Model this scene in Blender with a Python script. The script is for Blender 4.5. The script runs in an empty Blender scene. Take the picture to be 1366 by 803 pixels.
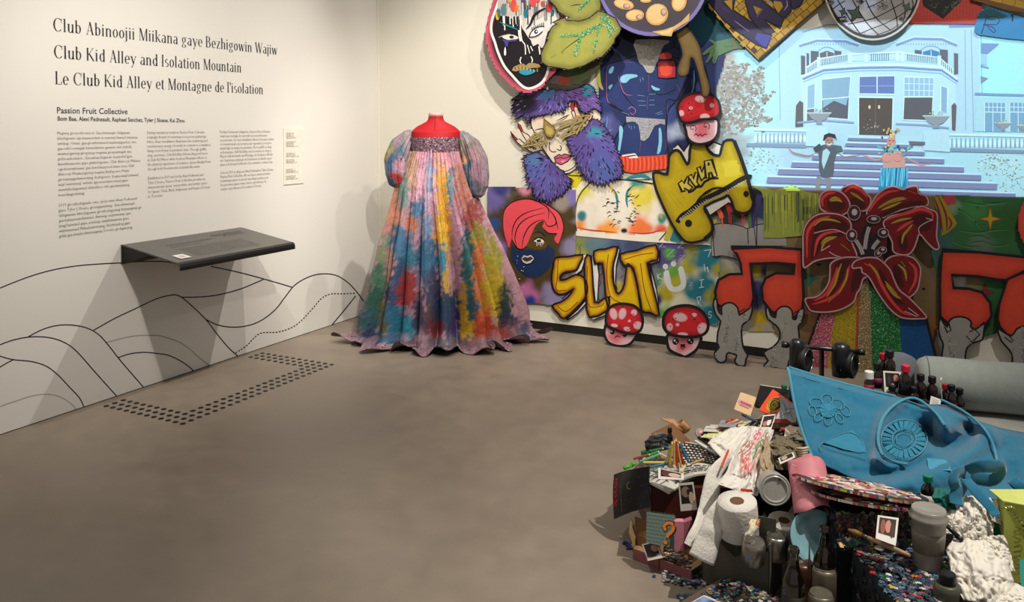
import bpy, bmesh, math, random
from mathutils import Vector, Matrix, noise
from mathutils.geometry import tessellate_polygon
S = bpy.context.scene
COL = S.collection
R = math.radians
# ---------------- camera ----------------
F, CX, PY, YAW, PITCH, H = 1100., 683., 201., R(27), R(1.7), 1.37
CAMP = Vector((3.6667, -5.0056, H))
FW = Vector((-math.sin(YAW)*math.cos(PITCH), math.cos(YAW)*math.cos(PITCH), -math.sin(PITCH)))
RT = Vector((math.cos(YAW), math.sin(YAW), 0)); UP = RT.cross(FW)
cd = bpy.data.cameras.new('camera'); cam = bpy.data.objects.new('camera', cd); COL.objects.link(cam)
cd.sensor_width = 36; cd.sensor_fit = 'HORIZONTAL'; cd.lens = 36*F/1366; cd.clip_start = .05
cd.shift_x = 0; cd.shift_y = -(401.5-PY)/1366
cam.matrix_world = Matrix.Translation(CAMP) @ Matrix((RT, UP, -FW)).transposed().to_4x4()
S.camera = cam
# ---------------- light ----------------
w = bpy.data.worlds.new('world'); S.world = w; w.use_nodes = True
w.node_tree.nodes['Background'].inputs[0].default_value = (1.0, .95, .89, 1)
w.node_tree.nodes['Background'].inputs[1].default_value = .12
def spot(name, loc, tgt, power, size=70, blend=.6, rad=.03, col=(1, .925, .83)):
    l = bpy.data.lights.new(name, 'SPOT'); l.energy = power; l.spot_size = R(size); l.spot_blend = blend
    l.shadow_soft_size = rad; l.color = col
    o = bpy.data.objects.new(name, l); COL.objects.link(o); o.location = loc
    o.rotation_euler = (Vector(tgt)-Vector(loc)).to_track_quat('-Z', 'Y').to_euler(); return o
spot('spotlight', (1.75, -.58, 3.0), (0, -1.75, 1.2), 84, 74, 1, .02)
spot('spotlight', (1.55, -2.87, 2.6), (0, -2.2, 1.25), 58, 74, 1, .02)
spot('spotlight', (3.2, -3.3, 2.95), (1.0, -.3, .95), 175, 42, .6, .025)
spot('spotlight', (2.25, -1.55, 3.7), (1.35, 0, 1.15), 150, 85, .9, .03)
spot('spotlight', (4.6, -2.3, 3.9), (2.8, 0, 1.1), 115, 80, .9, .03)
spot('spotlight', (4.5, -2.7, 3.5), (3.25, -2.5, .2), 230, 46, .8, .03)
spot('spotlight', (1.9, -3.2, 3.9), (1.6, -2.6, 0), 66, 100, 1, .12)  # general light added to lift the dark left floor
vs = S.view_settings; vs.view_transform = 'Standard'; vs.look = 'None'; vs.gamma = 1; vs.use_curve_mapping = False
vs.exposure = 0.95
# ---------------- helpers ----------------
def ray(x, y): return FW + RT*((x-CX)/F) + UP*((PY-y)/F)
def atz(x, y, z=0.):
    d = ray(x, y); return CAMP + d*((z-H)/d.z)
def atx(x, y, X=0.):
    d = ray(x, y); return CAMP + d*((X-CAMP.x)/d.x)
def aty(x, y, Y=0.):
    d = ray(x, y); return CAMP + d*((Y-CAMP.y)/d.y)
def atd(x, y, d): return CAMP + ray(x, y)*d
def lin(h):
    if not isinstance(h, str): return tuple(h)[:3]
    c = [int(h[i:i+2], 16)/255 for i in (0, 2, 4)]
    return tuple(v/12.92 if v <= .04045 else ((v+.055)/1.055)**2.4 for v in c)
def mix(a, b, t):
    t = max(0, min(1, t)); return tuple(a[i]*(1-t)+b[i]*t for i in range(3))
MC = {}
def mat(name, hexc='808080', rough=.6, metal=0., spec=.4, noise_amt=.06, nscale=30, bump=0., bscale=60, emit=0, alpha=1, trans=0, vcol=False, sheen=0):
    if name in MC: return MC[name]
    m = bpy.data.materials.new(name); m.use_nodes = True; nt = m.node_tree; N = nt.nodes; L = nt.links
    b = N['Principled BSDF']; c = lin(hexc)
    b.inputs['Roughness'].default_value = rough; b.inputs['Metallic'].default_value = metal
    b.inputs['Specular IOR Level'].default_value = spec
    tc = N.new('ShaderNodeTexCoord'); nz = N.new('ShaderNodeTexNoise'); nz.inputs['Scale'].default_value = nscale; nz.inputs['Detail'].default_value = 4
    L.new(tc.outputs['Object'], nz.inputs['Vector'])
    mr = N.new('ShaderNodeMapRange'); mr.inputs['To Min'].default_value = 1-noise_amt; mr.inputs['To Max'].default_value = 1+noise_amt
    mr.inputs['From Min'].default_value = .3; mr.inputs['From Max'].default_value = .7
    L.new(nz.outputs[0], mr.inputs['Value'])
    mx = N.new('ShaderNodeVectorMath'); mx.operation = 'SCALE'; L.new(mr.outputs[0], mx.inputs['Scale'])
    if vcol:
        at = N.new('ShaderNodeAttribute'); at.attribute_name = 'Col'; L.new(at.outputs['Color'], mx.inputs[0])
    else: mx.inputs[0].default_value = c
    L.new(mx.outputs[0], b.inputs['Base Color'])
    if emit:
        b.inputs['Emission Strength'].default_value = emit; L.new(mx.outputs[0], b.inputs['Emission Color'])
    if bump:
        n2 = N.new('ShaderNodeTexNoise'); n2.inputs['Scale'].default_value = bscale; n2.inputs['Detail'].default_value = 5
        L.new(tc.outputs['Object'], n2.inputs['Vector'])
        bp = N.new('ShaderNodeBump'); bp.inputs['Strength'].default_value = bump; bp.inputs['Distance'].default_value = .01
        L.new(n2.outputs[0], bp.inputs['Height']); L.new(bp.outputs[0], b.inputs['Normal'])
    if alpha < 1: b.inputs['Alpha'].default_value = alpha
    if trans: b.inputs['Transmission Weight'].default_value = trans
    if sheen: b.inputs['Sheen Weight'].default_value = sheen
    MC[name] = m; return m
PAINT = mat('acrylic_paint', rough=.5, vcol=True, noise_amt=.07, nscale=14, bump=.08, bscale=80)
PRINT = mat('printed_paper', rough=.6, vcol=True, noise_amt=.03, nscale=40)
GLITTER = mat('glitter_paint', rough=.35, vcol=True, noise_amt=.0, spec=.7, bump=.5, bscale=300)
CLOTHV = mat('painted_taffeta', rough=.55, vcol=True, noise_amt=.14, nscale=22, bump=.25, bscale=60)
class MB:
    def __init__(s): s.v = []; s.f = []; s.c = []
    def add(s, v, f, c=(.5, .5, .5)):
        o = len(s.v); s.v += [Vector(p) for p in v]; s.f += [tuple(i+o for i in q) for q in f]
        if isinstance(c, list) and c and not isinstance(c[0], (int, float)): s.c += [lin(q) for q in c]
        else: s.c += [lin(c)]*len(v)
        return s
    def xf(s, M):
        s.v = [M @ p for p in s.v]; return s
    def join(s, o):
        k = len(s.v); s.v += o.v; s.f += [tuple(i+k for i in q) for q in o.f]; s.c += o.c; return s
ORG = {}
def mesh(name, mb, m, smooth=False, org=Vector((0, 0, 0))):
    me = bpy.data.meshes.new(name); me.from_pydata([p-org for p in mb.v], [], mb.f)
    me.materials.append(m)
    a = me.color_attributes.new('Col', 'FLOAT_COLOR', 'POINT')
    fl = []
    for c in mb.c: fl += [c[0], c[1], c[2], 1]
    a.data.foreach_set('color', fl)
    if smooth: me.polygons.foreach_set('use_smooth', [len(p.vertices) < 5 for p in me.polygons])
    me.validate(); me.update(); return me
def tag(o, label=None, cat=None, group=None, kind=None):
    for k, v in (('label', label), ('category', cat), ('group', group), ('kind', kind)):
        if v: o[k] = v
    return o
def obj(name, mb, m, parent=None, smooth=False, label=None, cat=None, group=None, kind=None, org=None, local=False):
    """world-space mesh; shifted to its own origin (top level) or to the root thing's origin (part)"""
    if parent is not None: org = Vector((0, 0, 0)) if local else ORG.get(parent.name, Vector((0, 0, 0)))
    elif org is None:
        if local: org = Vector((0, 0, 0))
        else:
            lo = [min(p[i] for p in mb.v) for i in range(3)]; hi = [max(p[i] for p in mb.v) for i in range(3)]
            org = Vector(((lo[0]+hi[0])/2, (lo[1]+hi[1])/2, lo[2]))
    o = bpy.data.objects.new(name, mesh(name, mb, m, smooth, org)); COL.objects.link(o)
    if parent is not None: o.parent = parent
    else: o.location = org
    ORG[o.name] = org
    return tag(o, label, cat, group, kind)
def thing(name, label, cat, loc=(0, 0, 0), group=None):
    o = bpy.data.objects.new(name, None); COL.objects.link(o); o.location = loc; o.empty_display_size = .05
    ORG[o.name] = Vector(loc); return tag(o, label, cat, group)
def dup(root, label=None, group=None):
    c = root.copy(); COL.objects.link(c)
    if label: c['label'] = label
    if group: c['group'] = group
    for ch in list(root.children):
        k = ch.copy(); COL.objects.link(k); k.parent = c
        for g in list(ch.children):
            q = g.copy(); COL.objects.link(q); q.parent = k
    return c
# ---- solids ----
def box(x0, x1, y0, y1, z0, z1, c='808080', mb=None):
    mb = mb or MB()
    return mb.add([(x0, y0, z0), (x1, y0, z0), (x1, y1, z0), (x0, y1, z0), (x0, y0, z1), (x1, y0, z1), (x1, y1, z1), (x0, y1, z1)],
                  [(0, 3, 2, 1), (4, 5, 6, 7), (0, 1, 5, 4), (1, 2, 6, 5), (2, 3, 7, 6), (3, 0, 4, 7)], c)
def lathe(prof, n=24, c='808080', mb=None, cols=None):
    mb = mb or MB(); v = []; f = []; cc = []
    for i, (r, z) in enumerate(prof):
        for k in range(n):
            a = 2*math.pi*k/n; v.append((r*math.cos(a), r*math.sin(a), z)); cc.append(cols[i] if cols else c)
    for i in range(len(prof)-1):
        for k in range(n):
            k2 = (k+1) % n; f.append((i*n+k, i*n+k2, (i+1)*n+k2, (i+1)*n+k))
    if prof[0][0] > 1e-4: f.append(tuple(reversed(range(n))))
    if prof[-1][0] > 1e-4: f.append(tuple((len(prof)-1)*n+k for k in range(n)))
    return mb.add(v, f, cc)
def tube(pts, r, n=8, c='808080', mb=None, taper=None):
    mb = mb or MB(); pts = [Vector(p) for p in pts]; v = []; f = []
    for i, p in enumerate(pts):
        t = (pts[min(i+1, len(pts)-1)]-pts[max(i-1, 0)]).normalized()
        a = t.cross(Vector((0, 0, 1)) if abs(t.z) < .9 else Vector((1, 0, 0))).normalized(); b = t.cross(a)
        rr = r if taper is None else r*taper[i]
        for k in range(n):
            q = 2*math.pi*k/n; v.append(p + a*(rr*math.cos(q)) + b*(rr*math.sin(q)))
    for i in range(len(pts)-1):
        for k in range(n):
            k2 = (k+1) % n; f.append((i*n+k, i*n+k2, (i+1)*n+k2, (i+1)*n+k))
    f.append(tuple(reversed(range(n)))); f.append(tuple((len(pts)-1)*n+k for k in range(n)))
    return mb.add(v, f, c)
def grid(fn, nu, nv, c='808080', mb=None, thick=0, colfn=None):
    """fn(u,v)->point, optional thickness"""
    mb = mb or MB(); v = []; f = []; cc = []
    for j in range(nv+1):
        for i in range(nu+1):
            v.append(Vector(fn(i/nu, j/nv))); cc.append(colfn(i/nu, j/nv) if colfn else c)
    W = nu+1
    for j in range(nv):
        for i in range(nu): f.append((j*W+i, j*W+i+1, (j+1)*W+i+1, (j+1)*W+i))
    if thick:
        nr = [Vector() for _ in v]
        for q in f:
            n = (v[q[1]]-v[q[0]]).cross(v[q[3]]-v[q[0]])
            for i in q: nr[i] += n
        k = len(v); v += [p - (n.normalized()*thick if n.length > 0 else n) for p, n in zip(v[:k], nr)]; cc += cc[:k]
        ff = list(f)
        for q in ff: f.append(tuple(i+k for i in reversed(q)))
        rim = [i for i in range(W)] + [j*W+nu for j in range(1, nv+1)] + [nv*W+i for i in range(nu-1, -1, -1)] + [j*W for j in range(nv-1, 0, -1)]
        for a, b in zip(rim, rim[1:]+rim[:1]): f.append((a, a+k, b+k, b))
    return mb.add(v, f, cc)
# ---- 2D: smooth curves and flat painting on a plane ----
def sm(pts, n=4, closed=False):
    P = [Vector((p[0], p[1])) for p in pts]; out = []; m = len(P)
    if m < 3: return P
    rng = range(m) if closed else range(m-1)
    for i in rng:
        p0 = P[(i-1) % m] if closed else P[max(i-1, 0)]; p1 = P[i]; p2 = P[(i+1) % m]; p3 = P[(i+2) % m] if closed else P[min(i+2, m-1)]
        for k in range(n):
            t = k/n; out.append(.5*((2*p1)+(p2-p0)*t+(2*p0-5*p1+4*p2-p3)*t*t+(3*p1-p0-3*p2+p3)*t**3))
    if not closed: out.append(P[-1])
    return out
def zc(x0, y0, s):
    """read points off a magnified crop: crop pixel -> photo pixel"""
    return lambda pts: [(x0+p[0]/s, y0+p[1]/s) for p in (pts if not isinstance(pts, str) else P2(pts))]
def P2(s):
    a = [float(t) for t in s.replace(',', ' ').split()]; return list(zip(a[::2], a[1::2]))
def inside(p, poly):
    x, y = p; c = False; j = len(poly)-1
    for i in range(len(poly)):
        xi, yi = poly[i][0], poly[i][1]; xj, yj = poly[j][0], poly[j][1]
        if (yi > y) != (yj > y) and x < (xj-xi)*(y-yi)/(yj-yi)+xi: c = not c
        j = i
    return c
class Art:
    """paint laid in thin coats on a flat panel; coordinates are photo pixels carried onto the panel's plane"""
    def __init__(s, plane, off, step=.00006):
        s.pl = plane; s.off = off; s.step = step; s.k = 0; s.mb = MB()
    def at(s, p, d):
        if s.pl == 'back': q = aty(p[0], p[1], -s.off); q.y -= d
        elif s.pl == 'left': q = atx(p[0], p[1], s.off); q.x += d
        else: q = s.pl(p[0], p[1], d)
        return q
    def nxt(s): s.k += 1; return (s.k+random.uniform(-.42, .42))*s.step
    def poly(s, pts, c, smooth=0, holes=None, closed=True):
        d = s.nxt(); pts = sm(pts, smooth, True) if smooth else [Vector((p[0], p[1])) for p in pts]
        loops = [pts] + ([[Vector((p[0], p[1])) for p in h] for h in holes] if holes else [])
        T = tessellate_polygon([[Vector((p.x, p.y, 0)) for p in l] for l in loops])
        flat = [p for l in loops for p in l]
        col = [c(p.x, p.y) for p in flat] if callable(c) else c
        f = []
        for t in T:
            a, b, e = (flat[i] for i in t); ar = (b-a).cross(e-a)
            if abs(ar) < 1e-9: continue
            f.append(tuple(t) if ar < 0 else tuple(reversed(t)))
        s.mb.add([s.at(p, d) for p in flat], f, col); return s
    def line(s, pts, w, c, smooth=3, closed=False, w2=None, taper=False):
        d = s.nxt(); P = sm(pts, smooth, closed) if smooth and len(pts) > 2 else [Vector((p[0], p[1])) for p in pts]
        n = len(P); v = []; f = []
        for i, p in enumerate(P):
            a = P[(i-1) % n] if closed else P[max(i-1, 0)]; b = P[(i+1) % n] if closed else P[min(i+1, n-1)]
            t = (b-a); t = t.normalized() if t.length > 1e-6 else Vector((1, 0)); nn = Vector((-t.y, t.x))
            t1 = (p-a).normalized() if (p-a).length > 1e-6 else t
            cs = max(.55, abs(t1.dot(t)))
            ww = w if w2 is None else w+(w2-w)*i/max(1, n-1)
            if taper: ww *= .25+.75*math.sin(math.pi*i/max(1, n-1))
            v += [s.at(p+nn*ww/2/cs, d), s.at(p-nn*ww/2/cs, d)]
        for i in range(n if closed else n-1):
            j = (i+1) % n; f.append((2*i, 2*j, 2*j+1, 2*i+1))
        s.mb.add(v, f, c); return s
    def oval(s, x, y, rx, ry, c, rot=0, n=16):
        a = R(rot); pts = []
        for k in range(n):
            q = 2*math.pi*k/n; u, v = rx*math.cos(q), ry*math.sin(q); pts.append((x+u*math.cos(a)-v*math.sin(a), y+u*math.sin(a)+v*math.cos(a)))
        return s.poly(pts, c)
    def dots(s, pts, r, c, n=5):
        d = s.nxt()
        for x, y in pts:
            rr = r*random.uniform(.6, 1.3); a0 = random.random()*6; cc = random.choice(c) if isinstance(c, list) else c
            s.mb.add([s.at((x+rr*math.cos(a0-2*math.pi*k/n), y+rr*math.sin(a0-2*math.pi*k/n)), d) for k in range(n)], [tuple(range(n))], cc)
        return s
    def spray(s, pts, fn, step=3, clip=None):
        """soft colour field: little cells with blended vertex colours, inside an outline"""
        d = s.nxt(); pts = [(p[0], p[1]) for p in pts]
        x0 = min(p[0] for p in pts); x1 = max(p[0] for p in pts); y0 = min(p[1] for p in pts); y1 = max(p[1] for p in pts)
        nx = max(1, int((x1-x0)/step+.99)); ny = max(1, int((y1-y0)/step+.99)); idx = {}; v = []; f = []; cc = []
        def g(i, j):
            if (i, j) not in idx:
                x = x0+(x1-x0)*i/nx; y = y0+(y1-y0)*j/ny; idx[(i, j)] = len(v); v.append(s.at((x, y), d)); cc.append(fn(x, y))
            return idx[(i, j)]
        for j in range(ny):
            for i in range(nx):
                if inside((x0+(x1-x0)*(i+.5)/nx, y0+(y1-y0)*(j+.5)/ny), pts):
                    f.append((g(i, j), g(i, j+1), g(i+1, j+1), g(i+1, j)))
        s.mb.add(v, f, cc); return s
    def done(s, name, parent, m=None, **k): return obj(name, s.mb, m or PAINT, parent, **k)
def blobs(base, L):
    """colour field: base plus soft spots (x,y,r,colour[,strength])"""
    base = lin(base); L = [(b[0], b[1], b[2], lin(b[3]), b[4] if len(b) > 4 else 1) for b in L]
    def fn(x, y):
        c = base; n = noise.noise(Vector((x*.09, y*.09, 1)))*.35
        for bx, by, r, col, st in L:
            q = math.hypot(x-bx, y-by)/(r*1.12)+n*.8
            if q < 1: c = mix(c, col, st*min(1, 1.9*(1-q)))
        return c
    return fn
def board(name, pts, off, thick, edge, face, parent, smooth=0, holes=None, m=None):
    """flat cut-out panel: front at the given stand-off from the back wall, real thickness behind it"""
    P = sm(pts, smooth, True) if smooth else [Vector((p[0], p[1])) for p in pts]
    loops = [P]+([[Vector((p[0], p[1])) for p in h] for h in holes] if holes else [])
    T = tessellate_polygon([[Vector((p.x, p.y, 0)) for p in l] for l in loops]); flat = [p for l in loops for p in l]
    mb = MB(); fr = [aty(p.x, p.y, -off) for p in flat]; bk = [q+Vector((0, thick, 0)) for q in fr]; n = len(flat)
    f = []
    for t in T:
        a, b, e = (flat[i] for i in t); ar = (b-a).cross(e-a)
        if abs(ar) > 1e-9: f.append(tuple(t) if ar < 0 else tuple(reversed(t)))
    mb.add(fr, f, face)
    mb.add(bk, [tuple(reversed(t)) for t in f], edge)
    o = 0
    for l in loops:
        k = len(l)
        for i in range(k):
            j = (i+1) % k; mb.add([fr[o+i], fr[o+j], bk[o+j], bk[o+i]], [(0, 1, 2, 3)], edge)
        o += k
    return obj(name, mb, m or PAINT, parent)
def spacers(parent, pts, off, thick):
    """blocks that hold a panel off the wall"""
    for (x, y) in pts:
        q = aty(x, y, -off+thick); obj('spacer', box(q.x-.03, q.x+.03, q.y+.0005, -.0008, q.z-.03, q.z+.03, '7a6a50'), mat('pine_block', '7a6a50'), parent)
def textmesh(txt, width=None, height=None, M=None, res=1, spacing=1.0, lines=1, bold=0, align='LEFT'):
    cu = bpy.data.curves.new('t', 'FONT'); cu.body = txt; cu.size = 1; cu.resolution_u = res; cu.space_line = spacing; cu.offset = bold; cu.align_x = align
    o = bpy.data.objects.new('t', cu); COL.objects.link(o)
    dg = bpy.context.evaluated_depsgraph_get(); me = bpy.data.meshes.new_from_object(o.evaluated_get(dg))
    bpy.data.objects.remove(o); bpy.data.curves.remove(cu)
    vs_ = [v.co.copy() for v in me.vertices]; fs = [tuple(p.vertices) for p in me.polygons]; bpy.data.meshes.remove(me)
    return vs_, fs
# ================= room =================
def struct(name, mb, m, parent=None):
    o = obj(name, mb, m, parent, local=True)
    if parent is None: o['kind'] = 'structure'
    return o
def wall_mat(name, hexc):
    m = mat(name, hexc, rough=.75, spec=.25, noise_amt=.018, nscale=1.2, bump=.03, bscale=140); return m
WM = wall_mat('matte_wall_paint', 'dedbd5'); WM2 = wall_mat('matte_wall_paint_back', 'e4e1d3')
def floor_mat():
    m = bpy.data.materials.new('polished_concrete'); m.use_nodes = True; N = m.node_tree.nodes; L = m.node_tree.links; b = N['Principled BSDF']
    tc = N.new('ShaderNodeTexCoord')
    def nz(sc, det, dist=0):
        n = N.new('ShaderNodeTexNoise'); n.inputs['Scale'].default_value = sc; n.inputs['Detail'].default_value = det; n.inputs['Distortion'].default_value = dist; L.new(tc.outputs['Object'], n.inputs['Vector']); return n
    a = nz(.9, 5, .6); c = nz(9, 8, .3); f = nz(120, 4)
    r = N.new('ShaderNodeValToRGB'); r.color_ramp.elements[0].position = .3; r.color_ramp.elements[1].position = .72
    r.color_ramp.elements[0].color = (*lin('7a6e62'), 1); r.color_ramp.elements[1].color = (*lin('918577'), 1)
    L.new(a.outputs[0], r.inputs[0])
    mx = N.new('ShaderNodeMix'); mx.data_type = 'RGBA'; mx.blend_type = 'OVERLAY'; mx.inputs[0].default_value = .22
    L.new(r.outputs[0], mx.inputs[6]); L.new(c.outputs[0], mx.inputs[7]); L.new(mx.outputs[2], b.inputs['Base Color'])
    mr = N.new('ShaderNodeMapRange'); mr.inputs['To Min'].default_value = .32; mr.inputs['To Max'].default_value = .6; L.new(c.outputs[0], mr.inputs[0]); L.new(mr.outputs[0], b.inputs['Roughness'])
    b.inputs['Specular IOR Level'].default_value = .35
    bp = N.new('ShaderNodeBump'); bp.inputs['Strength'].default_value = .05; L.new(f.outputs[0], bp.inputs['Height']); L.new(bp.outputs[0], b.inputs['Normal'])
    return m
struct('floor', box(-.3, 8, -9, .3, -.12, 0), floor_mat())
struct('wall_left', box(-.2, 0, -9, .22, .004, 4.3), WM)
DK = mat('black_kick', '1a1917', rough=.7)
struct('baseboard_left', box(-.2, -.001, -9, 0, 0, .004), DK)
struct('wall_back', box(0, 8, 0, .2, .055, 4.3), WM2)
struct('baseboard_back', box(0, 8, .004, .2, 0, .055), DK)
# corner trim strip
struct('trim_corner', box(0, .012, -.012, 0, .055, 4.3), WM2)
# ================= left wall: text =================
INK = mat('black_vinyl', '23232b', rough=.5, noise_amt=.02)
INK2 = mat('grey_vinyl_text', '5f5b56', rough=.5, noise_amt=.02)
def wall_text(txt, p0, p1, h_px, m, name, parent, res=2, serif=False, bold=0, fitw=True, step=.0015):
    """one text line: p0 baseline start, p1 baseline end (photo pixels) -> wall plane, h cap height in pixels"""
    A = atx(*p0); B = atx(*p1); T = atx(p0[0], p0[1]-h_px)
    v, f = (serif_text(txt) if serif else textmesh(txt, res=res, bold=bold))
    if not v: return None
    x0 = min(q.x for q in v); x1 = max(q.x for q in v); hc = T.z-A.z
    capv = 1.0 if serif else .73
    sx = (B.y-A.y)/(x1-x0); sz = hc/capv
    mb = MB(); mb.add([Vector((step, A.y+(q.x-x0)*sx, A.z+(B.z-A.z)*((q.x-x0)/(x1-x0))+q.y*sz)) for q in v], f, '202020')
    return obj(name, mb, m, parent)
# -- a small high-contrast condensed serif alphabet, drawn stroke by stroke (cap height 1) --
XH = .66; TK = .085; TN = .028
class G:
    def __init__(s): s.v = []; s.f = []
    def q(s, pts):
        o = len(s.v); s.v += [Vector((p[0], p[1], 0)) for p in pts]; s.f.append(tuple(range(o, o+len(pts))))
    def st(s, x0, y0, x1, y1, w):
        """stroke with horizontally cut ends"""
        s.q([(x0-w/2, y0), (x0+w/2, y0), (x1+w/2, y1), (x1-w/2, y1)] if y1 > y0 else [(x1-w/2, y1), (x1+w/2, y1), (x0+w/2, y0), (x0-w/2, y0)])
    def hb(s, x0, x1, y, w=TN): s.q([(x0, y), (x1, y), (x1, y+w), (x0, y+w)])
    def sf(s, x, y, w=.13): s.hb(x-w/2, x+w/2, y if y < .3 else y-TN)
    def arc(s, cx, cy, rx, ry, a0, a1, tv=TK, th=TN, n=10):
        """elliptic arc, thick on the sides and thin top/bottom"""
        o = len(s.v)
        for k in range(n+1):
            a = R(a0+(a1-a0)*k/n); c, d = math.cos(a), math.sin(a)
            s.v += [Vector((cx+rx*c, cy+ry*d, 0)), Vector((cx+(rx-tv)*c, cy+(ry-th)*d, 0))]
        for k in range(n):
            i = o+2*k; s.f.append((i, i+2, i+3, i+1) if a1 > a0 else (i, i+1, i+3, i+2))
    def dot(s, x, y, r=.052): s.arc(x, y, r, r, 0, 360, r, r, 8)
def glyph(ch):
    g = G(); x = XH
    if ch in 'il1jkhbdt':
        pass
    if ch == 'C': g.arc(.30, .5, .27, .515, 48, 318, .09); g.st(.49, .66, .49, .98, TN); w = .56
    elif ch == 'l': g.st(.1, 0, .1, 1, TK); g.sf(.1, 0); g.hb(.02, .1, 1-TN); w = .22
    elif ch == 'i': g.st(.1, 0, .1, x, TK); g.sf(.1, 0); g.hb(.02, .1, x-TN); g.dot(.1, .86); w = .22
    elif ch == 'j': g.st(.1, -.12, .1, x, TK); g.arc(.02, -.12, .123, .13, 0, -110, TK, TN, 6); g.hb(.02, .1, x-TN); g.dot(.1, .86); w = .22
    elif ch == 'n' or ch == 'h' or ch == 'm':
        g.st(.1, 0, .1, 1 if ch == 'h' else x, TK); g.sf(.1, 0); g.hb(.02, .1, (1 if ch == 'h' else x)-TN)
        g.arc(.235, x-.2, .135, .2, 0, 150, TK, TN); g.st(.328, 0, .328, x-.19, TK); g.sf(.328, 0); w = .44
        if ch == 'm': g.arc(.46, x-.2, .135, .2, 0, 150, TK, TN); g.st(.553, 0, .553, x-.19, TK); g.sf(.553, 0); w = .66
    elif ch == 'u': g.st(.1, .17, .1, x, TK); g.arc(.2, .18, .143, .19, 180, 350, TK, TN); g.st(.33, 0, .33, x, TK); g.hb(.02, .1, x-TN); g.hb(.25, .33, x-TN); g.hb(.33, .41, 0); w = .43
    elif ch == 'b': g.st(.1, .02, .1, 1, TK); g.hb(.02, .1, 1-TN); g.arc(.21, x/2, .165, x/2+.01, -150, 150, TK, TN, 12); w = .42
    elif ch == 'd': g.st(.33, 0, .33, 1, TK); g.hb(.25, .33, 1-TN); g.hb(.33, .4, 0); g.arc(.215, x/2, .165, x/2+.01, 30, 330, TK, TN, 12); w = .43
    elif ch == 'o': g.arc(.2, x/2, .17, x/2+.012, 0, 360, TK, TN, 18); w = .4
    elif ch == 'e': g.arc(.2, x/2, .17, x/2+.012, 0, 315, TK, TN, 16); g.hb(.08, .34, x/2); w = .38
    elif ch == 'c': g.arc(.2, x/2, .17, x/2+.012, 45, 315, TK, TN, 14); w = .36
    elif ch == 'a': g.st(.3, .0, .3, x-.17, TK); g.arc(.2, x-.18, .143, .185, 0, 150, TK, TN); g.arc(.17, .18, .135, .19, 60, 350, TK*.9, TN, 12); g.hb(.3, .38, 0); w = .4
    elif ch == 'g': g.arc(.19, .43, .145, .235, 0, 360, TK*.9, TN, 14); g.arc(.19, -.1, .165, .14, 0, 360, TK*.8, TN, 14); g.st(.12, .06, .14, .2, TN*1.6); g.hb(.27, .4, x-.03, .04); w = .42
    elif ch == 'y': g.st(.24, .02, .08, x, TK); g.st(.14, -.26, .38, x, TN*1.2); g.sf(.08, x); g.sf(.37, x, .12); g.dot(.12, -.24, .045); w = .42
    elif ch == 'v': g.st(.2, 0, .08, x, TK); g.st(.2, 0, .34, x, TN); g.sf(.08, x); g.sf(.34, x, .1); w = .4
    elif ch == 'w': g.st(.18, 0, .07, x, TK); g.st(.18, 0, .29, x, TN); g.st(.4, 0, .29, x, TK); g.st(.4, 0, .52, x, TN); g.sf(.07, x); g.sf(.52, x, .1); w = .58
    elif ch == 'W': g.st(.24, 0, .09, 1, TK); g.st(.24, 0, .37, 1, TN); g.st(.52, 0, .37, 1, TK); g.st(.52, 0, .68, 1, TN); g.sf(.09, 1); g.sf(.68, 1, .12); w = .74
    elif ch == 'z': g.hb(.04, .34, x-TN); g.hb(.04, .34, 0); g.st(.08, 0, .3, x, TK); g.st(.33, 0, .33, .12, TN); w = .38
    elif ch == 'k' or ch == 'K':
        t = 1; x2 = x if ch == 'k' else 1
        g.st(.1, 0, .1, t, TK); g.sf(.1, 0); g.sf(.1, 1) if ch == 'K' else g.hb(.02, .1, 1-TN)
        g.st(.13, x2*.42, .34 if ch == 'k' else .42, x2, TN*1.1); g.st(.37 if ch == 'k' else .46, 0, .2, x2*.56, TK); g.sf(.37 if ch == 'k' else .46, 0, .12); g.sf(.34 if ch == 'k' else .42, x2, .13); w = .43 if ch == 'k' else .54
    elif ch == 'A': g.st(.08, 0, .26, 1, TN); g.st(.42, 0, .25, 1, TK); g.hb(.13, .36, .3); g.sf(.08, 0, .14); g.sf(.42, 0, .15); w = .51
    elif ch == 'M': g.st(.09, 0, .09, 1, TN); g.st(.32, 0, .12, 1, TK); g.st(.32, 0, .53, 1, TN); g.st(.54, 0, .54, 1, TK); g.sf(.09, 0, .12); g.sf(.54, 0, .15); g.hb(.02, .14, 1-TN); g.hb(.5, .62, 1-TN); w = .65
    elif ch == 'B': g.st(.1, 0, .1, 1, TK); g.hb(.02, .26, 0); g.hb(.02, .25, 1-TN); g.hb(.1, .26, .52); g.arc(.23, .76, .15, .24, -90, 90, TK, TN); g.arc(.24, .27, .18, .275, -90, 90, TK, TN); w = .47
    elif ch == 'L': g.st(.1, 0, .1, 1, TK); g.sf(.1, 1); g.hb(.02, .38, 0); g.st(.38, 0, .38, .24, TN); w = .42
    elif ch == 'I': g.st(.1, 0, .1, 1, TK); g.sf(.1, 0); g.sf(.1, 1); w = .22
    elif ch == 't': g.st(.12, .06, .12, .82, TK); g.hb(.02, .24, x-TN); g.arc(.2, .09, .12, .1, 180, 320, TK, TN, 5); w = .27
    elif ch == 's': g.arc(.165, x-.165, .12, .175, 45, 270, TK*.85, TN); g.arc(.175, .165, .13, .175, 90, -135, TK*.85, TN); w = .33
    elif ch == 'r': g.st(.1, 0, .1, x, TK); g.sf(.1, 0); g.arc(.22, x-.14, .11, .14, 60, 160, TK, TN); w = .3
    elif ch == "'": g.st(.07, .72, .07, 1, TK*.8); w = .13
    else: w = .22
    return g, w
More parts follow.
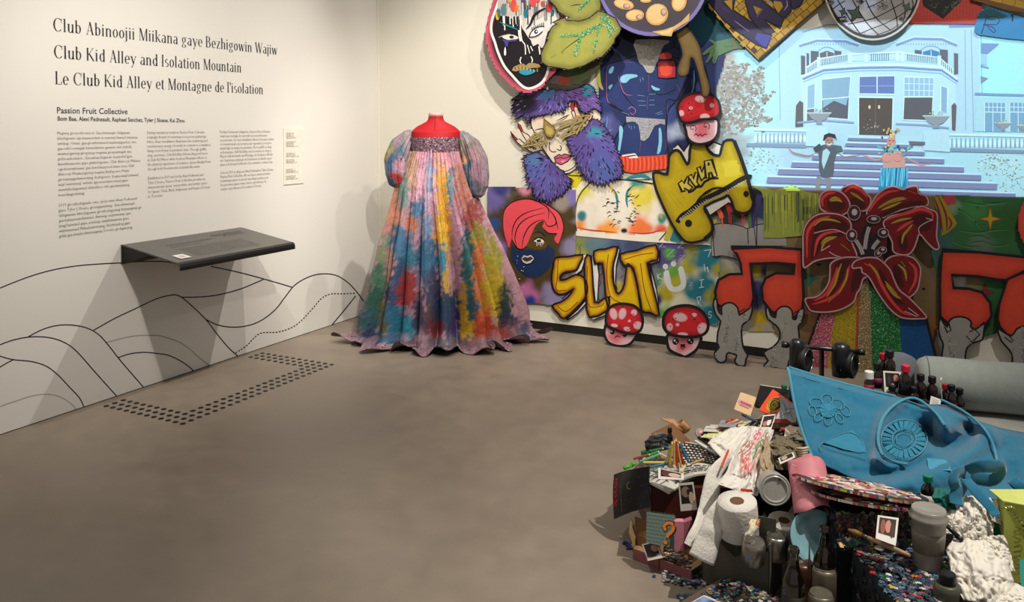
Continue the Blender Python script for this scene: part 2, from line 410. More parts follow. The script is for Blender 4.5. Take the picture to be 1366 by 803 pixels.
def serif_text(t):
    v = []; f = []; x = 0
    for ch in t:
        g, w = glyph(ch); o = len(v); v += [p+Vector((x, 0, 0)) for p in g.v]; f += [tuple(i+o for i in q) for q in g.f]; x += w+.012
    return v, f
t = thing('wall_title', 'three line black serif exhibition title on the left wall', 'title', atx(72, 112))
for s_, a, b, h in (('Club Abinoojii Miikana gaye Bezhigowin Wajiw', (71, 41.2), (370, 73.2), 17.8), ('Club Kid Alley and Isolation Mountain', (72, 77.2), (321.5, 96.8), 17.6), ("Le Club Kid Alley et Montagne de l'isolation", (73.5, 112.2), (350.5, 125.6), 17.2)):
    wall_text(s_, a, b, h, INK, 'title_line', t, serif=True)
t = thing('artist_credit', 'artist names in black sans letters under the big title', 'lettering', atx(76, 163))
wall_text('Passion Fruit Collective', (76, 151), (170, 152.3), 8.6, INK, 'name_line', t, bold=.006)
wall_text('Bom Bae, Alexi Pedneault, Raphael Sanchez, Tyler J Sloane, Kai Zhou', (76.8, 160.8), (246, 163.2), 6.1, INK, 'name_line', t, bold=.008)
def column(label, lines, x0, ys, w_full, hh, lean):
    """lines: list of strings or None for a gap; left x and first/last baselines in photo pixels"""
    t = thing('wall_text_column', label, 'text', atx(x0, ys[1]))
    n = len(lines)-1; mx = max(len(l) for l in lines if l); mb = MB()
    for i, l in enumerate(lines):
        if not l: continue
        y = ys[0]+(ys[1]-ys[0])*i/n; x = x0+lean*i/n
        v, f = textmesh(l, res=1, bold=-.006); X0 = min(q.x for q in v); X1 = max(q.x for q in v)
        A = atx(x, y); T = atx(x, y-hh); xe = x+w_full*(len(l)/mx)**.85; B = atx(xe, y); sx = (B.y-A.y)/(X1-X0)
        mb = MB().add([Vector((.0012, A.y+(q.x-X0)*sx, A.z+q.y*(T.z-A.z)/.73)) for q in v], f, '202020')
        obj('text_line', mb, INK2, t)
column('left text column in small grey type under the artist names', ["Megwaa gii-noohkowizod, Gaa-shiiwangin Gitigaanan", "Izhichigewin ogii-maawendaan iu maawaji'idiwaad minawaa", "awiiyag. Omaa, gaa-gii-izhiniiwaad waabanjigaadeni iwe", "gaa-ozhi'oomagak bimaadiziwin gaawiin wiin bakidij", "waakaa'iganing gii-ayaang megwaa gii-ayaamagak iwe", "gichi-aakoziwin. Gii-aabajichigaade mazinibii'igan,", "ikwehkaazowin gaye giizhichigewin. Club Abinoojii Miikana", "ogii-biminizhawaa' gaa-ikwehkaazonid iniwe imaa Club", "Abinoojii Waakaa'iganing megwaa Bezhigowin Wajiw", "gii-naanaagadawendang dezhigewin. Iji-gaa-zaagi'asiwaad", "wiiji'-inimiwaaj' wiiniin iga-enendamowaad gaye", "wewiizhichigewaad dizhishkoo nibi gaa-bimijiwang", "inendaagoziwag.", None, "2019 gii-ozhichigaade owe, ya'aa niwii Alexi Pedneault", "gaye Tyler J Sloane gii-niigaaniiwag, Gaa-shiiwangin", "Gitigaanan Izhichigewin gii-izhichigewag biizaangwiji-gii", "gaa-bakaanenindiziwaad. Awiiwag enizhiwewaa' gaa-", "zaagi'asiwaad gaye eniinzag ezizizhinaawaa gaye", "wiijiiwaawaad Makadewininiwag, Anishinaabeg gaye", "gidak gaa-miizabodiminwagwaa Toronto gii-dagwewag."], 76.3, (179.5, 317), 110, 4.3, 2.4)
column('middle text column in small grey type, English wording', ["During mandatory isolation, Passion Fruit Collective", "longingly dreamt of returning to in-person gatherings.", "Here, their installation illustrates the scattering and", "revolutionary energy of revelry in contrast to a simulated", "living room frozen in pandemic time. Through graffiti,", "drag, and music, Club Kid Alley follows drag performers", "at Club Kid Manor while Isolation Mountain reflects on", "the physical experience of isolation. Queer fluidity flows", "through both freedom and constraint like water.", None, "Established in 2019 and led by Alexi Pedneault and", "Tyler J Sloane, Passion Fruit Collective provides an", "intersectional queer, sex-positive, and artistic space", "for Queer, Trans, Black, Indigenous, and People of Colour", "in Toronto."], 196.2, (178.7, 264), 84, 4.1, 1.2)
column('right text column in small grey type, French wording', ["Pendant l'isolement obligatoire, Passion Fruit Collective", "rêvait avec nostalgie de reprendre les rassemblements", "en personne. Ici, leur installation illustre l'énergie éclatée", "et révolutionnaire de la reprise par opposition à un salon", "simulé figé en temps de pandémie. Par le graffiti, le drag", "et la musique, Club Kid Alley suit les artistes de drag au", "Manoir club kid tandis que Montagne de l'isolation réfléchit", "sur l'expérience physique de l'isolement. La fluidité queer", "passe à la fois par la liberté et la contrainte comme l'eau.", None, "Créé en 2019 et dirigé par Alexi Pedneault et Tyler J Sloane,", "Passion Fruit Collective offre un espace intersectionnel", "et artistique queer et axé sur une image positive pour", "les personnes queer, trans, noires, autochtones, de", "couleur, autochtones et de couleur à Toronto."], 293.3, (177.7, 254), 72, 3.9, .8)
# small label card with raised panel
t = thing('label_card', 'small white wall label with tiny type right of the text columns', 'label card', atx(379, 246))
a = atx(377.6, 171); b = atx(404.5, 244); zb = atx(378.5, 246.5).z
obj('card', box(.0, .006, a.y, b.y, zb, a.z, 'e4ded2'), mat('card_white', 'e4ded2', rough=.6), t)
mb = MB(); random.seed(3)
for blk in ((178.5, 4), (190, 4), (205.5, 3), (214, 3), (227, 3), (236, 3)):
    for i in range(blk[1]):
        y = blk[0]+i*2.1; L_ = random.uniform(9, 13) if i < blk[1]-1 else random.uniform(13, 19)
        v, f = textmesh(random.choice(["Supported by the", "in partnership and", "with thanks to all"]), res=1, bold=.01); X1 = max(q.x for q in v)
        A = atx(381.5, y, .0062); B = atx(381.5+L_, y, .0062)
        mb.add([Vector((.0067, A.y+q.x*(B.y-A.y)/X1, A.z+q.y*.012)) for q in v], f, '202020')
obj('fine_print', mb, INK2, t)
# ================= left wall: hill line drawing =================
z3 = zc(0, 280, 2.59); z4 = zc(120, 280, 2.59)
t = thing('hill_line_drawing', 'thin black contour lines of rolling hills along the foot of the left wall', 'wall drawing', atx(250, 500))
def ln(pts, wd=1.5):
    a = Art('left', .0005); a.line(pts, wd, '24242c', smooth=6); a.done('contour_line', t, INK)
def dash(pts, L1, L2, wd=1.5):
    P = sm(pts, 14); a = Art('left', .0005); acc = 0; seg = []; on = True
    for p, q in zip(P, P[1:]):
        d = (q-p).length; s_ = 0
        while s_ < d:
            need = (L1 if on else L2)-acc; go = min(need, d-s_)
            if on: seg.append(p.lerp(q, s_/d))
            s_ += go; acc += go
            if on: seg.append(p.lerp(q, min(1, s_/d)))
            if acc >= (L1 if on else L2)-1e-6:
                if on and len(seg) > 1: a.line([seg[0], seg[-1]], wd, '24242c', smooth=0); a.k = 0
                seg = []; acc = 0; on = not on
    a.done('dotted_line', t, INK)
ln(z3('-320 420 -140 330 0 270 100 231 180 208 260 194 340 187 416 183')+z4('107 184 180 178 260 179 315 190'))
ln(z3('-300 640 -120 520 0 466 60 446 120 438 180 443 230 462 270 494 330 562 404 644'))
ln(z3('98 438 150 412 200 399 250 398 300 408 340 430 375 468 420 525 497 614'))
ln(z3('323 416 400 373 460 345 520 316 560 301 600 293')+z4('290 293 312 299 345 325 400 378 440 430 480 477 512 506'))
ln(z3('-200 440 -100 470 0 505 45 517 110 524 160 540 200 570 240 612 275 650 291 684')); ln(z3('-120 620 0 543 47 517'))
ln(z3('409 510 450 497 500 492 550 497')+z4('270 502 310 520 340 540 361 559'))
ln(z4('318 302 390 300 450 292 520 273 602 239')); ln(z4('418 195 520 217 620 244 698 267'))
ln(z4('400 378 440 397 490 405 540 401 590 383 640 345 675 300 710 258 760 230 805 221 850 226 890 250 925 287 958 335'))
ln(z4('918 297 880 345 834 400'))
dash(z3('-100 730 0 680 60 659 110 643 160 637 205 645 240 665 265 690'), .9, 1.3)
dash(z3('369 458 430 442 480 434 540 434')+z4('250 437 300 453 340 477 375 508 410 536'), .9, 1.1)
dash(z4('503 494 540 470 575 435 600 424 650 422 700 405 735 378 770 340 800 306 830 291 870 290 916 288'), 2.4, 1.8)
# ================= reading shelf =================
t = thing('reading_shelf', 'black sheet metal reading shelf with raised tactile text on the left wall', 'shelf', (0, -1.78, .70))
BM = mat('black_coat_lit_top', '4a4743', rough=.33, spec=.6, noise_amt=.04, bump=.02, bscale=400)  # black coat painted grey for the light reflected off the top
y0, y1 = -2.189, -1.379
D_ = [(0, .768), (.02, .768), (.405, .706), (.42, .698), (.424, .685), (.424, .668), (.418, .668), (.417, .684), (.40, .699), (.02, .761), (.006, .761), (.006, .668), (0, .668)]
mb = MB(); n = len(D_)
mb.add([(p[0], y0, p[1]) for p in D_]+[(p[0], y1, p[1]) for p in D_], [(i, (i+1) % n, (i+1) % n+n, i+n) for i in range(n)], '2b2a28')
def cap(a): return [(0, 1, 10, 12), (1, 9, 10), (1, 2, 8, 9), (2, 3, 7, 8), (3, 4, 5, 6), (3, 6, 7), (10, 11, 12)]
mb.f += [tuple(reversed(q)) for q in cap(0)]+[tuple(i+n for i in q) for q in cap(0)]
obj('sheet', mb, BM, t)
for yy in (y0+.004, y1-.01): obj('side_gusset', MB().add([(.006, yy, .668), (.2, yy, .728), (.006, yy, .76), (.006, yy+.006, .668), (.2, yy+.006, .728), (.006, yy+.006, .76)], [(0, 1, 2), (5, 4, 3), (0, 3, 4, 1), (1, 4, 5, 2), (2, 5, 3, 0)], '101010'), mat('black_gusset', '0b0b0b', rough=.5), t)
obj('front_lip', MB().add([(x, y, z) for y in (y0-.0005, y1+.0005) for x, z in ((.407, .7068), (.4215, .6985), (.4252, .685), (.4252, .6675))], [(0, 1, 5, 4), (1, 2, 6, 5), (2, 3, 7, 6)], '101010'), mat('black_lip', '0e0e0f', rough=.3, spec=.6), t)
def shz(x): return .7686-(x-.02)*(.062/.385)
random.seed(5); mb = MB()
def raised(txt, y, x, wd, h):
    v, f = textmesh(txt, res=1, bold=.01); X1 = max(q.x for q in v)
    s_ = wd/X1; mb.add([Vector((x-q.y*h/.73, y+q.x*s_, shz(x-q.y*h/.73)+.0014)) for q in v], f)
raised('Club Kid Alley and Isolation Mountain', -2.02, .14, .3, .018); raised('Passion Fruit Collective', -2.02, .175, .2, .014)
for i in range(9): raised(random.choice(['During mandatory isolation the collective dreamt', 'revolutionary energy of revelry in contrast to a', 'living room frozen in pandemic time, through']), -2.02, .215+i*.018, .44, .009)
raised('ISOLATION', -1.68, .10, .22, .03); raised('Mountain Reflects', -1.62, .125, .16, .016)
obj('tactile_text', mb, mat('raised_print', '151412', rough=.35), t)
obj('code_plate', MB().add([Vector((x, y, shz(x)+.002)) for x, y in ((.30, -2.13), (.365, -2.13), (.365, -2.065), (.30, -2.065))], [(0, 1, 2, 3)], 'd8d5cf'), mat('white_plate', 'd8d5cf', rough=.4), t)
obj('plate_recess', MB().add([Vector((x, y, shz(x)+.0026)) for x, y in ((.318, -2.112), (.347, -2.112), (.347, -2.083), (.318, -2.083))], [(0, 1, 2, 3)], 'b5b0a6'), mat('grey_plate', 'b0aca4', rough=.4), t)
# ================= floor dots =================
t = thing('floor_marking', 'U-shaped marking of black dots on the floor below the reading shelf', 'floor marking', (.35, -1.8, 0))
DM = mat('black_rubber', '121212', rough=.5); s_ = .048; pts = set()
for i in range(12):
    for j in range(23):
        if j < 3 or j > 19 or i > 8: pts.add((i, j))
base = None
for (i, j) in sorted(pts):
    if base is None:
        base = obj('dot', lathe([(.0128, 0.0002), (.0126, .0022), (.0105, .003)], 14), DM, t, local=True); o = base
    else:
        o = base.copy(); COL.objects.link(o); o.parent = t
    o.location = Vector((.082+i*s_, -2.345+j*s_, 0))-t.location
# ================= the painted wall =================
BK = '131118'
zA = zc(640, 0, 3.2125); zB = zc(640, 0, 6.175); zC = zc(670, 100, 4.46); zD = zc(640, 230, 3.825); zE = zc(780, 0, 3.214); zG = zc(730, 230, 3.211)
zH = zc(930, 0, 3.133); zI = zc(920, 20, 3.063); zJ = zc(920, 230, 2.868); zO = zc(860, 170, 5.018); zP = zc(950, 240, 5.019); zQ = zc(1060, 240, 4.225); zR = zc(1220, 250, 3.345); zS = zc(930, 0, 8.03); zT = zc(1080, 0, 8.035)
def edgef(poly, cin, cedge, wpx, hi=None):
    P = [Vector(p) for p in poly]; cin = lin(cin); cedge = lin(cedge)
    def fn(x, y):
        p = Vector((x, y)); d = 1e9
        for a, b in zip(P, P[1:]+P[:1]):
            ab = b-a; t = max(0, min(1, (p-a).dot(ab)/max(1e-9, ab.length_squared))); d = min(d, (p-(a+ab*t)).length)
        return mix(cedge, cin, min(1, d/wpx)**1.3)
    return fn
def piece(name, label, cat, pts, off, face, edge=BK, thick=.008, smooth=0, group=None, spc=None, holes=None):
    P = sm(pts, smooth, True) if smooth else [Vector(p) for p in pts]
    cx = sum(p.x for p in P)/len(P); b = max(p.y for p in P); q = aty(cx, b, -off)
    t = thing(name, label, cat, q, group)
    board('panel', [tuple(p) for p in P], off, thick, edge, face, t, holes=holes)
    if spc: spacers(t, spc, off, thick)
    return t, Art('back', off), [tuple(p) for p in P]
random.seed(11)
# ---- flat sheets pinned to the wall ----
quad = [(650.5, 249), (768, 253), (768, 409), (650.5, 398)]
t, a, _ = piece('portrait_canvas', 'square canvas of a bearded face with red swept hair, left end of the painted wall', 'painting', quad, .026, '8a8490', '6b6470', .004)
a.spray(quad, blobs('9a93a0', [(705, 325, 70, '4b3c1d', 2.5), (722, 285, 50, '4b3c1d', 2), (700, 365, 50, '4b3c1d', 2), (655, 262, 22, '6f66a8'), (668, 250, 14, '3d3f7a'), (655, 330, 22, '8a6fae'), (657, 300, 12, '2f4f8f'), (662, 385, 20, '6b4f8e'), (703, 395, 20, 'b86a9c'), (707, 401, 9, '1d3b86'), (740, 392, 20, '8a7fa8'), (762, 262, 14, '7b6fb4'), (762, 330, 16, '8d84a4'), (748, 270, 14, '9a8f86'), (652, 410, 16, 'b09cc0'), (700, 252, 10, 'd88aa0')]), 2.5)
a.poly(zD('165 370 158 420 170 460 195 500 230 530 270 535 310 525 350 490 375 440 385 400 370 385 350 370 330 395 300 400 250 392 220 395 190 400'), '1b2f57')
for k in range(26):
    q = k/25; px = 160+225*q; py = 440+95*math.sin(math.pi*q)
    a.line(zD([(px, py-6), (px+(px-270)*.05, py+9)]), 1.1, '142448', smooth=0)
a.poly(zD('225 300 262 290 300 300 330 330 340 380 300 392 260 388 235 378 215 360'), '5a4620', 3)
a.poly(zD('148 385 122 300 120 220 135 180 175 148 240 135 310 148 370 180 410 215 427 265 425 300 402 365 380 340 395 310 350 310 320 280 330 245 290 265 262 320 240 370 215 390 190 380 165 340 160 350'), 'e8505c', 3)
for l in ('148 390 122 300 120 220 135 180 175 148 240 135 310 148 370 180 410 215 427 265 425 300 402 365 383 342', '165 340 168 290 190 240 240 205 330 180', '190 380 180 330 200 270 250 230 335 205', '215 390 225 330 250 280 290 250 330 240', '330 245 350 275 390 262 380 225', '322 280 350 310 395 310', '245 135 300 150 350 185 350 240', '350 185 385 230 400 290', '160 350 155 390', '165 340 178 365 190 385 215 392 240 375'): a.line(zD(l), 1.5, BK, taper=True)
a.line(zD('275 312 300 303 325 315 335 325'), 2, '152036', taper=True)
a.poly(zD('275 350 300 335 325 345 330 358 300 360'), 'e8e2d8'); a.poly(zD('290 345 310 340 315 355 295 358'), '2a2018'); a.line(zD('270 352 290 335 315 332 333 350'), 1.1, BK)
for x, l in ((292, 20), (302, 16), (312, 22), (322, 14)): a.line(zD([(x, 355), (x+1, 355+l)]), .9, 'ddd8d0', smooth=0)
a.poly(zD('208 440 225 420 243 425 262 418 282 438 262 462 240 468 222 460'), 'cfc8c4'); a.poly(zD('216 440 230 430 245 434 260 428 273 438 258 450 240 456 226 450'), '4a4038')
a.line(zD('213 440 240 445 278 438'), .9, '17141a'); a.line(zD('210 440 225 420 243 425 262 418 282 438 262 462 240 468 222 460 210 440'), .9, BK, smooth=0)
a.dots([(random.uniform(655, 700), random.uniform(330, 395)) for _ in range(30)], .5, ['e8e4f0', 'ffffff'])
a.done('painted_design', t)
# lady's chest sheet
q2 = zG('105 40 420 20 530 70 560 200 700 312 400 296 110 270'); t, a, _ = piece('chest_painting', 'cream sheet painted with a bare chest, teal spots and curly hairs above the yellow word', 'painting', q2, .0145, 'e8e1d2', 'b5ae9f', .002)
a.spray(zG('127 100 160 60 300 40 520 40 530 200 510 255 330 268 130 245'), blobs('e6dfcf', [(772, 252, 20, 'd8cc40'), (858, 262, 22, 'd9c84a'), (770, 304, 14, 'e8903a'), (810, 308, 16, 'f0a040'), (855, 306, 20, 'ea7a40'), (880, 309, 12, 'e86a50'), (776, 288, 7, '2d7a86', 1.3), (883, 292, 7, '2d8a80', 1.3), (850, 240, 14, '3a8a80'), (882, 289, 3, 'b0a030')]), 2)
a.poly(zG('85 10 130 0 150 30 125 70 90 60'), 'd8c51e'); a.line(zG('90 12 140 15 180 5 260 20'), 1.5, BK)
a.line(zG('130 235 180 247 240 252 300 258'), 2.2, 'c23a3c', taper=True); a.line(zG('345 255 400 262 450 258 505 240'), 2.2, 'c23a3c', taper=True)
a.line(zG('265 60 290 85 300 120 300 160'), 3.6, '2a8188', taper=True); a.line(zG('370 55 345 80 340 120 345 150'), 3.6, '2a8188', taper=True); a.line(zG('250 40 275 70 292 100'), 2.6, 'd8b820', taper=True); a.line(zG('385 60 360 75 348 110'), 2.6, 'd8b820', taper=True)
for k in range(46):
    s_ = -1 if k % 2 else 1; y = 70+160*random.random(); x = 322+s_*random.uniform(4, 88-(y-70)*.3); r = random.uniform(6, 11)
    an = random.uniform(-.6, .6)+(0 if s_ > 0 else math.pi)
    a.line(zG([(x, y), (x+r*math.cos(an), y+r*math.sin(an)-3), (x+2*r*math.cos(an), y+2*r*math.sin(an)+random.uniform(-8, 8))]), 1.0, '17151c', taper=True)
for k in range(14): a.line(zG([(330, 248), (330+14*math.cos(k*.45), 248+12*math.sin(k*.45))]), .7, BK, smooth=0)
a.line(zG('127 250 122 200 127 130 150 80 190 40'), 1.2, BK); a.line(zG('525 180 528 220 510 255 480 290'), 1.2, BK); a.line(zG('200 45 330 30 520 60'), 1.6, BK)
a.line(zG('330 30 400 12 450 30'), 5, '2a8188', taper=True); a.line(zG('350 32 440 30'), 1.2, BK)
a.poly(zG('500 285 530 200 545 230 520 292'), 'b5a838'); a.poly(zG('525 290 560 200 600 240 570 302'), '2a7480')
a.done('painted_design', t)
# sheet behind the word
q3 = zG('105 262 400 288 470 300 470 600 300 570 150 520 110 400'); t, a, _ = piece('crumpled_sheet', 'crumpled grey and green painted sheet behind the yellow graffiti word', 'painting', q3, .011, '76797e', '55555a', .002)
a.spray(q3, blobs('74767f', [(770, 330, 24, '7b8a4a'), (772, 345, 14, 'b0a84a'), (800, 325, 20, '5f7a86'), (830, 322, 22, '4c5c80'), (850, 330, 18, '3d4866'), (790, 370, 14, '9a4a58'), (825, 382, 10, 'b8a640'), (815, 350, 16, '8a889a'), (845, 380, 18, '6a6a74'), (860, 350, 16, '55608a')]), 2)
for k in range(26):
    x = random.uniform(110, 460); y = random.uniform(280, 520); a.line(zG([(x, y), (x+random.uniform(-30, 30), y+random.uniform(5, 40)), (x+random.uniform(-40, 40), y+random.uniform(20, 70))]), .7, '3c3c46', taper=True)
a.done('painted_design', t)
q4 = zG('400 292 740 314 730 655 395 600'); t, a, _ = piece('purple_teal_panel', 'purple, green and teal sprayed panel with white letters right of the yellow word', 'painting', q4, .008, '54527a', '3a3a50', .002)
a.spray(q4, blobs('d2cdb4', [(878, 335, 34, '4f4a7c'), (895, 330, 34, '4f4a7c'), (868, 372, 20, '4d7a3e'), (893, 338, 9, '4f9a38'), (900, 365, 14, '5d9a38'), (872, 372, 12, '3f8a40'), (927, 335, 15, '8f8a2c'), (920, 355, 15, 'a8a028'), (905, 380, 14, 'a8a028'), (888, 392, 14, 'a89e28'), (945, 345, 26, '1f6f80'), (935, 385, 26, '1f6f80'), (948, 420, 22, '1d7080'), (930, 420, 14, '2a7c84'), (960, 360, 12, '9a9430'), (952, 395, 14, '97902e'), (868, 418, 18, '4aa03c'), (885, 425, 20, '63a050'), (875, 400, 10, '1d2450')]), 2)
a.poly(zG('498 430 520 420 532 478 548 490 566 484 572 468 560 412 582 405 596 470 585 500 555 512 528 508 512 488'), 'ccd0d2', 2)
a.oval(*zG('506 403')[0], 3.6, 3.8, 'ccd0d2'); a.oval(*zG('541 391')[0], 3.6, 3.8, 'ccd0d2')
def Zs(x, y, r, w=.8, c='aab0c4'):
    x, y = zG([(x, y)])[0]; a.line([(x-r, y-r*.8), (x+r, y-r), (x-r, y+r), (x+r*1.1, y+r*.8)], w, c, smooth=0)
for x, y, r in ((420, 305, 3), (492, 308, 4), (572, 312, 4), (528, 345, 5), (578, 365, 3.5), (490, 480, 3.4), (455, 410, 3), (545, 380, 2), (615, 478, 2.6)): Zs(x, y, r)
for l in ('470 430 476 460', '486 432 472 446 492 458', '672 335 702 330 690 362', '672 392 676 425', '676 412 686 405 690 428', '652 462 672 458', '662 460 660 492', '650 494 672 490', '642 535 648 570', '642 535 656 532 658 548 645 553 662 575', '706 598 694 596 692 606 704 612 700 622 690 622'): a.line(zG(l), 1.0, 'c4ccd0', smooth=0)
a.done('painted_design', t)
# blue torso sheet
q5 = zE('60 370 75 200 180 60 700 -40 707 150 604 225 590 290 560 380 575 480 440 640 330 700 150 670 60 600'); t, a, _ = piece('torso_painting', 'dark blue painted sheet of a headless muscular torso in silver briefs', 'painting', q5, .0125, '222c58', '141830', .002)
a.spray(q5, blobs('232e5c', [(820, 60, 40, '141a38'), (860, 45, 30, '10131f'), (930, 60, 40, '14405a'), (960, 30, 40, '0f4450'), (985, 15, 30, '0e3e44'), (925, 90, 22, '1c2a66'), (950, 75, 24, '1b2450'), (806, 170, 20, '5a5f9c'), (800, 190, 14, '6c70a8'), (905, 172, 14, 'b8c8e0', .8), (893, 178, 12, 'a8b8d8', .6), (890, 150, 20, '3a4a8a'), (800, 130, 20, '2a3a78'), (925, 140, 14, '30407c')]), 2.5)
tor = zE('88 300 100 275 150 262 215 240 245 232 330 235 400 250 430 270 440 320 410 400 395 430 360 470 352 515 350 560 352 620 345 680 150 665 128 600 180 520 185 495 150 470 110 450 95 420 90 360')
a.poly(tor, '27376b', 2); a.line(tor, 2.0, BK, closed=True)
for l in ('88 300 92 420 130 455 190 500 215 498', '140 320 165 400 215 462', '165 400 210 405', '275 310 272 400', '285 380 300 400 340 405 395 380', '270 400 268 480', '350 505 352 430 395 430 430 395 450 350', '205 498 350 515', '180 520 250 520 345 520', '240 600 238 655', '440 290 470 300 478 350 440 400 400 430', '128 600 180 525', '350 525 352 625 345 670'): a.line(zE(l), 1.4, BK, taper=True)
for l in ('142 322 168 398 205 408', '92 310 95 420 110 445', '275 320 273 395', '270 410 268 470', '240 605 237 655', '150 590 145 655', '352 560 350 640', '213 500 190 470', '170 268 215 268', '180 495 200 500', '395 360 410 395', '355 450 356 500'): a.line(zE(l), .9, 'b86a9c', taper=True)
for pts in ('155 330 180 318 222 320 225 330 195 338 178 355 155 352', '105 300 120 283 126 292 118 312 105 315', '102 372 115 362 120 366 108 385', '285 365 305 375 322 380 318 388 295 385', '148 545 158 540 165 560 158 610 150 655 142 650 148 600', '318 550 328 555 332 600 325 650 310 660 318 610'): a.poly(zE(pts), '7fc0dc', 2)
for l in ('228 408 258 412', '275 405 305 402', '228 432 262 434', '278 430 300 428', '232 452 264 452', '276 450 300 450', '305 488 330 478', '312 492 335 486', '160 480 190 492', '238 335 240 352', '250 335 252 345', '248 330 250 340', '190 535 192 550', '200 540 201 556', '213 540 215 550', '90 545 100 520', '93 545 98 500', '458 340 466 380', '470 300 466 380 440 420'): a.line(zE(l), 1.4, '86c6e0', taper=True)
a.poly(zE('178 500 345 512 345 535 325 530 300 540 275 590 255 605 240 600 238 570 230 535 210 520 180 525'), '9a9ca6', 1)
a.oval(*zE('203 472')[0], 5, 4.5, '27376b'); a.line(zE('188 468 200 458 215 466 218 482 205 490 195 484'), .8, 'b86a9c'); a.line(zE('196 476 210 474'), .7, BK)
a.poly(zE('218 170 365 175 340 195 318 250 300 290 290 312 268 310 250 280 235 270 222 225'), 'a9a7a2', 2)
a.poly(zE('313 270 332 262 385 262 390 290 392 332 350 335 315 332'), 'b82f45', 1); a.poly(zE('325 278 370 275 372 320 330 322'), 'e0503c', 2); a.poly(zE('320 235 345 225 370 230 372 250 325 255'), 'd04a4a', 2); a.line(zE('318 258 385 258'), 3, '2a1c3a'); a.line(zE('313 270 315 332 350 336 392 332 390 262'), 1.2, BK, smooth=0)
a.line(zE('350 215 385 210 400 225'), 2.4, '3c4a80'); a.line(zE('325 232 345 215 380 205 380 180'), 1.6, BK)
a.line(zE('62 260 62 350 80 385'), 5, 'b8b850', taper=True)
# green hand
a.poly(zE('700 150 640 160 600 170 560 178 540 168 535 175 555 190 520 215 505 232 512 238 540 222 528 250 518 268 526 270 552 238 548 262 552 274 560 270 572 240 600 228 640 212 705 205'), '4c6a48', 1)
for l in ('555 205 512 236', '560 215 524 268', '572 220 553 272', '600 200 640 198'): a.line(zE(l), .6, '20382c')
a.spray(zE('640 162 706 150 706 206 640 210'), blobs('7a5a44', [(990, 57, 12, '4c6a48')]), 2)
a.done('painted_design', t)
a = Art('back', .0165)
pts = []; reg = [tuple(p) for p in zE('225 180 355 178 335 200 318 250 295 310 268 305 245 275 228 225')]; reg2 = [tuple(p) for p in zE('182 505 345 515 320 530 296 545 255 600 240 590 232 540 205 522')]
while len(pts) < 420:
    p = (random.uniform(840, 895), random.uniform(52, 190))
    if inside(p, reg) or inside(p, reg2): pts.append(p)
a.dots(pts, .55, ['e8e8ea', '8c8c90', 'c8c8cc', '5c5c64'], 4); a.done('silver_glitter', t, GLITTER, kind='stuff')
# orange ring band
q = zE('138 668 200 672 300 668 352 662 360 690 350 722 300 728 215 742 155 732'); t, a, _ = piece('orange_coil_band', 'orange-red ribbed band across the chest painting below the silver briefs', 'band', q, .022, 'd9482c', BK, .006, 1)
for k in range(24):
    x = 146+k*9; a.line(zE([(x, 672-(k > 18)*4), (x+3, 700), (x+1, 733-k*.3)]), .8, 'a83020' if k % 2 else 'f07a58')
a.line(zE('160 668 215 660 228 672 190 676'), 2.2, 'e0d6c8', smooth=0); a.done('painted_ribs', t)
# kraft panel, lime panel, drips panel
q = zP('360 40 760 80')+zJ('960 85 1010 300 960 560 930 700 440 640 430 560'); q = zc(0, 0, 1)([(1022, 250), (1112, 256), (1255, 262), (1262, 330), (1256, 420), (1240, 480), (1060, 455), (1035, 445), (1022, 400)])
t, a, _ = piece('kraft_board', 'bare kraft-brown board with small dots behind the big red flower', 'board', q, .0115, '7c6644', '5c4c34', .002)
a.spray(q, blobs('7a6445', [(1100, 430, 30, '8a6038'), (1235, 440, 26, '8a5a34'), (1245, 300, 20, '4c5858'), (1250, 360, 14, '6a5c48'), (1235, 470, 20, '7a4a30')]), 4)
for l in ('440 380 470 395 497 406 475 415 455 440 445 420',): a.poly(zJ(l), '2f6656')
for x, y in ((492, 352), (895, 446), (497, 353)): a.oval(*zJ([(x, y)])[0], 2.4, 1.8, '20201c')
a.poly(zQ('760 380 800 375 830 385 830 540 800 545 815 520 780 450'), '3c5754')
a.line(zJ('965 80 990 150 960 240'), .5, '5c4a30'); a.done('painted_design', t)
q = zP('262 60 300 55 345 70 350 460 160 460 150 530 20 515 0 400 -10 330 40 160 110 100')
q = zc(0, 0, 1)([(948, 262), (962, 256), (985, 250), (1003, 247), (1023, 252), (1023, 330), (1050, 330), (1050, 345), (982, 345), (976, 342), (951, 340), (949, 300)])
t, a, _ = piece('dripping_panel', 'black and grey panel with orange, pink and purple paint drips above the left music note', 'painting', q, .014, '8c8a86', BK, .002)
a.spray(q, blobs('a2a09a', [(965, 275, 26, '1a1817'), (990, 275, 30, '15130f'), (1005, 268, 22, '1c2a4a'), (1020, 280, 24, '26345c'), (975, 290, 14, '2e2a26'), (1012, 262, 14, '1e2030')]), 2)
a.poly(zP('0 305 50 292 130 295 200 310 238 325 300 300 380 292 480 295 500 440 240 440 160 450 160 525 60 512 15 515'), '8d8b88')
a.line(zP('10 300 50 292 130 295 200 310 238 325 300 300 360 293'), 1.3, BK); a.line(zP('238 322 242 430'), 1.2, BK); a.line(zP('0 310 15 515'), 1.3, BK); a.line(zP('15 515 60 508 110 515 160 530'), 1.3, BK); a.line(zP('280 310 295 440'), .9, BK)
